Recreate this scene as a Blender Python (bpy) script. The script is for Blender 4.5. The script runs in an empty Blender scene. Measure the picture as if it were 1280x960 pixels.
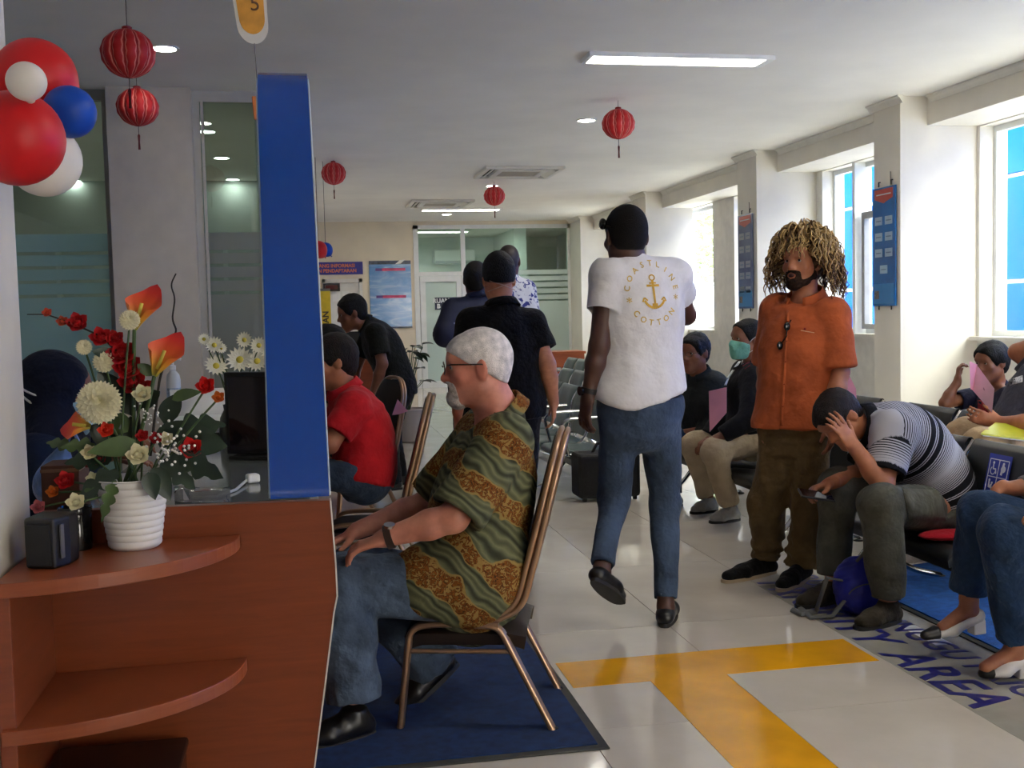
import bpy, bmesh, math, random
import numpy as np
from mathutils import Vector, Matrix
from mathutils.bvhtree import BVHTree

random.seed(7)
scene = bpy.context.scene
COL = scene.collection
PI = math.pi

# ------------------------------------------------------------------ camera
FPX, CXI, CYI, CAMH = 1360.0, 640.0, 480.0, 1.30


def _n(v):
    v = np.array(v, float)
    return v / np.linalg.norm(v)


_Yc = _n((380 - CXI, 400 - CYI, FPX))          # depth direction of the hall seen by the camera
_Hc = _n((1380 - CXI, 376 - CYI, FPX))         # a second point of the horizon
_Uc = _n(np.cross(_Yc, _Hc))
if _Uc[1] > 0:
    _Uc = -_Uc
_Xc = np.cross(_Yc, _Uc)
CR = np.array([_Xc, _Yc, _Uc])                  # camera vector -> world vector
CC = np.array((0.0, 0.0, CAMH))


def ray(px, py):
    return CR @ _n((px - CXI, py - CYI, FPX))


def at_z(px, py, z=0.0):
    d = ray(px, py)
    return Vector(CC + d * ((z - CC[2]) / d[2]))


def at_y(px, py, y):
    d = ray(px, py)
    return Vector(CC + d * (y / d[1]))


def at_x(px, py, x):
    d = ray(px, py)
    return Vector(CC + d * (x / d[0]))


cam_data = bpy.data.cameras.new('camera')
cam = bpy.data.objects.new('camera', cam_data)
COL.objects.link(cam)
cam_data.sensor_width = 36.0
cam_data.lens = FPX / 1280.0 * 36.0
cam_data.clip_start = 0.05
cam_data.clip_end = 300
_r, _u, _b = CR @ np.array((1, 0, 0)), CR @ np.array((0, -1, 0)), CR @ np.array((0, 0, -1))
cam.matrix_world = Matrix(((_r[0], _u[0], _b[0], 0), (_r[1], _u[1], _b[1], 0), (_r[2], _u[2], _b[2], CAMH), (0, 0, 0, 1)))
scene.camera = cam

# ------------------------------------------------------------------ daylight and exposure
world = bpy.data.worlds.new('daylight')
scene.world = world
world.use_nodes = True
_bg = world.node_tree.nodes['Background']
_bg.inputs[0].default_value = (1.0, 0.955, 0.89, 1)
_bg.inputs[1].default_value = 10.0
vs = scene.view_settings
vs.view_transform = 'Standard'
vs.look = 'None'
vs.exposure = 0.9
vs.gamma = 1.0
vs.use_curve_mapping = False
TUBE_LIGHT = 17.0
DOWN_LIGHT = 22.0

# ------------------------------------------------------------------ materials
MATS = {}


def lin(c):
    o = []
    for v in c[:3]:
        v = v / 255.0
        o.append(v / 12.92 if v <= 0.04045 else ((v + 0.055) / 1.055) ** 2.4)
    return (o[0], o[1], o[2], 1.0)


def new_mat(name):
    m = bpy.data.materials.new(name)
    m.use_nodes = True
    nt = m.node_tree
    return m, nt, nt.nodes['Principled BSDF']


def node(nt, kind, **kw):
    n = nt.nodes.new(kind)
    for k, v in kw.items():
        if k in ('operation', 'blend_type', 'data_type', 'attribute_name', 'wave_type', 'bands_direction', 'feature',
                 'wave_profile', 'distance', 'mode', 'interpolation_type', 'voronoi_dimensions', 'noise_dimensions'):
            setattr(n, k, v)
        else:
            n.inputs[k].default_value = v
    return n


def ramp(nt, src, stops, mode='LINEAR'):
    r = nt.nodes.new('ShaderNodeValToRGB')
    r.color_ramp.interpolation = mode
    el = r.color_ramp.elements
    while len(el) < len(stops):
        el.new(0.5)
    for e, (p, c) in zip(el, stops):
        e.position = p
        e.color = lin(c)
    nt.links.new(src, r.inputs[0])
    return r


def mix(nt, fac, a, b, mode='MIX'):
    m = nt.nodes.new('ShaderNodeMix')
    m.data_type = 'RGBA'
    m.blend_type = mode
    for sock, v in ((m.inputs[0], fac), (m.inputs[6], a), (m.inputs[7], b)):
        if hasattr(v, 'is_output') or isinstance(v, bpy.types.NodeSocket):
            nt.links.new(v, sock)
        else:
            sock.default_value = v
    return m.outputs[2]


def M(name, rgb=(200, 200, 200), rough=0.5, metal=0.0, var=0.0, scale=8.0, bump=0.0, bscale=60.0, spec=0.5, sheen=0.0,
      coat=0.0, stretch=None, sss=0.0, bdist=0.01):
    """a plain procedural material: base colour with noise variation and fine relief"""
    if name in MATS:
        return MATS[name]
    m, nt, b = new_mat(name)
    L = nt.links.new
    base = lin(rgb)
    b.inputs['Roughness'].default_value = rough
    b.inputs['Metallic'].default_value = metal
    b.inputs['Specular IOR Level'].default_value = spec
    b.inputs['Sheen Weight'].default_value = sheen
    b.inputs['Coat Weight'].default_value = coat
    if sss:
        b.inputs['Subsurface Weight'].default_value = sss
        b.inputs['Subsurface Radius'].default_value = (0.012, 0.005, 0.003)
    tc = node(nt, 'ShaderNodeTexCoord')
    vec = tc.outputs['Object']
    if stretch:
        mp = node(nt, 'ShaderNodeMapping')
        mp.inputs['Scale'].default_value = stretch
        L(vec, mp.inputs[0])
        vec = mp.outputs[0]
    if var > 0:
        ns = node(nt, 'ShaderNodeTexNoise', Scale=scale, Detail=4.0)
        L(vec, ns.inputs['Vector'])
        lo = tuple(max(0, v * (1 - var)) for v in rgb)
        hi = tuple(min(255, v * (1 + var)) for v in rgb)
        r = ramp(nt, ns.outputs[0], [(0.3, lo), (0.7, hi)])
        L(r.outputs[0], b.inputs['Base Color'])
    else:
        b.inputs['Base Color'].default_value = base
    if bump > 0:
        nb = node(nt, 'ShaderNodeTexNoise', Scale=bscale, Detail=3.0)
        L(vec, nb.inputs['Vector'])
        bp = node(nt, 'ShaderNodeBump', Strength=bump, Distance=bdist)
        L(nb.outputs[0], bp.inputs['Height'])
        L(bp.outputs[0], b.inputs['Normal'])
    MATS[name] = m
    return m


def emit_mat(name, rgb, strength):
    if name in MATS:
        return MATS[name]
    m, nt, b = new_mat(name)
    b.inputs['Base Color'].default_value = lin(rgb)
    b.inputs['Emission Color'].default_value = lin(rgb)
    b.inputs['Emission Strength'].default_value = strength
    MATS[name] = m
    return m


def glass_mat(name, tint=(235, 245, 243), film=None, film_amount=0.0, refl=0.10, fres=0.5):
    """thin pane: see-through with a mirror sheen; an optional frosted film scatters part of the light"""
    if name in MATS:
        return MATS[name]
    m = bpy.data.materials.new(name)
    m.use_nodes = True
    nt = m.node_tree
    nt.nodes.clear()
    L = nt.links.new
    out = node(nt, 'ShaderNodeOutputMaterial')
    tr = node(nt, 'ShaderNodeBsdfTransparent')
    tr.inputs[0].default_value = lin(tint)
    gl = node(nt, 'ShaderNodeBsdfGlossy')
    gl.inputs['Roughness'].default_value = 0.02
    lw = node(nt, 'ShaderNodeLayerWeight', Blend=0.35)
    mul = node(nt, 'ShaderNodeMath', operation='MULTIPLY_ADD')
    L(lw.outputs['Fresnel'], mul.inputs[0])
    mul.inputs[1].default_value = fres
    mul.inputs[2].default_value = refl * 0.5
    src = tr.outputs[0]
    if film:
        df = node(nt, 'ShaderNodeBsdfDiffuse')
        df.inputs[0].default_value = lin(film)
        tl = node(nt, 'ShaderNodeBsdfTranslucent')
        tl.inputs[0].default_value = lin(film)
        a = node(nt, 'ShaderNodeMixShader')
        a.inputs[0].default_value = 0.5
        L(df.outputs[0], a.inputs[1])
        L(tl.outputs[0], a.inputs[2])
        c = node(nt, 'ShaderNodeMixShader')
        c.inputs[0].default_value = film_amount
        L(src, c.inputs[1])
        L(a.outputs[0], c.inputs[2])
        src = c.outputs[0]
    ms = node(nt, 'ShaderNodeMixShader')
    L(mul.outputs[0], ms.inputs[0])
    L(src, ms.inputs[1])
    L(gl.outputs[0], ms.inputs[2])
    L(ms.outputs[0], out.inputs[0])
    MATS[name] = m
    return m


# ------------------------------------------------------------------ mesh helpers
def basis(d, hint=(0, 0, 1)):
    d = Vector(d).normalized()
    h = Vector(hint)
    if abs(d.dot(h.normalized())) > 0.97:
        h = Vector((1, 0, 0)) if abs(d.x) < 0.9 else Vector((0, 1, 0))
    s = d.cross(h).normalized()
    return d, s, s.cross(d).normalized()


class MB:
    """collects boxes, tubes, lathes and prisms into ONE mesh"""

    def __init__(self):
        self.v, self.f = [], []

    def add(self, vs_, fs):
        o = len(self.v)
        self.v += [tuple(p) for p in vs_]
        self.f += [tuple(i + o for i in q) for q in fs]
        return self

    def box(self, x0, x1, y0, y1, z0, z1):
        v = [(x0, y0, z0), (x1, y0, z0), (x1, y1, z0), (x0, y1, z0), (x0, y0, z1), (x1, y0, z1), (x1, y1, z1), (x0, y1, z1)]
        return self.add(v, [(0, 3, 2, 1), (4, 5, 6, 7), (0, 1, 5, 4), (1, 2, 6, 5), (2, 3, 7, 6), (3, 0, 4, 7)])

    def obox(self, c, ax, ay, az, sx, sy, sz):
        c, ax, ay, az = Vector(c), Vector(ax).normalized(), Vector(ay).normalized(), Vector(az).normalized()
        v = []
        for k in (-1, 1):
            for (i, j) in ((-1, -1), (1, -1), (1, 1), (-1, 1)):
                v.append(c + ax * (i * sx / 2) + ay * (j * sy / 2) + az * (k * sz / 2))
        return self.add(v, [(0, 3, 2, 1), (4, 5, 6, 7), (0, 1, 5, 4), (1, 2, 6, 5), (2, 3, 7, 6), (3, 0, 4, 7)])

    def tube(self, pts, r, n=8, cap=True, sx=1.0, hint=(0, 0, 1)):
        pts = [Vector(p) for p in pts]
        rs = r if isinstance(r, (list, tuple)) else [r] * len(pts)
        rings = []
        prev = None
        for i, p in enumerate(pts):
            d = (pts[min(i + 1, len(pts) - 1)] - pts[max(i - 1, 0)])
            if prev is None:
                _, s, u = basis(d, hint)
            else:
                dn = d.normalized()
                s = (prev - dn * prev.dot(dn))
                s = s.normalized() if s.length > 1e-6 else basis(d, hint)[1]
                u = s.cross(dn).normalized()
            prev = s
            rings.append([p + s * (math.cos(2 * PI * k / n) * rs[i] * sx) + u * (math.sin(2 * PI * k / n) * rs[i]) for k in range(n)])
        v = [q for ring in rings for q in ring]
        f = []
        for i in range(len(rings) - 1):
            for k in range(n):
                a, b = i * n + k, i * n + (k + 1) % n
                f.append((a, b, b + n, a + n))
        if cap:
            f.append(tuple(range(n - 1, -1, -1)))
            f.append(tuple((len(rings) - 1) * n + k for k in range(n)))
        return self.add(v, f)

    def lathe(self, prof, c=(0, 0, 0), n=24, axis=None, cap=True, wob=None):
        """prof: [(radius, height)] turned about the vertical (or axis) through c"""
        c = Vector(c)
        if axis is None:
            d, s, u = Vector((0, 0, 1)), Vector((1, 0, 0)), Vector((0, 1, 0))
        else:
            d, s, u = basis(axis)
        v, f = [], []
        for (r, h) in prof:
            for k in range(n):
                a = 2 * PI * k / n
                rr = r * (wob(a, h) if wob else 1.0)
                v.append(c + s * (rr * math.cos(a)) + u * (rr * math.sin(a)) + d * h)
        for i in range(len(prof) - 1):
            for k in range(n):
                a, b = i * n + k, i * n + (k + 1) % n
                f.append((a, b, b + n, a + n))
        if cap:
            f.append(tuple(range(n - 1, -1, -1)))
            f.append(tuple((len(prof) - 1) * n + k for k in range(n)))
        return self.add(v, f)

    def ball(self, c, r, n=16, m=10, sx=1, sy=1, sz=1, axes=None):
        c = Vector(c)
        A = axes or (Vector((1, 0, 0)), Vector((0, 1, 0)), Vector((0, 0, 1)))
        v = [c - A[2] * (r * sz)]
        for j in range(1, m):
            t = -PI / 2 + PI * j / m
            for k in range(n):
                a = 2 * PI * k / n
                v.append(c + A[0] * (r * sx * math.cos(t) * math.cos(a)) + A[1] * (r * sy * math.cos(t) * math.sin(a)) + A[2] * (r * sz * math.sin(t)))
        v.append(c + A[2] * (r * sz))
        f = [(0, 1 + (k + 1) % n, 1 + k) for k in range(n)]
        for j in range(m - 2):
            for k in range(n):
                a, b = 1 + j * n + k, 1 + j * n + (k + 1) % n
                f.append((a, b, b + n, a + n))
        e = len(v) - 1
        f += [(e, 1 + (m - 2) * n + k, 1 + (m - 2) * n + (k + 1) % n) for k in range(n)]
        return self.add(v, f)

    def prism(self, poly, d):
        """poly: 3-D outline, pushed along vector d"""
        d = Vector(d)
        p = [Vector(q) for q in poly]
        n = len(p)
        v = p + [q + d for q in p]
        f = [tuple(range(n - 1, -1, -1)), tuple(range(n, 2 * n))]
        f += [(k, (k + 1) % n, (k + 1) % n + n, k + n) for k in range(n)]
        return self.add(v, f)

    def sheet(self, grid, thick=0.0):
        """grid[i][j] of points -> surface, optionally with thickness along the normal"""
        R, Cn = len(grid), len(grid[0])
        g = [[Vector(q) for q in row] for row in grid]
        v = [q for row in g for q in row]
        f = [(i * Cn + j, i * Cn + j + 1, (i + 1) * Cn + j + 1, (i + 1) * Cn + j) for i in range(R - 1) for j in range(Cn - 1)]
        if thick:
            nv = []
            for i in range(R):
                for j in range(Cn):
                    a = g[min(i + 1, R - 1)][j] - g[max(i - 1, 0)][j]
                    b = g[i][min(j + 1, Cn - 1)] - g[i][max(j - 1, 0)]
                    nn = a.cross(b)
                    nn = nn.normalized() if nn.length > 1e-9 else Vector((0, 0, 1))
                    nv.append(g[i][j] - nn * thick)
            o = len(v)
            v += nv
            f = f + [tuple(reversed([k + o for k in q])) for q in f]
            edge = [(0, j) for j in range(Cn)] + [(i, Cn - 1) for i in range(1, R)] + [(R - 1, j) for j in range(Cn - 2, -1, -1)] + [(i, 0) for i in range(R - 2, 0, -1)]
            ids = [i * Cn + j for i, j in edge]
            for a, b in zip(ids, ids[1:] + ids[:1]):
                f.append((b, a, a + o, b + o))
        return self.add(v, f)

    def build(self, name, mat, parent=None, smooth=False, bevel=0.0, seg=2):
        me = bpy.data.meshes.new(name)
        org = Vector((0, 0, 0))
        if parent is not None:
            inv = world_matrix(parent).inverted()
            me.from_pydata([tuple(inv @ Vector(p)) for p in self.v], [], self.f)
        else:
            me.from_pydata(self.v, [], self.f)
        me.validate()
        bm = bmesh.new()
        bm.from_mesh(me)
        bmesh.ops.recalc_face_normals(bm, faces=bm.faces)
        bm.to_mesh(me)
        bm.free()
        return link_mesh(name, me, mat, parent, smooth, bevel, seg)


def world_matrix(o):
    m = Matrix.LocRotScale(o.location, o.rotation_euler, o.scale)
    return (world_matrix(o.parent) @ m) if o.parent else m


def link_mesh(name, me, mat, parent=None, smooth=False, bevel=0.0, seg=2):
    o = bpy.data.objects.new(name, me)
    COL.objects.link(o)
    if mat:
        me.materials.append(mat)
    if parent is not None:
        o.parent = parent
    if smooth:
        me.polygons.foreach_set('use_smooth', [True] * len(me.polygons))
        if smooth != 'all':
            me.set_sharp_from_angle(angle=math.radians(50 if smooth is True else smooth))
    if bevel:
        bv = o.modifiers.new('edge', 'BEVEL')
        bv.width = bevel
        bv.segments = seg
        bv.limit_method = 'ANGLE'
        bv.angle_limit = math.radians(40)
    return o


def thing(name, label, cat, loc=(0, 0, 0), rz=0.0, group=None):
    o = bpy.data.objects.new(name, None)
    COL.objects.link(o)
    o.empty_display_size = 0.1
    o.location = loc
    o.rotation_euler = (0, 0, rz)
    return tag(o, label, cat, group)


def tag(o, label, cat, group=None):
    o['label'] = label
    o['category'] = cat
    if group:
        o['group'] = group
    return o


def struct(o):
    o['kind'] = 'structure'
    return o


def recenter(o):
    """put a single-mesh thing's origin at the middle of its base"""
    me = o.data
    n = len(me.vertices)
    co = np.empty(n * 3)
    me.vertices.foreach_get('co', co)
    co = co.reshape(-1, 3)
    c = (co.min(0) + co.max(0)) / 2
    c[2] = co[:, 2].min()
    me.vertices.foreach_set('co', (co - c).ravel())
    o.location = c
    return o


def copy_tree(o, parent=None):
    c = o.copy()
    COL.objects.link(c)
    c.parent = parent
    for ch in list(o.children):
        copy_tree(ch, c)
    return c


def text_mesh(name, body, size, mat, M4, parent=None, extrude=0.0006, shear=0.0, bold=0.0, align='CENTER', spacing=1.0):
    """flat lettering as real geometry; M4 places it"""
    cu = bpy.data.curves.new(name, 'FONT')
    cu.body = body
    cu.size = size
    cu.extrude = extrude
    cu.shear = shear
    cu.offset = bold
    cu.align_x = align
    cu.align_y = 'CENTER'
    cu.space_character = spacing
    cu.resolution_u = 3
    t = bpy.data.objects.new(name, cu)
    COL.objects.link(t)
    dg = bpy.context.evaluated_depsgraph_get()
    dg.update()
    me = bpy.data.meshes.new_from_object(t.evaluated_get(dg))
    bpy.data.objects.remove(t)
    bpy.data.curves.remove(cu)
    me.name = name
    if parent is not None:
        me.transform(world_matrix(parent).inverted() @ M4)
    else:
        me.transform(M4)
    me.materials.clear()
    return link_mesh(name, me, mat, parent)


def frame4(o, ax, ay):
    ax, ay = Vector(ax).normalized(), Vector(ay).normalized()
    az = ax.cross(ay).normalized()
    o = Vector(o)
    return Matrix(((ax.x, ay.x, az.x, o.x), (ax.y, ay.y, az.y, o.y), (ax.z, ay.z, az.z, o.z), (0, 0, 0, 1)))
# ================================================================== the room
CEIL, YF, XR, XP = 3.04, 19.9, 5.7, 4.93        # ceiling, far wall, window wall, pillar face
WALL = M('wall_paint', (226, 220, 208), 0.6, var=0.03, scale=2.0, bump=0.04, bscale=90)
CEILM = M('ceiling_paint', (236, 232, 226), 0.7, var=0.02, scale=1.5)
TRIMW = M('white_trim', (226, 222, 212), 0.5, var=0.02)
ALU = M('white_aluminium', (222, 224, 222), 0.35, var=0.02)
ALUG = M('grey_aluminium', (150, 150, 146), 0.4, metal=0.3, var=0.04)
GLASS = glass_mat('clear_glass', (245, 250, 250), refl=0.01, fres=0.08)
GLASSG = glass_mat('green_glass', (222, 238, 233), refl=0.14)
FROST = glass_mat('frosted_glass', (222, 238, 234), film=(226, 240, 236), film_amount=0.78, refl=0.1)
FROST2 = glass_mat('frosted_teal_glass', (190, 220, 222), film=(172, 208, 212), film_amount=0.78, refl=0.12)
FROST3 = glass_mat('frosted_grey_glass', (190, 200, 195), film=(196, 204, 198), film_amount=0.72, refl=0.12)


def floor_material():
    m, nt, b = new_mat('polished_tile')
    L = nt.links.new
    tc = node(nt, 'ShaderNodeTexCoord')
    oi = node(nt, 'ShaderNodeObjectInfo')
    ns = node(nt, 'ShaderNodeTexNoise', Scale=3.0, Detail=5.0)
    L(tc.outputs['Object'], ns.inputs['Vector'])
    r = ramp(nt, ns.outputs[0], [(0.3, (198, 190, 178)), (0.7, (212, 205, 194))])
    r2 = ramp(nt, oi.outputs['Random'], [(0.0, (250, 249, 248)), (1.0, (255, 255, 255))])
    c = mix(nt, 1.0, r.outputs[0], r2.outputs[0], 'MULTIPLY')
    L(c, b.inputs['Base Color'])
    b.inputs['Roughness'].default_value = 0.09
    b.inputs['Specular IOR Level'].default_value = 0.6
    return m


TILE = floor_material()
GROUT = M('tile_grout', (140, 135, 127), 0.6, var=0.05)
fl = MB().box(-4.2, 6.0, -3.2, 25, -0.08, -0.004).build('floor', GROUT)
struct(fl)
tm = MB().box(0.0015, 0.6185, 0.0015, 1.0385, -0.004, 0.0)
tile0 = None
for i in range(-3, 9):
    for j in range(0, 18):
        if tile0 is None:
            tile0 = tm.build('tile', TILE, fl, bevel=0.0)
            t = tile0
        else:
            t = tile0.copy()
            COL.objects.link(t)
        t.location = (1.44 + 0.62 * (i - 2) - 0.62 * 2, 2.18 + 1.04 * j, 0)

# ceiling with a shallow tray edge
struct(MB().box(-4.2, 6.0, -3.2, 25, CEIL, CEIL + 0.12).build('ceiling', CEILM))

# walls -----------------------------------------------------------------
wl = MB()
wl.box(-4.4, -4.2, -3.2, 25, 0, CEIL)
struct(wl.build('wall_left', WALL))
struct(MB().box(-0.32, -0.16, 8.66, YF, 0, CEIL).build('wall_inner', WALL))
wb = MB()
wb.box(-4.4, -1.5, -3.4, -3.2, 0, CEIL)
wb.box(4.6, 6.0, -3.4, -3.2, 0, CEIL)
wb.box(-1.5, 4.6, -3.4, -3.2, 2.2, CEIL)
wb.box(-1.5, 3.5, -3.4, -3.2, 0, 2.2)  # rest of the span stays open: added gap letting in front fill light
struct(wb.build('wall_behind', WALL))
wf = MB()
wf.box(-0.2, 0.34, YF, YF + 0.15, 0, CEIL)
wf.box(0.34, 1.06, YF, YF + 0.15, 2.02, CEIL)
wf.box(1.06, 2.0, YF, YF + 0.15, 0, CEIL)
wf.box(2.0, 4.97, YF, YF + 0.15, 2.97, CEIL)
wf.box(4.97, 6.0, YF, YF + 0.15, 0, CEIL)
struct(wf.build('wall_far', M('cream_wall', (226, 214, 190), 0.6, var=0.03, scale=2.0)))

# right wall: low wall, head and piers between the windows
SILL, HEAD = 1.02, 2.79
wr = MB()
wr.box(XR - 0.05, XR + 0.2, -3.2, 25, 0, SILL)
wr.box(XR - 0.05, XR + 0.2, -3.2, 25, HEAD, CEIL)
PIERS = [(-3.2, 0.8), (8.36, 9.1), (11.2, 11.6), (11.86, 12.5), (13.7, 14.47), (15.97, 17.2), (18.7, 25)]
for a, b in PIERS:
    wr.box(XR - 0.06, XR + 0.2, a, b, SILL, HEAD)
struct(wr.build('wall_right', M('right_wall_paint', (224, 220, 212), 0.55, var=0.03)))
for (a, b) in ((8.4, 8.83), (11.34, 11.87), (15.28, 15.9), (19.1, 19.9), (5.2, 5.62), (2.0, 2.42)):
    if a > 6 or False:
        p = MB().box(XP, XR - 0.05, a, b, 0, CEIL).build('wall_pillar', WALL, bevel=0.006)
        struct(p)
bm_ = MB()
for a, b in ((-3.2, 8.4), (8.83, 11.34), (11.87, 15.28), (15.9, 19.1)):
    bm_.box(5.18, XR - 0.05, a, b, 2.80, CEIL)
struct(bm_.build('wall_beam', WALL))
# cornice mouldings where wall, beam and pillar meet the ceiling
cm = MB()
def cornice(mb, x, a, b, s=-1):
    prof = [(0, 0), (0.05, 0), (0.05, -0.012), (0.035, -0.02), (0.02, -0.04), (0.01, -0.06), (0, -0.06)]
    poly = [(x + s * px_, a, CEIL - 0.0005 + pz) for px_, pz in prof]
    mb.prism(poly, (0, b - a, 0))
for a, b in ((-3.2, 8.35), (8.88, 11.29), (11.92, 15.23), (15.95, 19.05)):
    cornice(cm, 5.18, a, b)
for a, b in ((8.35, 8.88), (11.29, 11.92), (15.23, 15.95), (19.05, 19.9)):
    cornice(cm, XP, a, b)
struct(cm.build('trim_1', TRIMW))
# skirting along the far wall
struct(MB().box(-0.16, 0.3, YF - 0.012, YF, 0, 0.1).box(1.1, 2.0, YF - 0.012, YF, 0, 0.1).build('baseboard_far', M('tile_skirting', (205, 200, 190), 0.3)))

# windows ---------------------------------------------------------------
WIN = [((0.8, 8.36), (2.4, 4.0, 5.6, 7.0)), ((9.1, 11.2), (10.53,)), ((11.6, 11.86), ()), ((12.5, 13.7), ()), ((14.47, 15.97), (15.74,)), ((17.2, 18.7), (17.9,))]
for k, ((a, b), mull) in enumerate(WIN):
    fr = MB()
    x0, x1 = XR + 0.07, XR + 0.13                       # the frame sits near the outer face, leaving a lit reveal
    fr.box(x0, x1, a, a + 0.04, SILL, HEAD).box(x0, x1, b - 0.04, b, SILL, HEAD)
    fr.box(x0, x1, a + 0.04, b - 0.04, SILL, SILL + 0.05).box(x0, x1, a + 0.04, b - 0.04, HEAD - 0.05, HEAD)
    w = struct(fr.build('window_%d' % (k + 1), ALU))
    edges = [a] + list(mull) + [b]
    for y in mull:
        MB().box(XR - 0.05, x1 + 0.01, y - 0.03, y + 0.03, SILL + 0.001, HEAD - 0.001).build('mullion', ALU, w)
    for y0, y1 in zip(edges, edges[1:]):
        MB().box(XR + 0.10, XR + 0.106, y0 + 0.035, y1 - 0.035, SILL + 0.05, HEAD - 0.05).build('pane', GLASS, w)
    MB().box(XR - 0.14, XR - 0.06, a - 0.02, b + 0.02, SILL - 0.03, SILL + 0.004).build('window_sill', TRIMW, w)
    if k == 1:      # opening sash in the second bay
        sm = MB()
        a2, b2 = 9.2, 10.46
        for (y0, y1, z0, z1) in ((a2, a2 + 0.06, SILL + 0.05, 2.2), (b2 - 0.06, b2, SILL + 0.05, 2.2), (a2, b2, 2.2, 2.27), (a2 + 0.06, b2 - 0.06, SILL + 0.05, SILL + 0.1)):
            sm.box(XR + 0.0, XR + 0.06, y0, y1, z0, z1)
        sm.build('sash', ALUG, w)

# far glazed partition ----------------------------------------------------
g = MB()
y0, y1 = YF - 0.02, YF + 0.06
g.box(2.0, 2.09, y0, y1, 0, 2.97).box(4.88, 4.97, y0, y1, 0, 2.97).box(2.0, 4.97, y0, y1, 2.9, 2.97)
g.box(2.87, 2.95, y0, y1, 0, 2.9).box(2.09, 2.87, y0, y1, 2.05, 2.12).box(2.95, 4.88, y0, y1, 0, 0.08)
part = struct(g.build('window_7', ALU))
MB().box(2.09, 2.87, YF + 0.01, YF + 0.018, 2.12, 2.9).build('pane', GLASSG, part)
MB().box(2.95, 4.88, YF + 0.01, YF + 0.018, 2.13, 2.9).build('pane', GLASSG, part)
MB().box(2.95, 4.88, YF + 0.01, YF + 0.018, 0.08, 1.55).build('frosted_pane', FROST, part)
for k in range(5):
    z = 1.55 + k * 0.116
    MB().box(2.95, 4.88, YF + 0.01, YF + 0.018, z, z + 0.03).build('clear_strip', GLASSG, part)
    MB().box(2.95, 4.88, YF + 0.01, YF + 0.018, z + 0.03, z + 0.116).build('frosted_strip', FROST, part)
d = MB()
d.box(2.10, 2.20, y0 - 0.01, y1, 0, 2.04).box(2.77, 2.86, y0 - 0.01, y1, 0, 2.04).box(2.2, 2.77, y0 - 0.01, y1, 1.94, 2.04).box(2.2, 2.77, y0 - 0.01, y1, 0, 0.12)
door = struct(d.build('door_2', ALU))
MB().box(2.2, 2.77, YF + 0.01, YF + 0.018, 0.12, 1.94).build('frosted_pane', FROST, door)
MB().tube([(2.72, YF - 0.06, 0.95), (2.72, YF - 0.06, 1.25)], 0.012).build('door_handle', ALUG, door, smooth=True)
# office behind the partition
ow = MB()
ow.box(0.5, 6.0, 24.0, 24.2, 0, CEIL).box(0.4, 0.5, YF + 0.15, 24.2, 0, CEIL)
struct(ow.build('wall_office', M('office_paint', (214, 224, 220), 0.6, var=0.02)))
struct(MB().box(4.2, 4.45, 21.6, 24.0, 0, CEIL).build('wall_office_column', M('office_paint', (214, 224, 220))))

# doorway in the far wall
dd = MB()
dd.box(0.34, 0.40, YF - 0.02, YF + 0.1, 0, 2.02).box(1.0, 1.06, YF - 0.02, YF + 0.1, 0, 2.02).box(0.34, 1.06, YF - 0.02, YF + 0.1, 1.96, 2.02)
dr = struct(dd.build('door_1', TRIMW))
MB().box(0.40, 1.0, YF + 0.04, YF + 0.06, 0.0, 1.96).build('leaf', M('door_leaf', (228, 226, 220), 0.4, var=0.02), dr)
pm = M('paper_white', (238, 238, 234), 0.7, var=0.02)
for (a, b, c, e) in ((0.52, 0.66, 1.62, 1.8), (0.70, 0.82, 1.62, 1.8), (0.84, 0.95, 1.6, 1.78), (0.6, 0.74, 1.34, 1.54), (0.78, 0.92, 1.34, 1.52)):
    MB().box(a, b, YF + 0.035, YF + 0.04, c, e).build('notice', pm, dr)

# return wall with office glazing on the staff side ------------------------
RY = 8.6
struct(MB().box(-1.37, -0.77, RY - 0.12, RY + 0.3, 0, CEIL).build('wall_column', M('column_paint', (206, 198, 186), 0.6, var=0.02)))
for n, (xa, xb) in enumerate(((-4.2, -1.37), (-0.77, -0.16))):
    g = MB()
    g.box(xa, xa + 0.05, RY, RY + 0.06, 0, CEIL).box(xb - 0.05, xb, RY, RY + 0.06, 0, CEIL).box(xa + 0.05, xb - 0.05, RY, RY + 0.06, CEIL - 0.08, CEIL)
    if n == 0:
        g.box(-2.6, -2.55, RY, RY + 0.06, 0, CEIL - 0.08)
    else:
        g.box(xa + 0.06, xa + 0.08, RY - 0.02, RY - 0.001, 0, CEIL - 0.08)
    w = struct(g.build('window_%d' % (8 + n), M('frame_grey', (196, 194, 188), 0.4, var=0.02) if n else ALUG))
    fm = (FROST2, FROST3)[n]
    zt = 1.98
    MB().box(xa, xb, RY + 0.02, RY + 0.03, zt, CEIL).build('pane', GLASSG, w)
    for k in range(4):
        z = zt - 0.13 - 0.105 * k
        MB().box(xa, xb, RY + 0.02, RY + 0.03, z, z + (0.13 if k == 0 else 0.08)).build('frosted_strip', fm, w)
        MB().box(xa, xb, RY + 0.02, RY + 0.03, z - 0.025, z).build('clear_strip', GLASSG, w)
    MB().box(xa, xb, RY + 0.02, RY + 0.03, 0.05, z - 0.025).build('frosted_pane', fm, w)
struct(MB().box(-4.2, -0.3, 14.0, 14.15, 0, CEIL).build('wall_back_office', M('back_office_paint', (196, 200, 196), 0.6, var=0.02)))
ofr = MB()
for xx in (-3.6, -2.9, -2.0, -0.95):
    ofr.box(xx, xx + 0.05, 13.9, 14.0, 0, 2.3)
ofr.box(-3.6, -0.9, 13.9, 14.0, 2.25, 2.3)
struct(ofr.build('trim_2', ALU))

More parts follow.
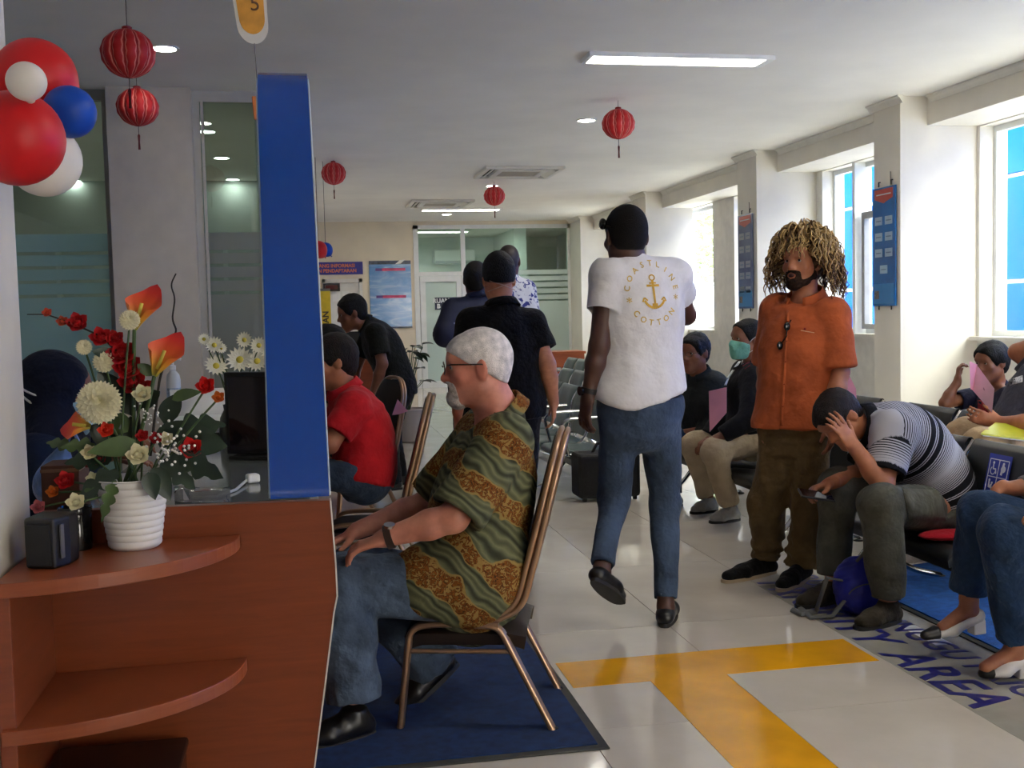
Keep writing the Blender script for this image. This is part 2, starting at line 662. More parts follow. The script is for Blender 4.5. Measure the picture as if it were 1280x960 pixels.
# column beside the shelf at the near left
struct(MB().box(-1.5, -0.622, 1.5, 2.6, 0, CEIL).build('wall_column_near', M('near_column_paint', (214, 208, 196), 0.6, var=0.02), bevel=0.008))

# ------------------------------------------------------------------ ceiling fittings
TUBE = emit_mat('tube_diffuser', (255, 248, 236), TUBE_LIGHT)
DOWN = emit_mat('downlight_lens', (255, 250, 240), DOWN_LIGHT)
LAMPW = M('lamp_white', (236, 236, 234), 0.4)


def tube_light(x0, x1, y0, y1, label, group='ceiling tube lights'):
    t = thing('ceiling_light', label, 'ceiling light', ((x0 + x1) / 2, (y0 + y1) / 2, CEIL), 0, group)
    f = MB()
    f.box(x0, x1, y0, y0 + 0.015, CEIL - 0.03, CEIL).box(x0, x1, y1 - 0.015, y1, CEIL - 0.03, CEIL)
    f.box(x0, x0 + 0.03, y0 + 0.015, y1 - 0.015, CEIL - 0.03, CEIL).box(x1 - 0.06, x1, y0 + 0.015, y1 - 0.015, CEIL - 0.03, CEIL)
    f.build('frame', LAMPW, t)
    MB().box(x0 + 0.03, x1 - 0.06, y0 + 0.015, y1 - 0.015, CEIL - 0.022, CEIL - 0.002).build('diffuser', TUBE, t)
    return t


tube_light(1.93, 3.25, 7.13, 7.37, 'long lit tube light on ceiling above the man in white T-shirt')
tube_light(1.91, 3.24, 17.5, 17.75, 'long lit tube light on ceiling before the far glass partition')
for yy, lb in ((-1.6, 'long lit tube light on ceiling by the added opening behind the camera'), (2.4, 'long lit tube light on ceiling over the priority seats')):
    tube_light(1.93, 3.25, yy, yy + 0.24, lb)
tube_light(3.0, 4.3, 20.7, 20.95, 'long lit tube light inside the glazed office, nearer the glass')
tube_light(2.1, 3.4, 22.0, 22.25, 'long lit tube light inside the glazed office, nearer its back wall')
tube_light(-3.6, -2.4, 10.4, 10.6, 'long lit tube light inside the office behind the reception')


def downlight(x, y, label, r=0.075):
    t = thing('downlight', label, 'downlight', (x, y, CEIL), 0, 'round recessed ceiling lights')
    MB().lathe([(r + 0.02, 0), (r + 0.02, -0.008), (r, -0.008), (r, 0)], (x, y, CEIL), 24, cap=False).build('ring', LAMPW, t, smooth=True)
    MB().lathe([(0.001, -0.006), (r, -0.006), (r, -0.002), (0.001, -0.002)], (x, y, CEIL), 24).build('lens', DOWN, t)
    return t


for (px, py, lb) in ((205, 60, 'round lit downlight beside the larger pair of lanterns'), (733, 150, 'round lit downlight beside the single lantern under the tube light'),
                     (615, 232, 'round lit downlight between ceiling cassette and small lantern')):
    p = at_z(px, py, CEIL)
    downlight(p.x, p.y, lb)
p = at_z(557, 272, CEIL)
downlight(2.45, 18.55, 'round lit downlight by the rear ceiling cassette')
for (px, py, lb) in ((258, 164, 'round lit downlight behind the grey reception glass, nearest its frame top'), (277, 197, 'round lit downlight behind the grey reception glass, middle of three'),
                     (291, 224, 'round lit downlight behind the grey reception glass, lowest of three'), (93, 226, 'round lit downlight behind the teal glass beside the balloons')):
    q = at_z(px, py, CEIL)
    downlight(q.x, q.y, lb)


def cassette(cx, cy, s, label):
    t = thing('ceiling_air_conditioner', label, 'air conditioner', (cx, cy, CEIL), 0, 'ceiling cassettes')
    h = s / 2
    W = M('cassette_white', (216, 212, 204), 0.45)
    f = MB()
    z0, z1 = CEIL - 0.035, CEIL
    for (a, b, c, d_) in ((-h, h, -h, -h + 0.06), (-h, h, h - 0.06, h), (-h, -h + 0.06, -h + 0.06, h - 0.06), (h - 0.06, h, -h + 0.06, h - 0.06)):
        f.box(cx + a, cx + b, cy + c, cy + d_, z0, z1)
    f.box(cx - h + 0.16, cx + h - 0.16, cy - h + 0.16, cy - h + 0.24, z0, z1)
    f.box(cx - h + 0.16, cx + h - 0.16, cy + h - 0.24, cy + h - 0.16, z0, z1)
    f.box(cx - h + 0.16, cx - h + 0.24, cy - h + 0.24, cy + h - 0.24, z0, z1)
    f.box(cx + h - 0.24, cx + h - 0.16, cy - h + 0.24, cy + h - 0.24, z0, z1)
    f.build('panel', W, t, bevel=0.006)
    MB().box(cx - h + 0.05, cx + h - 0.05, cy - h + 0.05, cy + h - 0.05, CEIL - 0.006, CEIL - 0.002).build('duct', M('duct_black', (26, 26, 26), 0.7), t)
    gm = M('grille_grey', (168, 160, 146), 0.5)
    k = 0
    y = cy - h + 0.245
    while y < cy + h - 0.25:
        MB().box(cx - h + 0.24, cx + h - 0.24, y, y + 0.022, CEIL - 0.03, CEIL - 0.012).build('grille_slat', gm, t)
        y += 0.04
    for sx, sy in ((-1, 0), (1, 0), (0, -1), (0, 1)):
        c = Vector((cx + sx * (h - 0.11), cy + sy * (h - 0.11), CEIL - 0.022))
        MB().obox(c, (sy, sx, 0), (sx, sy, -0.55), (sx * 0.55, sy * 0.55, 1), s - 0.34, 0.075, 0.008).build('air_flap', W, t)
    return t


cassette(2.62, 13.1, 0.95, 'square ceiling cassette air conditioner in the middle of the hall ceiling')
cassette(2.10, 18.05 - 1.35, 0.95, 'square ceiling cassette air conditioner near the far glass partition')

# ------------------------------------------------------------------ outside
bl = thing('building', 'bright blue clad building with white panel joints outside the windows', 'building', (9.6, 6, 0))
MB().box(9.66, 10.2, -6, 19, 0, 5.2).build('wall', M('joint_white', (235, 238, 240), 0.6), bl)
BLUE = M('blue_cladding', (22, 78, 168), 0.9, var=0.06, scale=1.0, spec=0.0)
pmesh = None
for i in range(17):
    for j in range(3):
        y = -5.9 + i * 1.45
        z = 0.15 + j * 1.45
        if pmesh is None:
            pmesh = MB().box(9.6, 9.66, 0.03, 1.42, 0.03, 1.42)
            po = pmesh.build('panel', BLUE, bl)
            base_loc = po.location.copy()
            o = po
        else:
            o = po.copy()
            COL.objects.link(o)
        o.location = base_loc + Vector((0, y, z))
gr = MB().box(5.9, 60, -20, 80, -0.3, -0.06).build('ground', M('pale_bounce_yard', (205, 202, 194), 0.9, var=0.1, scale=2))  # pale ground tone added to bounce daylight up onto the ceiling
struct(gr)


def tree(x, y, h, r, label, seed):
    rs = random.Random(seed)
    t = thing('tree', label, 'tree', (x, y, -0.06), 0, 'trees outside the windows')
    MB().tube([(x, y, -0.06), (x + 0.1, y, h * 0.35), (x - 0.05, y + 0.1, h * 0.6)], [0.16, 0.12, 0.07], 8).build('trunk', M('bark', (92, 82, 70), 0.9, var=0.2, scale=20), t, smooth=True)
    f = MB()
    for _ in range(2600):
        while True:
            q = Vector((rs.uniform(-1, 1), rs.uniform(-1, 1), rs.uniform(-1, 1)))
            if q.length < 1:
                break
        c = Vector((x, y, h * 0.68)) + Vector((q.x * r, q.y * r, q.z * h * 0.36))
        a = Vector((rs.uniform(-1, 1), rs.uniform(-1, 1), rs.uniform(-0.5, 0.5))).normalized()
        b_ = a.cross(Vector((rs.uniform(-1, 1), rs.uniform(-1, 1), rs.uniform(-1, 1)))).normalized()
        s = rs.uniform(0.07, 0.14)
        f.add([c - a * s, c + b_ * s * 0.5, c + a * s, c - b_ * s * 0.5], [(0, 1, 2, 3)])
    fo = f.build('foliage', M('leaf_green', (112, 128, 84), 0.6, var=0.3, scale=3), t)
    fo['kind'] = 'stuff'


tree(10.5, 26.0, 5.6, 2.0, 'leafy green tree seen through the window, nearer the street', 3)
tree(12.8, 31.5, 6.6, 2.6, 'leafy green tree seen through the window, behind the other', 4)
car = thing('car', 'parked white car with red tail lights seen through the window', 'car', (9.2, 23.6, -0.06))
body = [(-0.85, 0.35), (-0.85, 0.75), (-0.8, 0.95), (-0.6, 1.0), (-0.45, 1.45), (0.45, 1.45), (0.6, 1.0), (0.8, 0.95), (0.85, 0.75), (0.85, 0.35)]
MB().prism([(9.2 + a, 22.0, b - 0.06) for a, b in body], (0, 3.6, 0)).build('body', M('car_paint', (226, 228, 230), 0.2, coat=0.5), car, bevel=0.08, seg=3)
MB().prism([(9.2 + a, 21.97, b - 0.06) for a, b in ((-0.52, 1.05), (-0.42, 1.38), (0.42, 1.38), (0.52, 1.05))], (0, 0.03, 0)).build('rear_window', M('car_glass', (40, 46, 50), 0.08), car)
for s in (-1, 1):
    MB().box(9.2 + s * 0.66 - 0.14, 9.2 + s * 0.66 + 0.14, 21.95, 22.0, 0.72, 0.84).build('tail_light', M('tail_red', (190, 24, 24), 0.2), car, bevel=0.02)
    for yy in (22.6, 24.9):
        MB().lathe([(0.3, -0.1), (0.31, -0.08), (0.31, 0.08), (0.3, 0.1)], (9.2 + s * 0.78, yy, 0.25), 20, axis=(1, 0, 0)).build('wheel', M('tyre', (28, 28, 28), 0.8), car, smooth=True)
# ================================================================== furniture and fittings
def wood_mat(name, base, dark, stretch=(1.2, 1.2, 14), rough=0.32):
    if name in MATS:
        return MATS[name]
    m, nt, b = new_mat(name)
    L = nt.links.new
    tc = node(nt, 'ShaderNodeTexCoord')
    mp = node(nt, 'ShaderNodeMapping')
    mp.inputs['Scale'].default_value = stretch
    L(tc.outputs['Object'], mp.inputs[0])
    ns = node(nt, 'ShaderNodeTexNoise', Scale=3.5, Detail=7.0, Roughness=0.65, Distortion=0.6)
    L(mp.outputs[0], ns.inputs['Vector'])
    r = ramp(nt, ns.outputs[0], [(0.25, dark), (0.75, base)])
    L(r.outputs[0], b.inputs['Base Color'])
    b.inputs['Roughness'].default_value = rough
    MATS[name] = m
    return m


WOOD = wood_mat('cherry_laminate', (142, 70, 38), (120, 57, 30))
WOODE = wood_mat('cherry_edge', (154, 80, 46), (132, 66, 38))
BLUEP = M('blue_gloss_panel', (5, 70, 164), 0.16, var=0.04, scale=2, coat=0.4)
BLACKP = M('black_plastic', (22, 23, 24), 0.4, var=0.1)
CHROME = M('chrome', (205, 206, 205), 0.16, metal=1.0)
WHITEP = M('white_plastic', (236, 236, 232), 0.35, var=0.01)

# reception counter with its shaped end panel and blue upright
PY = 2.6
ct = thing('reception_counter', 'cherry wood reception counter with shaped end panel and grey glossy top', 'counter', (-0.3, 5, 0))
out = [(-0.60, 0), (-0.60, 0.88), (0.045, 0.871), (0.052, 0.72), (0.053, 0.64), (0.044, 0.60), (0.016, 0.42), (-0.016, 0.22), (-0.05, 0.0)]
MB().prism([(x, PY, z) for x, z in out], (0, 0.028, 0)).build('end_panel', WOOD, ct)
edge = MB()
for (xa, za), (xb, zb) in zip(out[2:], out[3:]):
    d = Vector((xb - xa, 0, zb - za))
    nrm_ = Vector((-d.z, 0, d.x)).normalized()
    if nrm_.x < 0:
        nrm_ = -nrm_
    edge.obox(Vector(((xa + xb) / 2, PY + 0.013, (za + zb) / 2)) + nrm_ * 0.0018, d, (0, 1, 0), nrm_, d.length + 0.002, 0.032, 0.0036)
edge.build('edging', M('white_edging', (226, 220, 210), 0.4), ct)
MB().box(-0.56, 0.02, PY + 0.03, 8.0, 0.82, 0.853).build('worktop', M('grey_glass_top', (112, 118, 114), 0.1, var=0.06, scale=2), ct)
MB().box(-0.36, -0.335, PY + 0.03, 7.97, 0, 0.82).build('front_panel', WOOD, ct)
MB().box(-0.56, 0.0, 7.97, 8.0, 0, 0.82).build('end_panel', WOOD, ct)
# the blue upright: a glossy strip bent over at its top
bp = thing('blue_upright', 'tall glossy blue divider strip with bent top standing on the counter end', 'divider', (-0.03, PY, 0.873))
prof = [(PY - 0.004, 0.884)] + [(PY - 0.004, z) for z in (1.0, 1.2, 1.4, 1.6, 1.76)]
for k in range(1, 9):
    a = k / 8 * PI / 2
    prof.append((PY - 0.004 + 0.12 * (1 - math.cos(a)), 1.76 + 0.12 * math.sin(a)))
prof.append((PY + 0.4, 1.885))
grid = []
for (y, z) in prof:
    t = (z - 0.871) / (1.88 - 0.871)
    xl, xr = -0.092 + t * 0.006, 0.044 - t * 0.017
    grid.append([Vector((xl + (xr - xl) * k / 4, y, z)) for k in range(5)])
MB().sheet(grid, 0.012).build('strip', BLUEP, bp, smooth=40)
em = M('clear_acrylic_edge', (190, 208, 214), 0.2)
MB().tube([(r[-1] + Vector((0.002, 0.006, 0))) for r in grid], 0.0026, 6).build('edge_trim', em, bp, smooth=True)
MB().tube([(r[0] + Vector((-0.002, 0.006, 0))) for r in grid], 0.0026, 6).build('edge_trim', em, bp, smooth=True)
for z in (0.93, 1.09, 1.25, 1.42, 1.6, 1.75):
    MB().ball((-0.083, PY - 0.006, z), 0.0035, 8, 6).build('screw', CHROME, bp, smooth=True)

# corner shelf ------------------------------------------------------------
sh = thing('corner_shelf', 'cherry wood corner shelf with three quarter-round boards', 'shelf', (-0.4, 2.4, 0))
XL, XS, PYs = -0.612, -0.165, PY - 0.0015
MB().box(XL - 0.006, XL + 0.026, 2.25, PYs, 0, 0.772).build('side_panel', WOOD, sh, bevel=0.002)





def quarter(z, thick, xr, name='board'):
    pts = []
    for k in range(19):
        a = k / 18 * PI / 2
        pts.append((XL + (xr - XL) * math.sin(a), PYs - 0.362 * math.cos(a) if k < 18 else PYs, z))
    poly = [Vector((XL, PYs, z))] + [Vector(p) for p in pts]
    o = MB().prism([p for p in poly], (0, 0, thick)).build(name, WOODE, sh, bevel=0.002)
    return o


quarter(0.772, 0.03, XS)
quarter(0.478, 0.03, XS + 0.005)
quarter(0.12, 0.03, XS + 0.005)
bx = thing('storage_box', 'glossy black box on the lowest corner shelf', 'box', (-0.42, 2.4, 0.15))
MB().box(-0.575, -0.30, 2.34, 2.55, 0.15, 0.325).build('body', M('black_gloss', (14, 14, 15), 0.12), bx, bevel=0.012, seg=3)
MB().box(-0.58, -0.295, 2.335, 2.555, 0.325, 0.35).build('lid', M('black_gloss2', (20, 20, 21), 0.15), bx, bevel=0.008)

# loudspeaker and cup on the top board
ST = 0.802
p0 = at_z(50, 713, ST)
sp = thing('loudspeaker', 'small black desktop loudspeaker on the corner shelf', 'speaker', p0, math.radians(-14))
c, s_ = math.cos(-0.25), math.sin(-0.25)
ax, ay = Vector((c, s_, 0)), Vector((-s_, c, 0))
b0 = Vector(p0) + ay * 0.05
MB().prism([b0 + ax * a + ay * e for a, e in ((-0.038, -0.036), (0.030, -0.045), (0.042, 0.0), (0.038, 0.05), (-0.043, 0.05))], (0, 0, 0.105)).build('cabinet', BLACKP, sp, bevel=0.007, seg=3)
MB().obox(b0 + ax * -0.004 + ay * -0.044 + Vector((0, 0, 0.05)), ax, ay, (0, 0, 1), 0.052, 0.006, 0.086).build('grille', M('speaker_cloth', (34, 35, 36), 0.9, bump=0.3, bscale=900), sp, bevel=0.002)
MB().obox(b0 + ax * 0.038 + ay * -0.026 + Vector((0, 0, 0.055)), (0.35, 1, 0), (1, -0.35, 0), (0, 0, 1), 0.012, 0.003, 0.07).build('trim_strip', M('silver_trim', (120, 122, 124), 0.3, metal=0.6), sp)
p1 = at_z(96, 686, ST)
cu = thing('pen_cup', 'glossy black cylindrical cup behind the small loudspeaker', 'cup', p1)
MB().lathe([(0.033, 0), (0.034, 0.004), (0.036, 0.094), (0.034, 0.096), (0.032, 0.09), (0.030, 0.01)], p1, 24).build('body', M('black_gloss', (14, 14, 15)), cu, smooth=True)
MB().lathe([(0.0362, 0.08), (0.037, 0.083), (0.037, 0.092), (0.0362, 0.095)], p1, 24, cap=False).build('rim', M('black_gloss2', (20, 20, 21)), cu, smooth=True)

# ------------------------------------------------------------------ banquet chairs
FRAME = M('champagne_frame', (176, 142, 112), 0.3, metal=0.75, var=0.05)
VINYL = M('brown_vinyl', (40, 30, 24), 0.5, var=0.1, bump=0.08, bscale=200)


def arc_path(pts, r=0.05, n=5):
    """polyline with rounded corners"""
    P = [Vector(p) for p in pts]
    out_ = [P[0]]
    for i in range(1, len(P) - 1):
        a, b, c_ = P[i - 1], P[i], P[i + 1]
        u, v = (a - b).normalized(), (c_ - b).normalized()
        rr = min(r, (a - b).length * 0.45, (c_ - b).length * 0.45)
        s0, s1 = b + u * rr, b + v * rr
        for k in range(n + 1):
            t = k / n
            out_.append(s0 * (1 - t) ** 2 + b * (2 * t * (1 - t)) + s1 * t ** 2)
    out_.append(P[-1])
    return out_


def ribbed(mb, pts, side, r=0.0105):
    """double-ribbed tube: two tubes side by side"""
    s = Vector(side)
    for k in (-1, 1):
        mb.tube([Vector(p) + s * (k * r * 0.95) for p in pts], r, 8)
    return mb


def banquet_chair(name, label, loc, rz, group='banquet chairs at the counter'):
    """chair faces local +X"""
    t = thing(name, label, 'chair', loc, rz, group)
    T = world_matrix(t)
    W = 0.185
    def P(x, y, z):
        return T @ Vector((x, y, z))
    side = (T.to_3x3() @ Vector((0, 1, 0)))
    for s in (-1, 1):
        ys = s * W
        f = [P(0.235, ys + s * 0.004, 0.0), P(0.195, ys, 0.332), P(0.09, ys, 0.342), P(-0.085, ys, 0.338)]
        path = arc_path(f, 0.075, 6)
        cut = max(3, int(len(path) * 0.3))
        ribbed(MB(), path[:3], side).build('leg', FRAME, t, smooth=True)
        ribbed(MB(), path[2:], side).build('seat_rail', FRAME, t, smooth=True)
        rl = arc_path([P(0.0, ys, 0.338), P(-0.085, ys, 0.335), P(-0.25, ys + s * 0.004, 0.0)], 0.06, 6)
        ribbed(MB(), rl, side).build('leg', FRAME, t, smooth=True)
        MB().tube([P(0.205, ys, 0.252), P(-0.115, ys, 0.252)], 0.008, 8).build('stretcher', FRAME, t, smooth=True)
        for (xf) in (0.235, -0.25):
            MB().tube([P(xf, ys + s * 0.004, 0.0), P(xf, ys + s * 0.004, 0.012)], 0.014, 8).build('glide', BLACKP, t, smooth=True)
    back = []
    bpts = [P(-0.05, -W, 0.345), P(-0.15, -W, 0.39), P(-0.215, -W * 0.98, 0.62), P(-0.27, -W * 0.9, 0.83), P(-0.295, -W * 0.45, 0.925), P(-0.295, W * 0.45, 0.925),
            P(-0.27, W * 0.9, 0.83), P(-0.215, W * 0.98, 0.62), P(-0.15, W, 0.39), P(-0.05, W, 0.345)]
    bf = arc_path(bpts, 0.07, 5)
    m = MB()
    nb = (T.to_3x3() @ Vector((0.96, 0, 0.28)))
    for k in (-1, 1):
        m.tube([p + nb * (k * 0.010) for p in bf], 0.0105, 8)
    m.build('back_frame', FRAME, t, smooth=True)
    # padded back
    g = []
    zs = (0.45, 0.50, 0.60, 0.70, 0.80, 0.86, 0.905)
    hw = (0.170, 0.172, 0.172, 0.168, 0.158, 0.125, 0.085)
    for z, h in zip(zs, hw):
        xb = -0.165 - (z - 0.44) * 0.27 if z > 0.44 else -0.16
        g.append([P(xb - 0.012 + 0.010 * (1 - abs(k / 4) ** 3 * 0.8), k / 4 * h, z) for k in range(-4, 5)])
    MB().sheet(g, 0.03).build('backrest', VINYL, t, smooth=60)
    # seat cushion
    c_ = []
    for i in range(9):
        x = -0.17 + 0.385 * i / 8
        ex = min(1, (i + 0.3) / 1.2, (8 - i + 0.3) / 1.4)
        row = []
        for k in range(-4, 5):
            ey = 1 - (abs(k) / 4) ** 6
            row.append(P(x, k / 4 * 0.182, 0.288 + 0.045 * (ex ** 0.5) * (0.4 + 0.6 * ey)))
        c_.append(row)
    MB().sheet(c_, 0.045).build('seat', VINYL, t, smooth=60)
    return t


# the chair under the man in the batik shirt; its feet stand where the photograph shows them
fn, rn_, rf = at_z(487, 912), at_z(682, 914), at_z(692, 862)
dirv = (fn - rn_).normalized()
cen = (fn + rn_) / 2 + (rf - rn_) / 2 - dirv * 0.02
CH_RZ = math.atan2(dirv.y, dirv.x)
banquet_chair('banquet_chair', 'champagne framed banquet chair under the man in batik shirt', (cen.x, cen.y, 0), CH_RZ)
banquet_chair('banquet_chair', 'champagne framed banquet chair under the man in red polo', (0.30, 5.25, 0), math.radians(172))
banquet_chair('banquet_chair', 'champagne framed banquet chair turned at an angle beyond the man in red', (0.28, 6.75, 0), math.radians(205))

# ------------------------------------------------------------------ waiting benches
BVINYL = M('black_bench_vinyl', (24, 27, 27), 0.42, var=0.1, bump=0.1, bscale=500)
GVINYL = M('green_grey_bench_vinyl', (92, 108, 104), 0.4, var=0.06, bump=0.08, bscale=500)
BEAM = M('bench_beam', (46, 48, 48), 0.4, metal=0.4)


def bench(n, pad, label, loc, group, rz=0.0):
    t = thing('waiting_bench', label, 'bench', loc, 0, group)
    ox, oy, _ = loc
    p = 0.56
    def P(x, y, z):
        return Vector((ox + x, oy + y, z))
    for i in range(n):
        y0, y1 = i * p + 0.025, (i + 1) * p - 0.025
        ys = [y0, y0 + 0.012] + [y0 + (y1 - y0) * k / 4 for k in (1, 2, 3)] + [y1 - 0.012, y1]
        dz = [-0.012, -0.003, 0, -0.004, 0, -0.003, -0.012]
        sp_ = [(-0.435, 0.275), (-0.44, 0.300), (-0.42, 0.320), (-0.36, 0.326), (-0.25, 0.312), (-0.13, 0.306), (-0.07, 0.312)]
        MB().sheet([[P(x, y, z + d) for y, d in zip(ys, dz)] for x, z in sp_], 0.045).build('seat', pad, t, smooth=60)
        bk = [(-0.075, 0.345), (-0.068, 0.42), (-0.055, 0.52), (-0.038, 0.60), (-0.012, 0.67), (0.008, 0.70), (0.026, 0.702), (0.036, 0.69)]
        MB().sheet([[P(x + d * 0.6, y, z) for y, d in zip(ys, [0.02, 0.006, 0, 0.006, 0, 0.006, 0.02])] for x, z in bk], 0.04).build('backrest', pad, t, smooth=60)
    for i in range(n + 1):
        y = i * p
        fr = arc_path([P(0.03, y, 0.69), P(-0.035, y, 0.60), P(-0.07, y, 0.36), P(-0.14, y, 0.285), P(-0.40, y, 0.285)], 0.05, 4)
        MB().tube(fr, 0.011, 8).build('side_frame', CHROME, t, smooth=True)
        arm = arc_path([P(-0.085, y, 0.55), P(-0.35, y, 0.545), P(-0.40, y, 0.50), P(-0.35, y, 0.285)], 0.07, 5)
        if pad is GVINYL:
            MB().tube(arm, 0.013, 8, sx=1.3).build('armrest', CHROME, t, smooth=True)
    MB().box(ox - 0.33, ox - 0.25, oy - 0.03, oy + n * p + 0.03, 0.205, 0.255).build('beam', BEAM, t, bevel=0.006)
    for y in (0.5 * p, (n - 0.5) * p):
        leg = arc_path([P(-0.56, y, 0.012), P(-0.42, y, 0.06), P(-0.30, y, 0.21)], 0.12, 5)
        MB().tube(leg, [0.014] * len(leg), 8, sx=1.6).build('leg', CHROME, t, smooth=True)
        leg = arc_path([P(0.04, y, 0.012), P(-0.14, y, 0.06), P(-0.28, y, 0.21)], 0.12, 5)
        MB().tube(leg, [0.014] * len(leg), 8, sx=1.6).build('leg', CHROME, t, smooth=True)
        for x in (-0.56, 0.04):
            MB().lathe([(0.03, 0), (0.03, 0.008), (0.014, 0.016)], P(x, y, 0.0), 12).build('foot', BLACKP, t, smooth=True)
    return t


XB1 = 2.90
priority_bench = bench(4, BVINYL, 'black padded waiting bench with a blue priority sticker on one backrest', (XB1, 2.70, 0), 'black waiting benches')
bench(4, BVINYL, 'black padded waiting bench under the man with green face mask', (2.95, 5.25, 0), 'black waiting benches')
bench(4, BVINYL, 'black padded waiting bench under the man in grey T-shirt and khaki trousers', (3.64, 3.93, 0), 'black waiting benches')
bench(3, BVINYL, 'black padded waiting bench by the windows under the boy with the pink folder', (4.48, 4.6, 0), 'black waiting benches')
bench(3, BVINYL, 'black padded waiting bench in the second row, behind the masked man', (3.64, 6.45, 0), 'black waiting benches')
for k, (x, y, lb) in enumerate(((2.18, 7.55, 'green-grey padded waiting bench standing out furthest into the aisle'), (2.80, 9.6, 'green-grey padded waiting bench in the middle of three rows'),
                                (3.55, 12.4, 'green-grey padded waiting bench nearest the windows'))):
    bench(4, GVINYL, lb, (x, y, 0), 'green-grey waiting benches')

# ------------------------------------------------------------------ floor mats, tape and lettering
MATB = M('blue_mat_pile', (20, 48, 92), 0.95, var=0.15, scale=30, bump=0.5, bscale=700)
MATR = M('mat_rubber', (62, 62, 58), 0.7, var=0.1)
RUB = 0.012


def floor_mat(x0, x1, y0, y1, label, pile, border=0.03):
    t = thing('floor_mat', label, 'mat', ((x0 + x1) / 2, (y0 + y1) / 2, 0), 0)
    MB().box(x0, x1, y0, y1, 0.0, 0.006).build('rubber_edge', MATR, t, bevel=0.004)
    MB().box(x0 + border, x1 - border, y0 + border, y1 - border, 0.004, 0.010).build('pile', pile, t, bevel=0.002)
    return t


floor_mat(-0.05, 0.852, 3.065, 5.6, 'dark blue floor mat under the batik man and his chair', MATB)
floor_mat(2.48, 5.0, 1.9, 5.15, 'bright blue floor mat under the priority bench', M('blue_mat_bright', (28, 92, 172), 0.95, var=0.12, scale=30, bump=0.4, bscale=700))

tp = thing('floor_marking', 'yellow tape T on the tiles between the blue mats', 'floor marking', (1.3, 3.7, 0))
YT = M('yellow_tape', (226, 160, 24), 0.16, var=0.08, scale=4)
MB().box(0.875, 2.032, 3.61, 3.885, 0.0, 0.0012).build('cross_bar', YT, tp)
MB().box(1.155, 1.438, 1.6, 3.61, 0.0, 0.0012).build('stem', YT, tp)
ft = thing('floor_lettering', 'dark blue PRIORITY AREA lettering stuck on the tiles beside the bench mat', 'lettering', (2.25, 3.8, 0))
BTXT = M('blue_lettering', (38, 40, 122), 0.3, var=0.05)
GSTR = M('grey_film', (166, 163, 152), 0.14, var=0.04)
MB().box(2.055, 2.47, 2.4, 4.75, 0.0, 0.0006).build('film', GSTR, ft)


def word_line(words, size, mat, M4, parent, shear, bold, spacing, gap=0.32):
    """one mesh per word, set in line and centred on M4"""
    objs, x = [], 0.0
    for w in words:
        o_ = text_mesh('letters', w, size, mat, Matrix.Identity(4), None, 0.0004, shear=shear, bold=bold, align='LEFT', spacing=spacing)
        xs = [v.co.x for v in o_.data.vertices]
        objs.append((o_, x - min(xs)))
        x += max(xs) - min(xs) + size * gap
    x -= size * gap
    inv = world_matrix(parent).inverted()
    for o_, dx in objs:
        o_.data.transform(inv @ M4 @ Matrix.Translation((dx - x / 2, 0, 0)))
        o_.parent = parent


word_line(('PRIORITY', 'AREA'), 0.235, BTXT, frame4((2.145, 3.95, 0.0016), (0, -1, 0), (1, 0, 0)), ft, 0.15, 0.0045, 1.03)
word_line(('RUANG', 'TUNGGU', 'PRIORITAS'), 0.165, BTXT, frame4((2.335, 3.78, 0.0016), (0, -1, 0), (1, 0, 0)), ft, 0.12, 0.0025, 1.03)
# white angle strip on the film next to the shoe
MB().box(2.33, 2.40, 3.72, 3.98, 0.0006, 0.0012).build('white_strip', M('white_tape', (232, 230, 224), 0.3), ft)

# priority sticker on the backrest of the bench
nb = Vector((-0.97, 0, 0.22)).normalized()
up = Vector((0.22, 0, 0.97)).normalized()
along = Vector((0, -1, 0))
so = Vector((XB1 - 0.045, 4.10, 0.565))
STK = M('sticker_blue', (34, 50, 160), 0.3)
SWH = M('sticker_white', (226, 228, 240), 0.4)


def SP(u, v, d=0.0):
    return so + along * u + up * v + nb * d


st = MB().obox(SP(0, 0.0, 0.004), along, up, nb, 0.15, 0.195, 0.002).build('sticker', STK, priority_bench)
st['label'] = 'blue priority seat sticker with four white pictograms'
for (a, b, w, h) in ((0, 0.075, 0.125, 0.004), (0, -0.075, 0.125, 0.004), (0, 0, 0.125, 0.004), (-0.0625, 0, 0.004, 0.15), (0.0625, 0, 0.004, 0.15), (0, 0, 0.004, 0.15)):
    MB().obox(SP(a, b, 0.0056), along, up, nb, w, h, 0.001).build('line', SWH, st)


def disc(c, r, n=14):
    return [SP(c[0] + r * math.cos(2 * PI * k / n), c[1] + r * math.sin(2 * PI * k / n), 0.0052) for k in range(n)]


def stroke(mb, pts, w):
    for (a, b), (c_, d) in zip(pts, pts[1:]):
        L_ = math.hypot(c_ - a, d - b)
        ux = (along * (c_ - a) + up * (d - b)) / L_
        mb.obox(SP((a + c_) / 2, (b + d) / 2, 0.0057), ux, nb.cross(ux), nb, L_ + w * 0.6, w, 0.001)


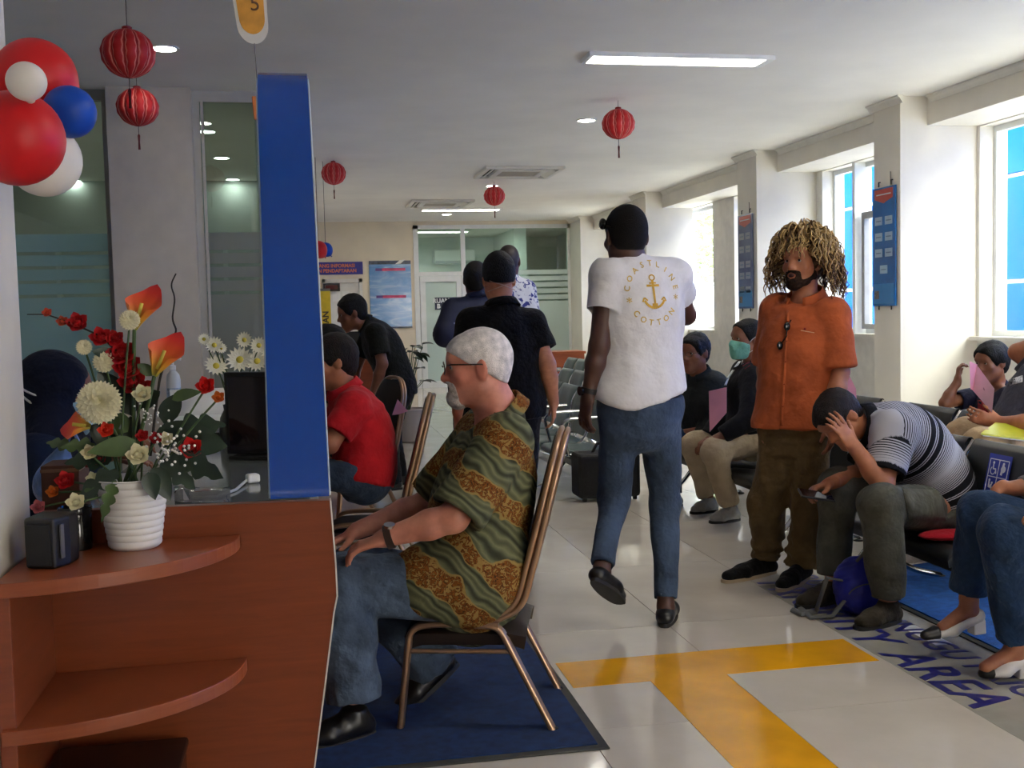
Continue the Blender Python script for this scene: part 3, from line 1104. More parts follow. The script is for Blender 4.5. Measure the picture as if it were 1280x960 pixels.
pic = MB()                                        # wheelchair
pic.prism(disc((-0.036, 0.060), 0.006), nb * 0.001)
stroke(pic, [(-0.036, 0.052), (-0.034, 0.034), (-0.018, 0.034), (-0.012, 0.016)], 0.006)
stroke(pic, [(-0.034 + 0.016 * math.cos(a), 0.026 + 0.016 * math.sin(a)) for a in [2.2 + k * 0.42 for k in range(10)]], 0.004)
pic.build('wheelchair_pictogram', SWH, st)
pic = MB()                                        # pregnant woman
pic.prism(disc((0.030, 0.060), 0.0065), nb * 0.001)
pic.prism(disc((0.032, 0.038), 0.015), nb * 0.001)
stroke(pic, [(0.028, 0.052), (0.024, 0.016)], 0.012)
pic.build('expectant_pictogram', SWH, st)
pic = MB()                                        # adult with child
pic.prism(disc((-0.044, -0.016), 0.006), nb * 0.001)
stroke(pic, [(-0.044, -0.024), (-0.042, -0.044), (-0.022, -0.046), (-0.020, -0.062)], 0.009)
pic.prism(disc((-0.024, -0.026), 0.005), nb * 0.001)
stroke(pic, [(-0.026, -0.034), (-0.034, -0.042)], 0.008)
pic.build('child_pictogram', SWH, st)
pic = MB()                                        # old person with a stick
pic.prism(disc((0.032, -0.014), 0.006), nb * 0.001)
stroke(pic, [(0.032, -0.022), (0.030, -0.046), (0.024, -0.066)], 0.009)
stroke(pic, [(0.030, -0.046), (0.038, -0.066)], 0.006)
stroke(pic, [(0.034, -0.028), (0.046, -0.038), (0.046, -0.066)], 0.003)
pic.build('elderly_pictogram', SWH, st)

# ------------------------------------------------------------------ posters on the pillars
def pillar_poster(y0, y1, z0, z1, label, blue, grey):
    t = thing('pillar_poster', label, 'poster', (XP - 0.01, (y0 + y1) / 2, z0), 0, 'hanging pillar posters')
    x = XP - 0.022
    MB().box(x, x + 0.012, y0, y1, z0, z1).build('board', M('poster_' + ('a' if not grey else 'b'), blue, 0.15, var=0.12, scale=3), t)
    w, h = y1 - y0, z1 - z0
    def Y(u):
        return y1 - u * w            # u runs towards the camera = to the right when read
    def Z(v):
        return z0 + v * h
    red = M('poster_red', (176, 62, 52), 0.3)
    MB().prism([(x - 0.001, Y(0.1), Z(0.985)), (x - 0.001, Y(0.9), Z(0.985)), (x - 0.001, Y(0.9), Z(0.905)), (x - 0.001, Y(0.5), Z(0.865)), (x - 0.001, Y(0.1), Z(0.905))], (-0.001, 0, 0)).build('heading', red, t)
    MB().box(x - 0.003, x - 0.002, Y(0.82), Y(0.18), Z(0.935), Z(0.945)).build('heading_line', M('poster_white', (206, 214, 222), 0.4), t)
    cards = [(0.28, 0.72), (0.72, 0.72), (0.28, 0.585), (0.72, 0.585), (0.28, 0.45), (0.72, 0.45), (0.5, 0.31)]
    if grey:
        cards = [(0.28, 0.77), (0.7, 0.77), (0.28, 0.63), (0.7, 0.63), (0.28, 0.47), (0.7, 0.47), (0.28, 0.35), (0.7, 0.35), (0.28, 0.2), (0.7, 0.2)]
    cw = M('poster_card' + ('b' if grey else ''), (150, 182, 206) if not grey else (140, 150, 170), 0.4)
    for u, v in cards:
        MB().box(x - 0.003, x - 0.001, Y(u + 0.16), Y(u - 0.16), Z(v - 0.035), Z(v + 0.035)).build('card', cw, t)
        MB().box(x - 0.004, x - 0.003, Y(u + 0.11), Y(u - 0.11), Z(v - 0.006), Z(v + 0.004)).build('card_line', M('poster_ink', (86, 116, 150), 0.5), t)
    MB().box(x - 0.003, x - 0.001, Y(0.94), Y(0.06), Z(0.02), Z(0.19)).build('footer', M('poster_footer', (44, 122, 184), 0.3), t)
    MB().box(x - 0.004, x - 0.003, Y(0.3), Y(0.1), Z(0.06), Z(0.13)).build('photo', M('poster_photo', (92, 84, 84), 0.5, var=0.5, scale=60), t)
    for v in (1.02, -0.02):
        for u in (0.25, 0.8):
            MB().tube([(x + 0.006, Y(u), Z(v) - 0.012), (x + 0.006, Y(u), Z(v) + 0.03), (XP - 0.001, Y(u), Z(v) + 0.03)], 0.006, 6).build('clip', BLACKP, t, smooth=True)
    if True:
        MB().tube([(x + 0.01, Y(0.75), Z(1.0)), (x + 0.01, Y(0.75), Z(1.12))], 0.003, 6).build('cord', BLACKP, t)
    return t


pillar_poster(8.44, 8.81, 1.30, 2.315, 'narrow blue poster with white cards hanging on the nearest pillar', (28, 100, 170), False)
pillar_poster(11.41, 11.82, 1.31, 2.365, 'narrow blue-grey poster with small cards hanging on the pillar behind the orange shirt', (112, 124, 158), True)  # a reflection is put into the board colour as a greyer blue

# ------------------------------------------------------------------ far wall fittings
pb = thing('notice_board', 'glossy light blue poster board with pink headings on the far cream wall', 'poster', (1.55, YF - 0.02, 1.11))
m, nt, b = new_mat('poster_sky')
tc = node(nt, 'ShaderNodeTexCoord')
ns = node(nt, 'ShaderNodeTexNoise', Scale=2.2, Detail=6.0, Distortion=1.2)
mp = node(nt, 'ShaderNodeMapping')
mp.inputs['Scale'].default_value = (1, 1, 3.5)
nt.links.new(tc.outputs['Object'], mp.inputs[0])
nt.links.new(mp.outputs[0], ns.inputs['Vector'])
r = ramp(nt, ns.outputs[0], [(0.3, (70, 130, 190)), (0.5, (106, 154, 204)), (0.72, (176, 206, 230))])
nt.links.new(r.outputs[0], b.inputs['Base Color'])
b.inputs['Roughness'].default_value = 0.15
MB().box(1.185, 1.94, YF - 0.025, YF - 0.001, 1.11, 2.335).build('board', m, pb)
MB().box(1.185, 1.94, YF - 0.03, YF - 0.025, 2.27, 2.335).build('top_strip', M('dark_strip', (58, 66, 84), 0.4, var=0.4, scale=14), pb)
MB().box(1.185, 1.94, YF - 0.03, YF - 0.025, 1.11, 1.14).build('bottom_strip', M('dark_strip', (58, 66, 84)), pb)
for z in (2.15, 1.66):
    MB().box(1.3, 1.84, YF - 0.028, YF - 0.025, z, z + 0.05).build('heading', M('pink_heading', (196, 70, 110), 0.4, var=0.2, scale=6), pb)
    MB().box(1.3, 1.42, YF - 0.029, YF - 0.028, z, z + 0.05).build('heading_start', M('violet_heading', (86, 56, 128), 0.4), pb)
MB().prism([(1.66, YF - 0.032, 2.27), (1.74, YF - 0.032, 2.34), (1.84, YF - 0.032, 2.35), (1.76, YF - 0.032, 2.28)], (0, 0.003, 0)).build('curled_tape', M('paper_white'), pb)
sg = thing('wall_sign', 'blue wall sign with two lines of orange lettering above the doorway', 'sign', (0.6, YF - 0.02, 2.1))
MB().box(0.0, 1.075, YF - 0.03, YF - 0.001, 2.10, 2.325).build('board', M('sign_blue', (38, 38, 140), 0.35), sg)
OR = M('sign_orange', (214, 120, 84), 0.5)
word_line(('RUANG', 'INFORMASI'), 0.085, OR, frame4((0.56, YF - 0.032, 2.255), (1, 0, 0), (0, 0, 1)), sg, 0, 0.003, 1.0)
word_line(('DAN', 'PENDAFTARAN'), 0.085, OR, frame4((0.56, YF - 0.032, 2.165), (1, 0, 0), (0, 0, 1)), sg, 0, 0.003, 1.0)
ld = thing('number_display', 'small dark red electronic number display over the doorway', 'display', (0.5, YF - 0.03, 1.88))
MB().box(0.36, 0.655, YF - 0.07, YF - 0.001, 1.80, 1.945).build('case', M('display_dark', (40, 14, 12), 0.25), ld, bevel=0.006)
MB().box(0.40, 0.615, YF - 0.073, YF - 0.07, 1.835, 1.91).build('screen', M('display_red', (84, 22, 18), 0.15), ld)
bn = thing('roll_up_banner', 'narrow yellow standing banner with dark vertical lettering by the doorway', 'banner', (0.38, 17.6, 0))
yb = 17.6
x0b, x1b = at_y(401, 400, yb).x, at_y(414, 400, yb).x
MB().box(x0b - 0.2, x1b, yb, yb + 0.006, 0.06, 1.75).build('fabric', M('banner_yellow', (216, 186, 40), 0.6, var=0.05), bn)
MB().box(x0b - 0.22, x1b + 0.02, yb - 0.08, yb + 0.08, 0.0, 0.06).build('base', ALUG, bn, bevel=0.01)
MB().box(x0b - 0.2, x1b, yb - 0.006, yb + 0.012, 1.75, 1.79).build('top_rail', M('rail_grey', (110, 110, 108), 0.4), bn)
text_mesh('letters', 'ANTRIAN', 0.13, M('banner_ink', (70, 60, 30), 0.6), frame4((x1b - 0.08, yb - 0.002, 1.15), (0, 0, 1), (-1, 0, 0)), bn, 0.0005, bold=0.004)
ds = thing('door_sign', 'small dark navy room sign with white lettering on the frosted door', 'sign', (2.45, YF - 0.02, 1.5))
pa, pb_ = at_y(543, 372, YF), at_y(562, 387, YF)
MB().box(pa.x, pa.x + 0.5, YF - 0.034, YF - 0.031, pb_.z, pa.z).build('board', M('sign_navy', (38, 42, 62), 0.4), ds)
hh = pa.z - pb_.z
text_mesh('letters', 'RUANG', hh * 0.5, M('sign_white', (225, 228, 228), 0.5), frame4((pa.x + 0.16, YF - 0.036, pa.z - hh * 0.28), (1, 0, 0), (0, 0, 1)), ds, 0.0005, bold=0.003)
text_mesh('letters', 'B', hh * 0.5, M('sign_white', (225, 228, 228), 0.5), frame4((pa.x + 0.07, YF - 0.036, pa.z - hh * 0.72), (1, 0, 0), (0, 0, 1)), ds, 0.0005, bold=0.004)
text_mesh('letters', 'A', hh * 0.5, M('sign_white', (225, 228, 228), 0.5), frame4((pa.x + 0.17, YF - 0.036, pa.z - hh * 0.72), (1, 0, 0), (0, 0, 1)), ds, 0.0005, bold=0.004)
# wall air conditioner in the glazed office
ya = 23.95
pa, pb_ = at_y(541, 313, ya), at_y(592, 330, ya)
ac = thing('wall_air_conditioner', 'white split air conditioner on the office wall behind the glass', 'air conditioner', ((pa.x + pb_.x) / 2, ya - 0.1, pb_.z))
MB().box(pa.x, pb_.x, ya - 0.2, ya, pb_.z, pa.z).build('body', M('ac_white', (226, 230, 228), 0.4), ac, bevel=0.03, seg=3)
MB().box(pa.x + 0.03, pb_.x - 0.03, ya - 0.205, ya - 0.19, pb_.z + 0.01, pb_.z + 0.07).build('air_flap', M('ac_flap_grey', (160, 168, 166), 0.5), ac)  # flap in a darker grey than the body

# wooden desks further back
dk = thing('wooden_desk', 'orange-brown wooden desk in front of the far glass partition', 'desk', (3.6, 16.8, 0))
pa = at_y(690, 440, 16.6)
DW = wood_mat('orange_desk', (188, 96, 50), (160, 76, 38))
MB().box(pa.x - 0.5, pa.x + 0.55, 16.6, 17.2, pa.z - 0.04, pa.z).build('top', DW, dk, bevel=0.004)
MB().box(pa.x - 0.48, pa.x + 0.53, 16.63, 16.66, 0, pa.z - 0.04).build('front_panel', DW, dk)
for xx in (pa.x - 0.48, pa.x + 0.5):
    MB().box(xx, xx + 0.03, 16.66, 17.17, 0, pa.z - 0.04).build('side_panel', DW, dk)
dk = thing('wooden_counter', 'brown wooden counter in front of the bending man', 'counter', (0.35, 10.4, 0))
MB().box(-0.1, 0.62, 10.3, 10.34, 0, 0.98).build('front_panel', WOOD, dk)
MB().box(-0.1, 0.64, 10.26, 10.9, 0.98, 1.02).build('top', M('counter_top_dark', (60, 56, 54), 0.3), dk, bevel=0.004)
MB().box(0.58, 0.62, 10.34, 10.86, 0, 0.98).build('side_panel', WOOD, dk)
mo = thing('monitor', 'dark computer monitor back on the brown wooden counter', 'monitor', (0.5, 10.5, 1.02))
MB().box(0.36, 0.58, 10.5, 10.53, 1.05, 1.18).build('screen', BLACKP, mo, bevel=0.008)
MB().box(0.45, 0.48, 10.53, 10.56, 1.02, 1.10).build('stand', BLACKP, mo)
MB().box(0.40, 0.53, 10.48, 10.60, 1.02, 1.03).build('base', BLACKP, mo)
# ================================================================== implicit bodies
class Field:
    """signed-distance grid that bodies and clothes are blended into, then skinned as one continuous mesh"""

    def __init__(self, lo, hi, h):
        self.h = h
        self.o = np.array(lo, float) - 4 * h
        n = np.ceil((np.array(hi, float) - np.array(lo, float)) / h).astype(int) + 9
        self.n = n
        self.d = np.full(n, 9.0, np.float32)

    def _sl(self, lo, hi):
        a = np.clip(np.floor((np.array(lo) - self.o) / self.h).astype(int), 0, self.n - 1)
        b = np.clip(np.ceil((np.array(hi) - self.o) / self.h).astype(int) + 1, 0, self.n)
        b = np.maximum(b, a + 1)
        sl = tuple(slice(int(i), int(j)) for i, j in zip(a, b))
        ax = [(self.o[i] + self.h * np.arange(a[i], b[i])).astype(np.float32) for i in range(3)]
        return sl, ax[0][:, None, None], ax[1][None, :, None], ax[2][None, None, :]

    def add(self, prim, k=0.02):
        lo, hi, fn = prim
        pad = k + 2.5 * self.h
        sl, X, Y, Z = self._sl(np.array(lo) - pad, np.array(hi) + pad)
        n = fn(X, Y, Z)
        d = self.d[sl]
        if k > 0:
            t = np.clip(0.5 + 0.5 * (d - n) / k, 0, 1)
            self.d[sl] = d * (1 - t) + n * t - k * t * (1 - t)
        else:
            self.d[sl] = np.minimum(d, n)
        return self

    def sub(self, prim, k=0.01):
        lo, hi, fn = prim
        pad = k + 2.5 * self.h
        sl, X, Y, Z = self._sl(np.array(lo) - pad, np.array(hi) + pad)
        n = -fn(X, Y, Z)
        d = self.d[sl]
        if k > 0:
            t = np.clip(0.5 - 0.5 * (d - n) / k, 0, 1)
            self.d[sl] = d * (1 - t) + n * t + k * t * (1 - t)
        else:
            self.d[sl] = np.maximum(d, n)
        return self

    def cut(self, p, nrm, rad=None):
        """remove what lies beyond plane (p, nrm), inside a ball's box of size rad"""
        p, nrm = np.array(p, float), _n(nrm)
        if rad is None:
            lo, hi = self.o, self.o + self.h * self.n
        else:
            lo, hi = p - rad, p + rad
        sl, X, Y, Z = self._sl(lo, hi)
        n = ((X - p[0]) * nrm[0] + (Y - p[1]) * nrm[1] + (Z - p[2]) * nrm[2]).astype(np.float32)
        if rad is not None:
            n = np.where((X - p[0]) ** 2 + (Y - p[1]) ** 2 + (Z - p[2]) ** 2 < rad * rad, n, -9)
        self.d[sl] = np.maximum(self.d[sl], n)
        return self

    def mesh(self, smooth=1):
        d = self.d
        ins = d < 0
        nx, ny, nz = d.shape
        s = np.zeros((nx - 1, ny - 1, nz - 1), np.int8)
        for i in (0, 1):
            for j in (0, 1):
                for k in (0, 1):
                    s += ins[i:nx - 1 + i, j:ny - 1 + j, k:nz - 1 + k]
        act = (s > 0) & (s < 8)
        idx = np.argwhere(act)
        if len(idx) == 0:
            return np.zeros((0, 3)), np.zeros((0, 4), int)
        vid = np.full(act.shape, -1, np.int32)
        vid[act] = np.arange(len(idx), dtype=np.int32)
        cor = [(i, j, k) for i in (0, 1) for j in (0, 1) for k in (0, 1)]
        vals = np.stack([d[idx[:, 0] + i, idx[:, 1] + j, idx[:, 2] + k] for i, j, k in cor], 1)
        acc = np.zeros((len(idx), 3))
        cnt = np.zeros(len(idx))
        for a in range(8):
            for b in range(a + 1, 8):
                ca, cb = np.array(cor[a]), np.array(cor[b])
                if np.abs(ca - cb).sum() != 1:
                    continue
                va, vb = vals[:, a], vals[:, b]
                m = (va < 0) != (vb < 0)
                t = np.where(m, va / np.where(m, va - vb, 1), 0)
                acc += m[:, None] * (ca + t[:, None] * (cb - ca))
                cnt += m
        V = self.o + self.h * (idx + acc / cnt[:, None])
        Q = []
        for ax in range(3):
            o1, o2 = (ax + 1) % 3, (ax + 2) % 3
            sl0 = [slice(1, n - 1) for n in d.shape]
            sl1 = list(sl0)
            sl0[ax] = slice(0, d.shape[ax] - 1)
            sl1[ax] = slice(1, d.shape[ax])
            A, B = ins[tuple(sl0)], ins[tuple(sl1)]
            for flip in (False, True):
                e = np.argwhere((A & ~B) if not flip else (~A & B))
                if len(e) == 0:
                    continue
                e[:, o1] += 1
                e[:, o2] += 1
                q = []
                for (u, v) in ((0, 0), (-1, 0), (-1, -1), (0, -1)):
                    c = e.copy()
                    c[:, o1] += u
                    c[:, o2] += v
                    q.append(vid[c[:, 0], c[:, 1], c[:, 2]])
                q = np.stack(q, 1)
                Q.append(q[:, ::-1] if flip else q)
        Q = np.concatenate(Q)
        Q = Q[(Q >= 0).all(1)]
        for _ in range(smooth):
            V = V * 0.45 + 0.55 * nb_mean(V, Q)
        return V, Q


def nb_mean(V, Q):
    e0 = np.concatenate([Q[:, 0], Q[:, 1], Q[:, 2], Q[:, 3]])
    e1 = np.concatenate([Q[:, 1], Q[:, 2], Q[:, 3], Q[:, 0]])
    n = len(V)
    c = np.bincount(e0, minlength=n) + np.bincount(e1, minlength=n)
    out = np.zeros_like(V)
    for k in range(3):
        out[:, k] = np.bincount(e0, V[e1, k], n) + np.bincount(e1, V[e0, k], n)
    c = np.maximum(c, 1)
    return out / c[:, None]


def normals(V, Q):
    a, b, c, d = V[Q[:, 0]], V[Q[:, 1]], V[Q[:, 2]], V[Q[:, 3]]
    f = np.cross(c - a, d - b)
    n = np.zeros_like(V)
    for i in range(4):
        for k in range(3):
            n[:, k] += np.bincount(Q[:, i], f[:, k], len(V))
    l = np.linalg.norm(n, axis=1)
    return n / np.maximum(l, 1e-12)[:, None]


def cap(a, b, ra, rb=None, side=None, ks=1.0):
    """tapered capsule, optionally wider along `side`"""
    a, b = np.array(a, float), np.array(b, float)
    rb = ra if rb is None else rb
    ba = b - a
    bb = max(float(ba @ ba), 1e-12)
    R = max(ra, rb) * max(1, ks)
    s = None if side is None else _n(side)

    def fn(X, Y, Z):
        px, py, pz = X - a[0], Y - a[1], Z - a[2]
        t = np.clip((px * ba[0] + py * ba[1] + pz * ba[2]) / bb, 0, 1)
        qx, qy, qz = px - t * ba[0], py - t * ba[1], pz - t * ba[2]
        l2 = qx * qx + qy * qy + qz * qz
        if s is not None and ks != 1.0:
            qs = qx * s[0] + qy * s[1] + qz * s[2]
            l2 = np.maximum(l2 - qs * qs, 0) + (qs / ks) ** 2
        return (np.sqrt(l2) - (ra + (rb - ra) * t)).astype(np.float32)

    return np.minimum(a, b) - R, np.maximum(a, b) + R, fn


def ell(c, axes, r):
    c = np.array(c, float)
    A = [_n(x) for x in axes]
    r = np.array(r, float)
    R = r.max()

    def fn(X, Y, Z):
        px, py, pz = X - c[0], Y - c[1], Z - c[2]
        k0 = 0
        k1 = 0
        for a, q in zip(A, r):
            u = px * a[0] + py * a[1] + pz * a[2]
            k0 = k0 + (u / q) ** 2
            k1 = k1 + (u / (q * q)) ** 2
        k0, k1 = np.sqrt(k0), np.sqrt(k1)
        return (k0 * (k0 - 1) / np.maximum(k1, 1e-6)).astype(np.float32)

    return c - R, c + R, fn


def clip(prim, *planes, hole=None):
    """primitive kept on the inner side of planes [(point, normal)], with an optional hollow"""
    lo, hi, fn = prim

    def g(X, Y, Z):
        d = fn(X, Y, Z)
        for p, n in planes:
            n = _n(n)
            d = np.maximum(d, ((X - p[0]) * n[0] + (Y - p[1]) * n[1] + (Z - p[2]) * n[2]).astype(np.float32))
        if hole is not None:
            d = np.maximum(d, -hole[2](X, Y, Z))
        return d

    return lo, hi, g


def folds(V, N, amp, scale=1.0, seed=0):
    r = np.random.default_rng(seed)
    acc = np.zeros(len(V))
    W = V.copy()
    for o in range(3):
        K = r.normal(size=(3, 3)) * (9, 17, 30)[o] * scale
        ph = r.uniform(0, 6.28, 3)
        s = np.sin(V @ K[0] + ph[0] + 1.6 * np.sin(V @ K[1] * 0.6 + ph[1]))
        acc += s * (1, 0.55, 0.3)[o]
    return V + N * (amp * acc)[:, None]


def sdf_object(name, V, Q, mat, parent, attrs=None):
    inv = np.array(world_matrix(parent).inverted()) if parent is not None else np.eye(4)
    W = V @ inv[:3, :3].T + inv[:3, 3]
    me = bpy.data.meshes.new(name)
    nv, nq = len(W), len(Q)
    me.vertices.add(nv)
    me.loops.add(nq * 4)
    me.polygons.add(nq)
    me.vertices.foreach_set('co', W.astype(np.float32).ravel())
    me.loops.foreach_set('vertex_index', Q.astype(np.int32).ravel())
    me.polygons.foreach_set('loop_start', np.arange(0, nq * 4, 4, dtype=np.int32))
    me.polygons.foreach_set('use_smooth', np.ones(nq, bool))
    me.update(calc_edges=True)
    for k, val in (attrs or {}).items():
        if val.ndim == 1:
            at = me.attributes.new(k, 'FLOAT', 'POINT')
            at.data.foreach_set('value', val.astype(np.float32))
        else:
            at = me.attributes.new(k, 'FLOAT_COLOR', 'POINT')
            c = np.concatenate([val, np.ones((nv, 1))], 1)
            at.data.foreach_set('color', c.astype(np.float32).ravel())
    o = bpy.data.objects.new(name, me)
    COL.objects.link(o)
    if mat:
        me.materials.append(mat)
    o.parent = parent
    return o


def skin_mat(name, rgb, rough=0.5):
    if name in MATS:
        return MATS[name]
    m, nt, b = new_mat(name)
    L = nt.links.new
    tc = node(nt, 'ShaderNodeTexCoord')
    ns = node(nt, 'ShaderNodeTexNoise', Scale=26.0, Detail=4.0)
    L(tc.outputs['Object'], ns.inputs['Vector'])
    lo = tuple(v * k for v, k in zip(rgb, (0.92, 0.88, 0.86)))
    hi = tuple(min(255, v * k) for v, k in zip(rgb, (1.05, 1.04, 1.04)))
    r = ramp(nt, ns.outputs[0], [(0.3, lo), (0.7, hi)])
    at = node(nt, 'ShaderNodeAttribute', attribute_name='tint')
    c = mix(nt, 1.0, r.outputs[0], at.outputs['Color'], 'MULTIPLY')
    L(c, b.inputs['Base Color'])
    b.inputs['Roughness'].default_value = rough
    b.inputs['Subsurface Weight'].default_value = 0.12
    b.inputs['Subsurface Radius'].default_value = (0.01, 0.004, 0.002)
    nb_ = node(nt, 'ShaderNodeTexNoise', Scale=220.0, Detail=2.0)
    L(tc.outputs['Object'], nb_.inputs['Vector'])
    bp_ = node(nt, 'ShaderNodeBump', Strength=0.12, Distance=0.002)
    L(nb_.outputs[0], bp_.inputs['Height'])
    L(bp_.outputs[0], b.inputs['Normal'])
    MATS[name] = m
    return m


def cloth(name, rgb, var=0.08, scale=14, rough=0.85, bump=0.25, bscale=30):
    return M(name, rgb, rough, var=var, scale=scale, bump=min(1, bump * 1.6), bscale=bscale, sheen=0.05, spec=0.15, bdist=0.03)


def V3(p):
    return np.array(p, float)


# ------------------------------------------------------------------ a figure
class Figure:
    """lays a body out from joints and dresses it; every garment is built from the same joints as the body"""

    def __init__(self, label, J, skin, h=0.008, bulk=1.0, head=1.0, belly=0.0, waist=None, group=None, name='person', shw=1.0):
        self.h, self.bulk, self.hs, self.belly = h, bulk, head, belly
        self.J = {k: V3(at_y(*v)) for k, v in J.items() if k not in ('F', 'U')}
        J_ = self.J
        self.Fd = _n(J['F'])
        up = V3(J.get('U', (0, 0, 1)))
        self.Rd = _n(np.cross(self.Fd, up))
        self.Ud = np.cross(self.Rd, self.Fd)
        self.pel = (J_['hipL'] + J_['hipR']) / 2
        self.sho = (J_['shL'] + J_['shR']) / 2
        self.hip_ax = _n(J_['hipR'] - J_['hipL'])
        self.sh_ax = _n(J_['shR'] - J_['shL'])
        mid = (self.pel + self.sho) / 2
        self.mid = V3(at_y(*waist)) if waist is not None else mid
        low = min(v[2] for v in J_.values())
        base = self.pel.copy()
        base[2] = max(0, low - 0.02) if low < 0.3 else 0
        self.root = thing(name, label, 'person', (float(base[0]), float(base[1]), float(base[2])), 0, group)
        self.skin = skin
        P = np.array(list(J_.values()) + [J_['head'] + self.Ud * 0.2, J_['head'] - self.Ud * 0.1, self.pel + self.hip_ax * 0.25, self.pel - self.hip_ax * 0.25])
        self.lo, self.hi = P.min(0) - 0.22, P.max(0) + 0.22

    def spine(self, t):
        p0, p1, p2 = self.pel, 2 * self.mid - (self.pel + self.sho) / 2, self.sho
        if t < 0:
            return p0 + _n(p1 - p0) * t * np.linalg.norm(p2 - p0)
        return p0 * (1 - t) ** 2 + p1 * 2 * t * (1 - t) + p2 * t * t

    def side(self, t):
        t = min(max(t, 0), 1)
        return _n(self.hip_ax * (1 - t) + self.sh_ax * t)

    def front(self, t):
        e = 0.02
        up = _n(self.spine(t + e) - self.spine(t - e))
        return _n(np.cross(up, self.side(t)))

    SEC = [(-0.08, .150, .105, 0.0), (0.06, .168, .120, 0.0), (.26, .152, .110, .004), (.48, .148, .108, .008), (.68, .166, .116, .010), (.85, .172, .104, .002), (.97, .12, .072, -.008)]

    def sections(self, off=0.0, t0=-1, t1=2, flare=0.0):
        b = self.bulk
        wsc = np.linalg.norm(self.J['shR'] - self.J['shL']) / 0.36
        out_ = []
        for (t, w, d, f) in self.SEC:
            if t < t0 or t > t1:
                continue
            k = max(0, 1 - abs(t - 0.36) / 0.36)
            d2 = d * b + off + self.belly * k * 0.5
            w2 = w * (b * 0.6 + 0.4 * wsc if t > 0.6 else b) + off + flare * max(0, 0.5 - t) + self.belly * k * 0.4
            out_.append((self.spine(t) + self.front(t) * (f + self.belly * k * 0.6), w2, d2, self.side(t), t))
        return out_

    def torso(self, F, off=0.0, t0=-1, t1=2, k=0.04, flare=0.0):
        S = self.sections(off, t0, t1, flare)
        for (p, w, d, s, t), (p2, w2, d2, s2, t2) in zip(S, S[1:]):
            F.add(cap(p, p2, d, d2, s + s2, (w / d + w2 / d2) / 2), k)

    def yoke(self, F, off=0.0):
        J, b = self.J, self.bulk
        nk = J['neck']
        for s in ('L', 'R'):
            F.add(cap(self.spine(0.88), J['sh' + s], 0.062 * b + off, 0.056 * b + off), 0.05)
            F.add(cap(nk * 0.8 + self.spine(0.95) * 0.2, J['sh' + s] * 0.85 + nk * 0.15, 0.042 * b + off, 0.042 * b + off), 0.05)

    # ---- the body: one continuous mesh
    def head_prims(self, F, ears=True, nose=1.0, jaw=1.0):
        c, R, Fd, U, s = self.J['head'], self.Rd, self.Fd, self.Ud, self.hs
        ax = (R, Fd, U)

        def L(x, y, z):
            return c + (R * x + Fd * y + U * z) * s

        self.L = L
        F.add(ell(L(0, -0.014, 0.032), ax, np.array((.073, .094, .086)) * s), 0.01)
        F.add(ell(L(0, 0.022, -0.030), ax, np.array((.060, .073, .082)) * s), 0.03)
        F.add(ell(L(0, 0.044, 0.046), ax, np.array((.056, .046, .048)) * s), 0.03)
        F.add(cap(L(-0.048, 0.0, -0.058), L(0, 0.068, -0.094), .021 * s, .023 * s), 0.03)
        F.add(cap(L(0.048, 0.0, -0.058), L(0, 0.068, -0.094), .021 * s, .023 * s), 0.03)
        F.add(ell(L(0, 0.078, -0.093), ax, np.array((.022, .018, .018)) * s * jaw), 0.02)
        for sg in (-1, 1):
            F.add(ell(L(sg * 0.044, 0.058, -0.022), ax, np.array((.022, .02, .02)) * s), 0.02)       # cheek
        F.add(cap(L(-0.036, 0.080, 0.028), L(0.036, 0.080, 0.028), .0115 * s), 0.02)                  # brow
        for sg in (-1, 1):
            F.sub(ell(L(sg * 0.031, 0.097, 0.008), ax, np.array((.017, .014, .010)) * s), 0.012)      # socket
        for sg in (-1, 1):
            F.add(cap(L(sg * 0.018, 0.0795, 0.0150), L(sg * 0.044, 0.0745, 0.0145), .0045 * s), 0.004)
            F.add(cap(L(sg * 0.019, 0.0785, 0.0005), L(sg * 0.043, 0.0735, 0.0005), .0045 * s), 0.004)
        F.add(cap(L(0, 0.084, 0.014), L(0, 0.106, -0.026), .0075 * s, .0125 * s * nose), 0.012)        # nose
        for sg in (-1, 1):
            F.add(ell(L(sg * 0.012, 0.094, -0.029), ax, np.array((.009, .010, .008)) * s * nose), 0.008)
        F.add(cap(L(-0.02, 0.086, -0.054), L(0.02, 0.086, -0.054), .0075 * s, .0075 * s), 0.008)       # lips
        F.add(cap(L(-0.017, 0.086, -0.066), L(0.017, 0.086, -0.066), .008 * s, .008 * s), 0.008)
        F.sub(cap(L(-0.02, 0.098, -0.060), L(0.02, 0.098, -0.060), .0035 * s), 0.004)
        if ears:
            for sg in (-1, 1):
                F.add(ell(L(sg * 0.077, -0.010, -0.004), (R * 1 + Fd * 0.35 * sg, Fd - R * 0.35 * sg, U + Fd * -0.15), np.array((.0095, .019, .033)) * s), 0.008)
                F.sub(ell(L(sg * 0.089, -0.004, -0.002), ax, np.array((.008, .009, .016)) * s), 0.006)

    def arm(self, F, s, off=0.0, r=(.050, .041, .040, .026), wrist=True):
        J, b = self.J, self.bulk
        sh, el, wr = J['sh' + s], J['el' + s], J['wr' + s]
        F.add(cap(sh, el, r[0] * b + off, r[1] * b + off), 0.03)
        F.add(cap(el, el * 0.65 + wr * 0.35, r[1] * b * 0.98 + off, r[2] * b + off), 0.02)
        F.add(cap(el * 0.65 + wr * 0.35, wr, r[2] * b + off, r[3] * b + off), 0.02)

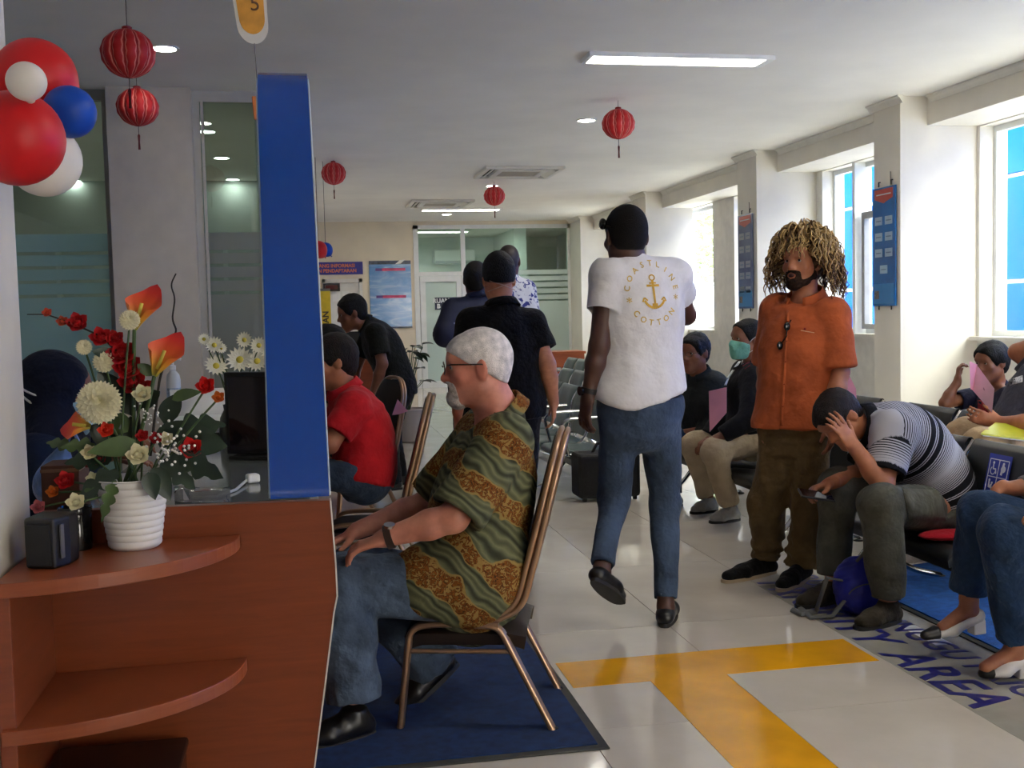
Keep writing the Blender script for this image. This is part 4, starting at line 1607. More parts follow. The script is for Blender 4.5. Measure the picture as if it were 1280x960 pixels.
    def hand(self, F, s, d, palm, curl=0.35, sc=1.0, spread=0.0, thumb=0.5):
        """d: where the fingers point, palm: where the palm faces"""
        w = self.J['wr' + s]
        d = _n(d)
        palm = V3(palm)
        palm = _n(palm - d * (palm @ d))
        ac = _n(np.cross(d, palm)) * (1 if s == 'R' else -1)     # towards the thumb
        q = w + d * 0.018 * sc
        F.add(cap(w - d * 0.02, q, .024 * sc, .022 * sc, ac, 1.25), 0.012)
        F.add(cap(q, w + d * 0.078 * sc, .0145 * sc, .0135 * sc, ac, 2.6), 0.012)
        for k, (o, ln, a) in enumerate(((.030, .070, 1), (.010, .078, .35), (-.010, .073, -.3), (-.028, .057, -1))):
            p = w + (d * 0.083 + ac * o) * sc
            dv = _n(d + ac * a * spread)
            ang = 0
            for j, (f, bend) in enumerate(((.45, 35), (.30, 55), (.25, 35))):
                ang += math.radians(bend) * (curl[k] if isinstance(curl, (list, tuple)) else curl)
                e = p + (dv * math.cos(ang) + palm * math.sin(ang)) * ln * f * sc
                F.add(cap(p, e, (.0092 - .0010 * j) * sc, (.0084 - .0010 * j) * sc), 0.004)
                p = e
        p = w + (d * 0.022 + ac * 0.026 + palm * 0.006) * sc
        dv = _n(d * 0.75 + ac * (0.75 - thumb * 0.5) + palm * (0.15 + thumb * 0.5))
        e = p + dv * 0.040 * sc
        F.add(cap(p, e, .013 * sc, .0105 * sc), 0.01)
        dv = _n(dv + d * 0.5 - ac * thumb * 0.4)
        F.add(cap(e, e + dv * 0.033 * sc, .0098 * sc, .0082 * sc), 0.005)

    def legs(self, F, off=0.0, r=(.076, .047, .044, .034), k=0.03):
        J, b = self.J, self.bulk
        for s in 'LR':
            hp, kn, an = J['hip' + s], J['kn' + s], J['an' + s]
            F.add(cap(hp, kn, r[0] * b + off, r[1] * b + off), k)
            c = kn * 0.7 + an * 0.3
            F.add(cap(kn, c, r[1] * b * 0.95 + off, r[2] * b + off), k)
            F.add(cap(c, an, r[2] * b + off, r[3] * b + off), k)

    def sole_plane(self, s, ground=None):
        an, to = self.J['an' + s], self.J['to' + s]
        if ground is None:
            return V3((an[0], an[1], 0.0)), V3((0, 0, 1))
        if ground == 'auto':
            fd = _n(to - an)
            up = _n(self.J['kn' + s] - an)
            gu = _n(up - fd * (up @ fd))
            return an - gu * 0.075, gu
        return V3(ground[0]), _n(ground[1])

    def foot(self, F, s, ground=None):
        gp, gu = self.sole_plane(s, ground)
        an, to = self.J['an' + s], self.J['to' + s]
        pr = lambda p, hgt: p - gu * ((p - gp) @ gu) + gu * hgt
        fd = _n(pr(to, 0) - pr(an, 0))
        hh_ = getattr(self, 'heel', 0.0)
        F.add(cap(an, pr(an, 0.04 + hh_) - fd * 0.012, .032, .026), 0.02)
        F.add(cap(pr(an, 0.055 + hh_) + fd * 0.015, pr(an, 0.032 + hh_ * 0.3) + fd * 0.11, .027, .022, np.cross(fd, gu), 1.15), 0.02)

    def body(self, hands=None, head=True, legs=True, tint=None, ears=True, nose=1.0, arms='LR', feet=False, smooth=1, extra=None, neckr=1.0):
        F = Field(self.lo, self.hi, self.h)
        self.torso(F, -0.010)
        self.yoke(F)
        J, b = self.J, self.bulk
        if head:
            self.head_prims(F, ears, nose)
            L = self.L
            F.add(cap(J['neck'], L(0, -0.018, -0.055), .058 * b * neckr, .054 * self.hs * neckr), 0.03)
        for s in arms:
            self.arm(F, s)
            if hands and s in hands:
                self.hand(F, s, **hands[s])
        if legs:
            self.legs(F)
            if feet:
                for s in 'LR':
                    self.foot(F, s, (feet or {}).get(s) if isinstance(feet, dict) else None)
        if extra:
            extra(F)
        V, Q = F.mesh(smooth)
        col = np.ones((len(V), 3))
        if head:
            d = V - self.J['head']
            x, y, z = d @ self.Rd / self.hs, d @ self.Fd / self.hs, d @ self.Ud / self.hs
            lip = np.exp(-((x / 0.022) ** 2 + ((z + 0.060) / 0.010) ** 2)) * (y > 0.075)
            col -= lip[:, None] * np.array((0.10, 0.32, 0.28))
            if tint is not None:
                col = tint(col, x, y, z)
        self.bodyV, self.bodyQ = V, Q
        return sdf_object('body', V, Q, self.skin, self.root, {'tint': np.clip(col, 0, 1.6)})

    # ---- clothing
    def shirt(self, name, mat, off=0.016, hem=-0.08, sleeve=0.75, sleeve_off=0.022, fold=0.004, flare=0.0, h=None, extra=None, seed=1, neck_drop=0.0, pattern=None, cuff=None, lap=0.0, smooth=1, hemcut=None):
        h = h or max(self.h, 0.007)
        F = Field(self.lo, self.hi, h)
        J, b = self.J, self.bulk
        self.torso(F, off, t0=-1, flare=flare)
        if hem < -0.08:
            p, w, d, s, t = self.sections(off, flare=flare)[0]
            ps, ws, ds, ss, ts = self.sections(off, flare=flare)[1]
            F.add(cap(p, self.spine(hem), ds * 0.98, ds * 0.98, s, ws / ds), 0.04)
        self.yoke(F, off * 0.8)
        F.add(cap(J['neck'], J['neck'] + _n(J['head'] - J['neck']) * 0.02, .064 * b + off * 0.3, .058 * b + off * 0.2), 0.03)
        if extra:
            extra(F)
        nd = _n(J['head'] - J['neck'])
        F.cut(J['neck'] + nd * (0.030 - neck_drop) + self.front(0.95) * 0.0, _n(nd + self.front(0.9) * 0.32), 0.13)
        up = _n(self.spine(0.02) - self.spine(-0.05))
        if hemcut is not None:
            F.cut(*hemcut)
        else:
            F.cut(self.spine(hem), -up, 0.34)
        for s in 'LR':
            sh, el, wr = J['sh' + s], J['el' + s], J['wr' + s]
            if sleeve <= 1.0:
                e = sh + (el - sh) * sleeve
                e2 = sh + (el - sh) * (sleeve + 0.25)
                F.add(clip(cap(sh, e2, .052 * b + off, .046 * b + sleeve_off), (e, el - sh), hole=cap(e - (el - sh) * 0.10, e2, .040 * b + sleeve_off * 0.5)), 0.02)
            else:
                F.add(cap(sh, el, .052 * b + off, .044 * b + sleeve_off), 0.03)
                e = el + (wr - el) * (sleeve - 1)
                F.add(clip(cap(el, e + (wr - el) * 0.1, .044 * b + sleeve_off, .032 * b + sleeve_off * 0.8), (e, wr - el)), 0.02)
        V, Q = F.mesh(smooth)
        N = normals(V, Q)
        V = folds(V, N, fold, 1.0, seed)
        at = pattern(self, V) if pattern else None
        self.shirtV, self.shirtQ = V, Q
        return sdf_object(name, V, Q, mat, self.root, at)

    def trousers(self, name, mat, off=0.014, top=0.12, hemr=0.058, hem=0.93, fold=0.004, h=None, seed=2, kneer=0.066, extra=None, smooth=1, thigh=None, stack=0.0, seat=None):
        h = h or max(self.h, 0.008)
        F = Field(self.lo, self.hi, h)
        J, b = self.J, self.bulk
        self.torso(F, off * 0.7 + 0.008 if seat is None else seat, t1=0.27)
        for s in 'LR':
            hp, kn, an = J['hip' + s], J['kn' + s], J['an' + s]
            F.add(cap(hp, kn, (thigh or 0.086) * b + off, kneer * b + off * 0.5), 0.03)
            e = kn + (an - kn) * hem
            F.add(clip(cap(kn, e + (an - kn) * 0.12, kneer * b + off * 0.5, hemr), (e, an - kn), hole=cap(e - (an - kn) * 0.05, e + (an - kn) * 0.2, hemr * 0.82)), 0.025)
        if extra:
            extra(F)
        F.cut(self.spine(top), _n(self.spine(top + 0.03) - self.spine(top)), 0.3)
        V, Q = F.mesh(smooth)
        N = normals(V, Q)
        V = folds(V, N, fold, 1.3, seed)
        if stack:
            for s in 'LR':
                kn, an = J['kn' + s], J['an' + s]
                ln = np.linalg.norm(an - kn)
                t = ((V - kn) @ (an - kn)) / ln ** 2
                near = np.linalg.norm(V - kn - np.clip(t, 0, 1.1)[:, None] * (an - kn), axis=1) < 0.12
                w = np.clip((t - 0.45) / 0.3, 0, 1) * near * (t < 1.1)
                V = V + N * (w * stack * np.sin(t * ln * 95 + 1.2 * np.sin((V @ V3((40, 30, 0))))))[:, None]
        self.trouV, self.trouQ = V, Q
        return sdf_object(name, V, Q, mat, self.root)

    def shoe(self, s, mat, sole=None, ground=None, low=False, long=0.0):
        """shoe around ankle/toe; ground: (point, up) of the sole plane"""
        J = self.J
        an, to = J['an' + s], J['to' + s]
        gp, gu = self.sole_plane(s, ground)
        pr = lambda p, hgt: p - gu * ((p - gp) @ gu) + gu * hgt
        fd = pr(to, 0) - pr(an, 0)
        fd = _n(fd)
        sd = np.cross(fd, gu)
        hl = pr(an, 0) - fd * 0.035
        tt = pr(to, 0) + fd * (0.012 + long)
        F = Field(np.minimum(hl, tt) - 0.14, np.maximum(hl, tt) + 0.16, min(self.h, 0.006))
        F.add(cap(hl + gu * 0.038, hl * 0.4 + tt * 0.6 + gu * 0.036, .034, .037, sd, 1.12), 0.02)
        F.add(cap(hl * 0.4 + tt * 0.6 + gu * 0.034, tt - fd * 0.03 + gu * 0.028, .037, .027, sd, 1.25), 0.02)
        F.add(cap(hl + fd * 0.03 + gu * (0.05 if low else 0.075), hl * 0.5 + tt * 0.5 + gu * 0.045, .034 if low else .037, .03), 0.02)
        if low:
            F.sub(cap(an + gu * 0.03, pr(an, 0.075) + fd * 0.02, .034, .032), 0.006)
        else:
            F.add(cap(hl + fd * 0.03 + gu * 0.06, hl + fd * 0.035 + gu * 0.095, .038, .036), 0.02)
            F.cut(hl + fd * 0.03 + gu * 0.10, gu, 0.1)
        F.cut(hl * 0.5 + tt * 0.5 + gu * 0.010, -gu)
        V, Q = F.mesh(1)
        o = sdf_object('shoe', V, Q, mat, self.root)
        # sole: outline under the shoe
        m = MB()
        n = 26
        ring = []
        Lg = np.linalg.norm(tt - hl)
        for k in range(n):
            a = 2 * PI * k / n
            u = 0.5 - 0.5 * math.cos(a)
            wd = (0.030 + 0.012 * math.sin(min(1, u * 1.25) * PI * 0.62)) * (1 if 0 < u < 1 else 0.6)
            ring.append(hl - fd * 0.034 + fd * (Lg + 0.038) * u + sd * wd * math.copysign(abs(math.sin(a)) ** 0.55, math.sin(a)))
        m.prism([Vector(p + gu * 0.0005) for p in ring], Vector(gu) * 0.016)
        m.build('sole', sole or M('sole_dark', (30, 29, 28), 0.7), o, smooth=True)
        return o

    def hair(self, mat, thick=0.012, front=0.062, nape=-0.075, side=-0.02, h=None, fold=0.003, name='hair', fscale=4.0, extra=None, top=0.0, slope=0.55):
        c, R, Fd, U, s = self.J['head'], self.Rd, self.Fd, self.Ud, self.hs
        L = lambda x, y, z: c + (R * x + Fd * y + U * z) * s
        h = h or min(self.h, 0.006)
        F = Field(c - 0.2, c + 0.2, h)
        F.add(ell(L(0, -0.014, 0.032 + top * 0.5), (R, Fd, U), (np.array((.073, .094, .086)) * s + thick + np.array((0, 0, top * 0.5)))), 0.0)
        F.add(ell(L(0, -0.045, -0.01), (R, Fd, U), np.array((.060, .052, .070)) * s + thick * 0.8), 0.02)
        F.add(ell(L(0, 0.044, 0.046), (R, Fd, U), np.array((.056, .046, .048)) * s + thick * 0.8), 0.02)
        # hairline: a slanted plane in front, another at the nape, ears left free
        F.cut(L(0, front, 0.055), _n(Fd * 1.0 - U * slope))
        F.sub(ell(L(0, 0.078, -0.072), (R, Fd, U), np.array((.14, .075, .085)) * s), 0.012)
        F.cut(L(0, -0.06, nape), _n(-U + Fd * 0.15))
        for sg in (-1, 1):
            F.sub(ell(L(sg * 0.085, 0.004, side - 0.012), (R, Fd, U), np.array((.03, .026, .034)) * s), 0.006)
        if extra:
            extra(F, L)
        V, Q = F.mesh(1)
        N = normals(V, Q)
        V = folds(V, N, fold, fscale, 5)
        return sdf_object(name, V, Q, mat, self.root)

    def eyes(self, iris=(60, 40, 25), look=(0, 0)):
        L, s = self.L, self.hs
        W = M('eye_white', (168, 158, 148), 0.3)
        D = M('eye_iris_%d' % iris[0], iris, 0.15)
        for sg in (-1, 1):
            e = MB().ball(Vector(L(sg * 0.031, 0.0725, 0.008)), 0.0125 * s, 14, 10).build('eye', W, self.root, smooth='all')
            c = L(sg * 0.031 + look[0] * 0.004, 0.0725 + 0.0088, 0.008 + look[1] * 0.004)
            MB().ball(Vector(c), 0.0062 * s, 10, 8).build('iris', D, e, smooth='all')

    def beard(self, mat, off=0.005, full=True, h=None, fold=0.0015, open_mouth=0.010):
        """hair on the lower face: the face itself, grown outwards inside the bearded region"""
        c, R, Fd, U, s = self.J['head'], self.Rd, self.Fd, self.Ud, self.hs
        h = h or 0.004
        A = Field(c - 0.16, c + 0.16, h)
        self.head_prims(A, ears=False)
        L = self.L
        G = Field(c - 0.16, c + 0.16, h)
        G.add(ell(L(0, 0.078, -0.090), (R, Fd, U), np.array((.036, .055, .038)) * s), 0)
        for sg in (-1, 1):
            G.add(cap(L(sg * 0.030, 0.085, -0.056), L(sg * 0.030, 0.075, -0.085), .013 * s), 0.008)
            G.add(cap(L(0, 0.100, -0.043), L(sg * 0.030, 0.088, -0.050), .0105 * s), 0.008)
            if full:
                G.add(cap(L(sg * 0.030, 0.06, -0.098), L(sg * 0.064, 0.004, -0.062), .022 * s, .015 * s), 0.01)
                G.add(cap(L(sg * 0.064, 0.004, -0.062), L(sg * 0.075, 0.004, -0.01), .013 * s, .010 * s), 0.01)
        G.sub(ell(L(0, 0.10, -0.060), (R, Fd, U), np.array((.021, .05, open_mouth)) * s), 0.003)
        A.d = np.maximum(A.d - off, G.d)
        V, Q = A.mesh(1)
        V = folds(V, normals(V, Q), fold, 7.0, 9)
        return sdf_object('beard', V, Q, mat, self.root)

    def mask(self, mat, off=0.006):
        """surgical mask: follows nose, cheeks and chin"""
        c, R, Fd, U, s = self.J['head'], self.Rd, self.Fd, self.Ud, self.hs
        A = Field(c - 0.16, c + 0.16, 0.005)
        self.head_prims(A, ears=False)
        L = self.L
        A.add(ell(L(0, 0.085, -0.055), (R, Fd, U), np.array((.034, .022, .040)) * s), 0.03)
        A.d = A.d - off
        A.cut(L(0, 0.022, -0.05), -Fd)
        A.cut(L(0, 0.09, -0.006), _n(U * 1.0 - Fd * 0.35))
        A.cut(L(0, 0.06, -0.118), -U)
        V, Q = A.mesh(1)
        return sdf_object('face_mask', V, Q, mat, self.root)

    def brows(self, mat):
        L, s = self.L, self.hs
        for sg in (-1, 1):
            m = MB()
            m.tube([Vector(L(sg * 0.014, 0.0895, 0.026)), Vector(L(sg * 0.03, 0.089, 0.031)), Vector(L(sg * 0.046, 0.080, 0.027))], [0.0028 * s, 0.0036 * s, 0.002 * s], 6)
            m.build('eyebrow', mat, self.root, smooth='all')

    def collar(self, mat, r=0.066, hgt=0.035, tilt=0.5, up=0.02, name='collar', flip=True, thick=0.005, open_=0.55):
        """turned-down shirt collar around the neck"""
        J = self.J
        nd = _n(J['head'] - J['neck'])
        fr = self.front(0.95)
        fr = _n(fr - nd * (fr @ nd))
        sd = np.cross(fr, nd)
        c0 = J['neck'] + nd * (up + 0.006)
        r = r + 0.006
        g = []
        n = 28
        prof = [(r * 0.93, -0.01), (r * 0.96, hgt * 0.6), (r * 0.99, hgt), (r * 1.05, hgt * 0.9), (r * 1.18, hgt * 0.3), (r * 1.30, -hgt * 0.25)] if flip else [(r * 0.94, -0.012), (r * 0.95, 0.0), (r * 0.96, hgt * 0.5)]
        for rr, z in prof:
            row = []
            for k in range(n + 1):
                a = -PI + open_ * 0.5 + (2 * PI - open_) * k / n          # the opening is in front
                dz = -0.024 * tilt * (1 - math.cos(a - PI)) * 0.0 - tilt * 0.03 * (0.5 - 0.5 * math.cos(a))
                dirr = -fr * math.cos(a) * 1.0 + sd * math.sin(a)
                front_amt = 0.5 + 0.5 * math.cos(a - PI)
                row.append(Vector(c0 + dirr * rr * self.bulk + nd * (z - tilt * 0.045 * front_amt)))
            g.append(row)
        return MB().sheet(g, thick).build(name, mat, self.root, smooth='all')

    def watch(self, s, strap, face, t=0.06):
        J = self.J
        w, e = J['wr' + s], J['el' + s]
        d = _n(w - e)
        c = w - d * t
        m = MB()
        m.tube([Vector(c - d * 0.011), Vector(c + d * 0.011)], 0.034 * self.bulk, 18)
        o = m.build('watch', strap, self.root, smooth=True)
        return o, c, d
# ================================================================== people
DENIM = cloth('denim_blue', (76, 90, 108), var=0.2, scale=9, bump=0.35, bscale=22)
DENIMD = cloth('denim_dark', (38, 58, 86), var=0.2, scale=9, bump=0.35, bscale=22)
DENIMW = cloth('denim_mid', (60, 74, 94), var=0.22, scale=7, bump=0.35, bscale=20)
SK_PINK = skin_mat('skin_pink', (206, 140, 116))
SK_TAN = skin_mat('skin_tan', (172, 112, 80))
SK_BROWN = skin_mat('skin_brown', (132, 84, 60))
SK_DARK = skin_mat('skin_dark', (78, 50, 40))
HAIRB = M('hair_black', (9, 8, 8), 0.6, var=0.4, scale=60, bump=0.8, bscale=220, spec=0.25, stretch=(1, 1, 0.35))
HAIRD = M('hair_brown', (26, 18, 13), 0.6, var=0.4, scale=60, bump=0.8, bscale=220, spec=0.25, stretch=(1, 1, 0.35))
BLACKL = M('black_leather', (20, 19, 19), 0.35, var=0.1)


def batik():
    """waxed cotton: grey-green wavy bands with rust blossoms on tan between them"""
    m, nt, b = new_mat('batik_cloth')
    L = nt.links.new
    tc = node(nt, 'ShaderNodeTexCoord')
    mp = node(nt, 'ShaderNodeMapping')
    mp.inputs['Rotation'].default_value = (0.2, 0.85, 0.1)
    L(tc.outputs['Object'], mp.inputs[0])
    wv = node(nt, 'ShaderNodeTexWave', Scale=2.0, Distortion=3.6, Detail=2.0)
    wv.inputs['Detail Scale'].default_value = 2.2
    L(mp.outputs[0], wv.inputs['Vector'])
    w2 = node(nt, 'ShaderNodeTexWave', Scale=6.5, Distortion=5.0, Detail=1.0)
    w2.inputs['Detail Scale'].default_value = 1.4
    L(mp.outputs[0], w2.inputs['Vector'])
    green = ramp(nt, w2.outputs['Fac'], [(0.0, (56, 58, 42)), (0.25, (94, 98, 72)), (0.6, (116, 116, 84)), (1.0, (82, 86, 62))])
    ns = node(nt, 'ShaderNodeTexNoise', Scale=13.0, Detail=2.0)
    L(tc.outputs['Object'], ns.inputs['Vector'])
    ad = node(nt, 'ShaderNodeMath', operation='MULTIPLY_ADD')
    L(ns.outputs[0], ad.inputs[0])
    ad.inputs[1].default_value = 1.1
    ad.inputs[2].default_value = -0.55
    sm = node(nt, 'ShaderNodeMath', operation='ADD')
    L(wv.outputs['Fac'], sm.inputs[0])
    L(ad.outputs[0], sm.inputs[1])
    mask = ramp(nt, sm.outputs[0], [(0.50, (0, 0, 0)), (0.54, (255, 255, 255))])
    core = ramp(nt, sm.outputs[0], [(0.60, (0, 0, 0)), (0.64, (255, 255, 255))])
    vo = node(nt, 'ShaderNodeTexNoise', Scale=46.0, Detail=2.0, Distortion=2.2)
    L(tc.outputs['Object'], vo.inputs['Vector'])
    fl_ = ramp(nt, vo.outputs[0], [(0.40, (146, 116, 62)), (0.45, (150, 120, 64)), (0.475, (62, 36, 16)), (0.53, (112, 64, 22)), (0.60, (134, 80, 28)), (0.66, (70, 42, 18))])
    c1 = mix(nt, mask.outputs[0], green.outputs[0], lin((146, 122, 68)))
    c2 = mix(nt, core.outputs[0], c1, fl_.outputs[0])
    L(c2, b.inputs['Base Color'])
    b.inputs['Roughness'].default_value = 0.85
    b.inputs['Specular IOR Level'].default_value = 0.2
    nb_ = node(nt, 'ShaderNodeTexNoise', Scale=18.0, Detail=3.0)
    L(tc.outputs['Object'], nb_.inputs['Vector'])
    bp_ = node(nt, 'ShaderNodeBump', Strength=0.4, Distance=0.03)
    L(nb_.outputs[0], bp_.inputs['Height'])
    L(bp_.outputs[0], b.inputs['Normal'])
    return m


def W_(x, y, z):
    """a joint given straight in metres"""
    v = CR.T @ (np.array((x, y, z), float) - CC)
    return (CXI + FPX * v[0] / v[2], CYI + FPX * v[1] / v[2], y)


# ---- 1 the seated older man in a batik shirt ------------------------------------------
J = dict(head=(597, 459, 3.46), F=(-0.985, 0.12, -0.06), neck=(624, 520, 3.49), shL=(631, 552, 3.30), shR=(603, 543, 3.66),
         elL=(567, 647, 3.22), wrL=(482, 672, 3.26), elR=(536, 628, 3.74), wrR=(447, 663, 3.64),
         hipL=(598, 733, 3.38), hipR=(589, 727, 3.60), knL=(425, 727, 3.37), knR=(440, 720, 3.62),
         anL=(442, 866, 3.34), toL=(400, 888, 3.30), anR=(540, 826, 3.64), toR=(495, 866, 3.60))
f = Figure('seated grey-haired man in batik shirt and jeans with glasses and goatee', J, SK_PINK, h=0.005, bulk=1.1, head=1.03, belly=0.045, waist=(606, 650, 3.48))


def tint_old(col, x, y, z):
    red = np.exp(-(((y - 0.06) / 0.05) ** 2 + ((z + 0.02) / 0.035) ** 2)) + 0.8 * np.exp(-((y - 0.1) / 0.02) ** 2 - ((z + 0.02) / 0.02) ** 2) + 0.6 * (np.abs(x) > 0.072) * (np.abs(z) < 0.04)
    return col - np.clip(red, 0, 1)[:, None] * np.array((0.02, 0.20, 0.22))


f.body(hands={'L': dict(d=(-0.93, 0.2, -0.3), palm=(0, 0.2, -1), curl=0.5), 'R': dict(d=(-0.9, -0.15, -0.35), palm=(0, -0.2, -1), curl=0.5)}, tint=tint_old, nose=1.1, neckr=1.18)
BAT = batik()


def batik_drape(F):
    # loose lower edge of the shirt over the lap and down beside the seat
    J_ = f.J
    for s in 'LR':
        a = J_['hip' + s] + f.front(0.1) * -0.05
        F.add(cap(a + V3((0, 0, 0.035)), J_['hip' + s] * 0.6 + J_['kn' + s] * 0.4 + V3((0, 0, 0.012)), .122, .112), 0.05)
    lo_ = V3(at_y(575, 768, 3.29))
    F.add(cap(V3(at_y(600, 700, 3.34)), lo_, .07, .03, (1, 0, 0), 1.9), 0.06)


f.shirt('shirt', BAT, off=0.026, hem=-0.10, sleeve=0.94, sleeve_off=0.038, fold=0.005, h=0.007, extra=batik_drape, seed=11,
        hemcut=(V3(at_y(497, 720, 3.4)), _n((-1, 0, -0.18)), 0.22))
f.collar(BAT, r=0.072, hgt=0.036, tilt=0.9, up=0.012, open_=0.5)
f.trousers('jeans', DENIM, off=0.018, seat=0.0, hemr=0.088, hem=1.06, kneer=0.076, h=0.008, seed=4, fold=0.006)
f.shoe('L', BLACKL, long=0.05)
f.shoe('R', BLACKL, long=0.03, ground='auto')
f.hair(M('hair_grey', (218, 210, 204), 0.7, var=0.12, scale=40, bump=0.5, bscale=320), thick=0.007, front=0.086, nape=-0.066, fold=0.0008, h=0.005, side=-0.008, slope=1.5)
GREYB = M('beard_grey', (186, 176, 166), 0.8, var=0.15, scale=60, bump=0.5, bscale=320)
f.beard(GREYB, off=0.003, full=False)
f.brows(M('brow_grey', (150, 128, 112), 0.7))
f.eyes((90, 110, 130))
L = f.L
gm = M('glasses_frame', (66, 52, 46), 0.3, metal=0.5)
g = MB()
for sg in (-1, 1):
    g.tube([Vector(L(sg * 0.052, 0.094, 0.016)), Vector(L(sg * 0.074, 0.082, 0.018)), Vector(L(sg * 0.083, 0.02, 0.014)), Vector(L(sg * 0.084, -0.012, 0.012)), Vector(L(sg * 0.083, -0.026, -0.004))], 0.0026, 6)
    ring = [Vector(L(sg * 0.033 + 0.024 * math.cos(a), 0.106 - abs(0.024 * math.cos(a)) * 0.15, 0.006 + 0.017 * math.sin(a))) for a in np.linspace(0, 2 * PI, 19)]
    g.tube(ring, 0.0022, 6)
g.tube([Vector(L(-0.01, 0.107, 0.01)), Vector(L(0, 0.110, 0.013)), Vector(L(0.01, 0.107, 0.01))], 0.002, 6)
go = g.build('glasses', gm, f.root, smooth='all')
for sg in (-1, 1):
    MB().lathe([(0.0005, 0), (0.022, 0), (0.022, 0.0012), (0.0005, 0.0012)], Vector(L(sg * 0.033, 0.1035, 0.006)), 18, axis=Vector(f.Fd)).build('lens', glass_mat('lens_glass', (228, 232, 230), refl=0.2), go, smooth=True)
o, c, d = f.watch('L', M('strap_brown', (58, 38, 28), 0.5), None, t=0.012)
MB().lathe([(0.0005, 0), (0.017, 0), (0.017, 0.008), (0.0005, 0.008)], Vector(c + V3((0, -0.012, 0.032))), 18, axis=(0, -0.3, 1)).build('watch_face', CHROME, o, smooth=True)

# ---- 2 the walking man in a white T-shirt --------------------------------------------
J = dict(head=(782, 296, 4.33), F=(-0.10, 0.99, -0.04), neck=(791, 334, 4.31), shL=(760, 346, 4.31), shR=(841, 347, 4.37),
         elL=(749, 432, 4.28), wrL=(735, 494, 4.30), elR=(858, 394, 4.55), wrR=(838, 392, 4.79),
         hipL=(777, 518, 4.34), hipR=(824, 518, 4.36), knL=(768, 622, 4.44), knR=(831, 632, 4.42),
         anL=(752, 712, 4.22), toL=(776, 733, 4.34), anR=(832, 758, 4.27), toR=(838, 769, 4.45))
f = Figure('walking man seen from behind in white T-shirt with gold anchor print', J, SK_DARK, h=0.006, bulk=1.0, head=1.07)
f.body(hands={'L': dict(d=(-0.15, 0.1, -1), palm=(0.9, 0.35, -0.1), curl=0.55, sc=1.12), 'R': dict(d=(-0.6, 0.7, 0.3), palm=(-0.6, -0.5, 0.2), curl=0.8)}, feet={'L': 'auto'})
TEE = cloth('white_tee', (222, 220, 222), var=0.02, bump=0.2, bscale=16)


def tee_hem(F):
    # rounded back tail of the shirt
    a, b_ = V3(at_y(797, 470, 4.34)), V3(at_y(792, 492, 4.32))
    F.add(cap(a, b_, 0.115, 0.10, f.hip_ax, 1.55), 0.05)
    F.cut(V3(at_y(762, 506, 4.25)), _n((-0.62, 0, -0.78)), 0.3)
    F.cut(V3(at_y(776, 511, 4.25)), _n((-0.12, 0, -1)), 0.3)
    F.cut(V3(at_y(765, 506, 4.25)), _n((-0.36, 0, -0.93)), 0.3)


f.shirt('t_shirt', TEE, off=0.024, hem=-0.22, sleeve=0.50, sleeve_off=0.030, fold=0.005, h=0.007, extra=tee_hem, seed=21,
        hemcut=(V3(at_y(812, 505, 4.25)), _n((0.28, 0, -1)), 0.4))
tee_bvh = BVHTree.FromPolygons([tuple(v) for v in f.shirtV], [tuple(q) for q in f.shirtQ.tolist()])
f.trousers('jeans', DENIMW, off=0.008, hemr=0.047, hem=0.93, kneer=0.061, thigh=0.082, h=0.007, seed=8, fold=0.004, top=0.14)
f.shoe('R', BLACKL, low=True)
f.shoe('L', BLACKL, low=True, ground='auto')
f.hair(M('cropped_hair', (14, 11, 10), 0.7, var=0.3, scale=80, bump=0.6, bscale=300, spec=0.2), thick=0.006, front=0.062, nape=-0.055, fold=0.0005, side=-0.005)
sg_ = MB()
L = f.L
for a in (-0.035, 0.02):
    ring = [Vector(L(-0.088 + 0.012 * math.cos(t), 0.03 + a, 0.05 + 0.024 * math.sin(t))) for t in np.linspace(0, 2 * PI, 13)]
sg_.ball(Vector(L(-0.084, 0.02, 0.052)), 0.024, 12, 8, sx=0.62, sy=1.3, sz=1.0)
sg_.tube([Vector(L(-0.084, 0.03, 0.05)), Vector(L(-0.078, -0.05, 0.03))], 0.004, 6)
sg_.build('sunglasses', M('dark_plastic_gloss', (18, 17, 17), 0.15), f.root, smooth='all')
o, c, d = f.watch('L', M('strap_black', (18, 18, 18), 0.4), None, t=0.02)
MB().lathe([(0.0005, 0), (0.019, 0), (0.019, 0.01), (0.0005, 0.01)], Vector(c + V3((-0.034, -0.01, 0))), 18, axis=(-1, -0.35, 0)).build('watch_face', M('watch_black', (30, 30, 32), 0.2, metal=0.4), o, smooth=True)
# printed ring of letters and the anchor, laid on the cloth of the back
GOLD = M('gold_print', (206, 172, 84), 0.5, var=0.1, scale=40)
GOLDD = M('gold_print_deep', (204, 158, 40), 0.5, var=0.1, scale=40)
pc = V3(at_y(818, 366, 4.2))
ux, uz = V3((0.985, 0.17, 0.02)), V3((-0.02, 0, 1.0))


def lay(me, lift=0.0022):
    """press flat print onto the shirt"""
    for v in me.vertices:
        p = Vector(pc + ux * v.co.x + uz * v.co.y)
        hit = tee_bvh.ray_cast(p + Vector((0, -0.4, 0)), Vector((0, 1, 0)))
        if hit[0] is not None:
            v.co = hit[0] + Vector((0, -1, 0)) * (lift + v.co.z)
        else:
            v.co = p
    return me


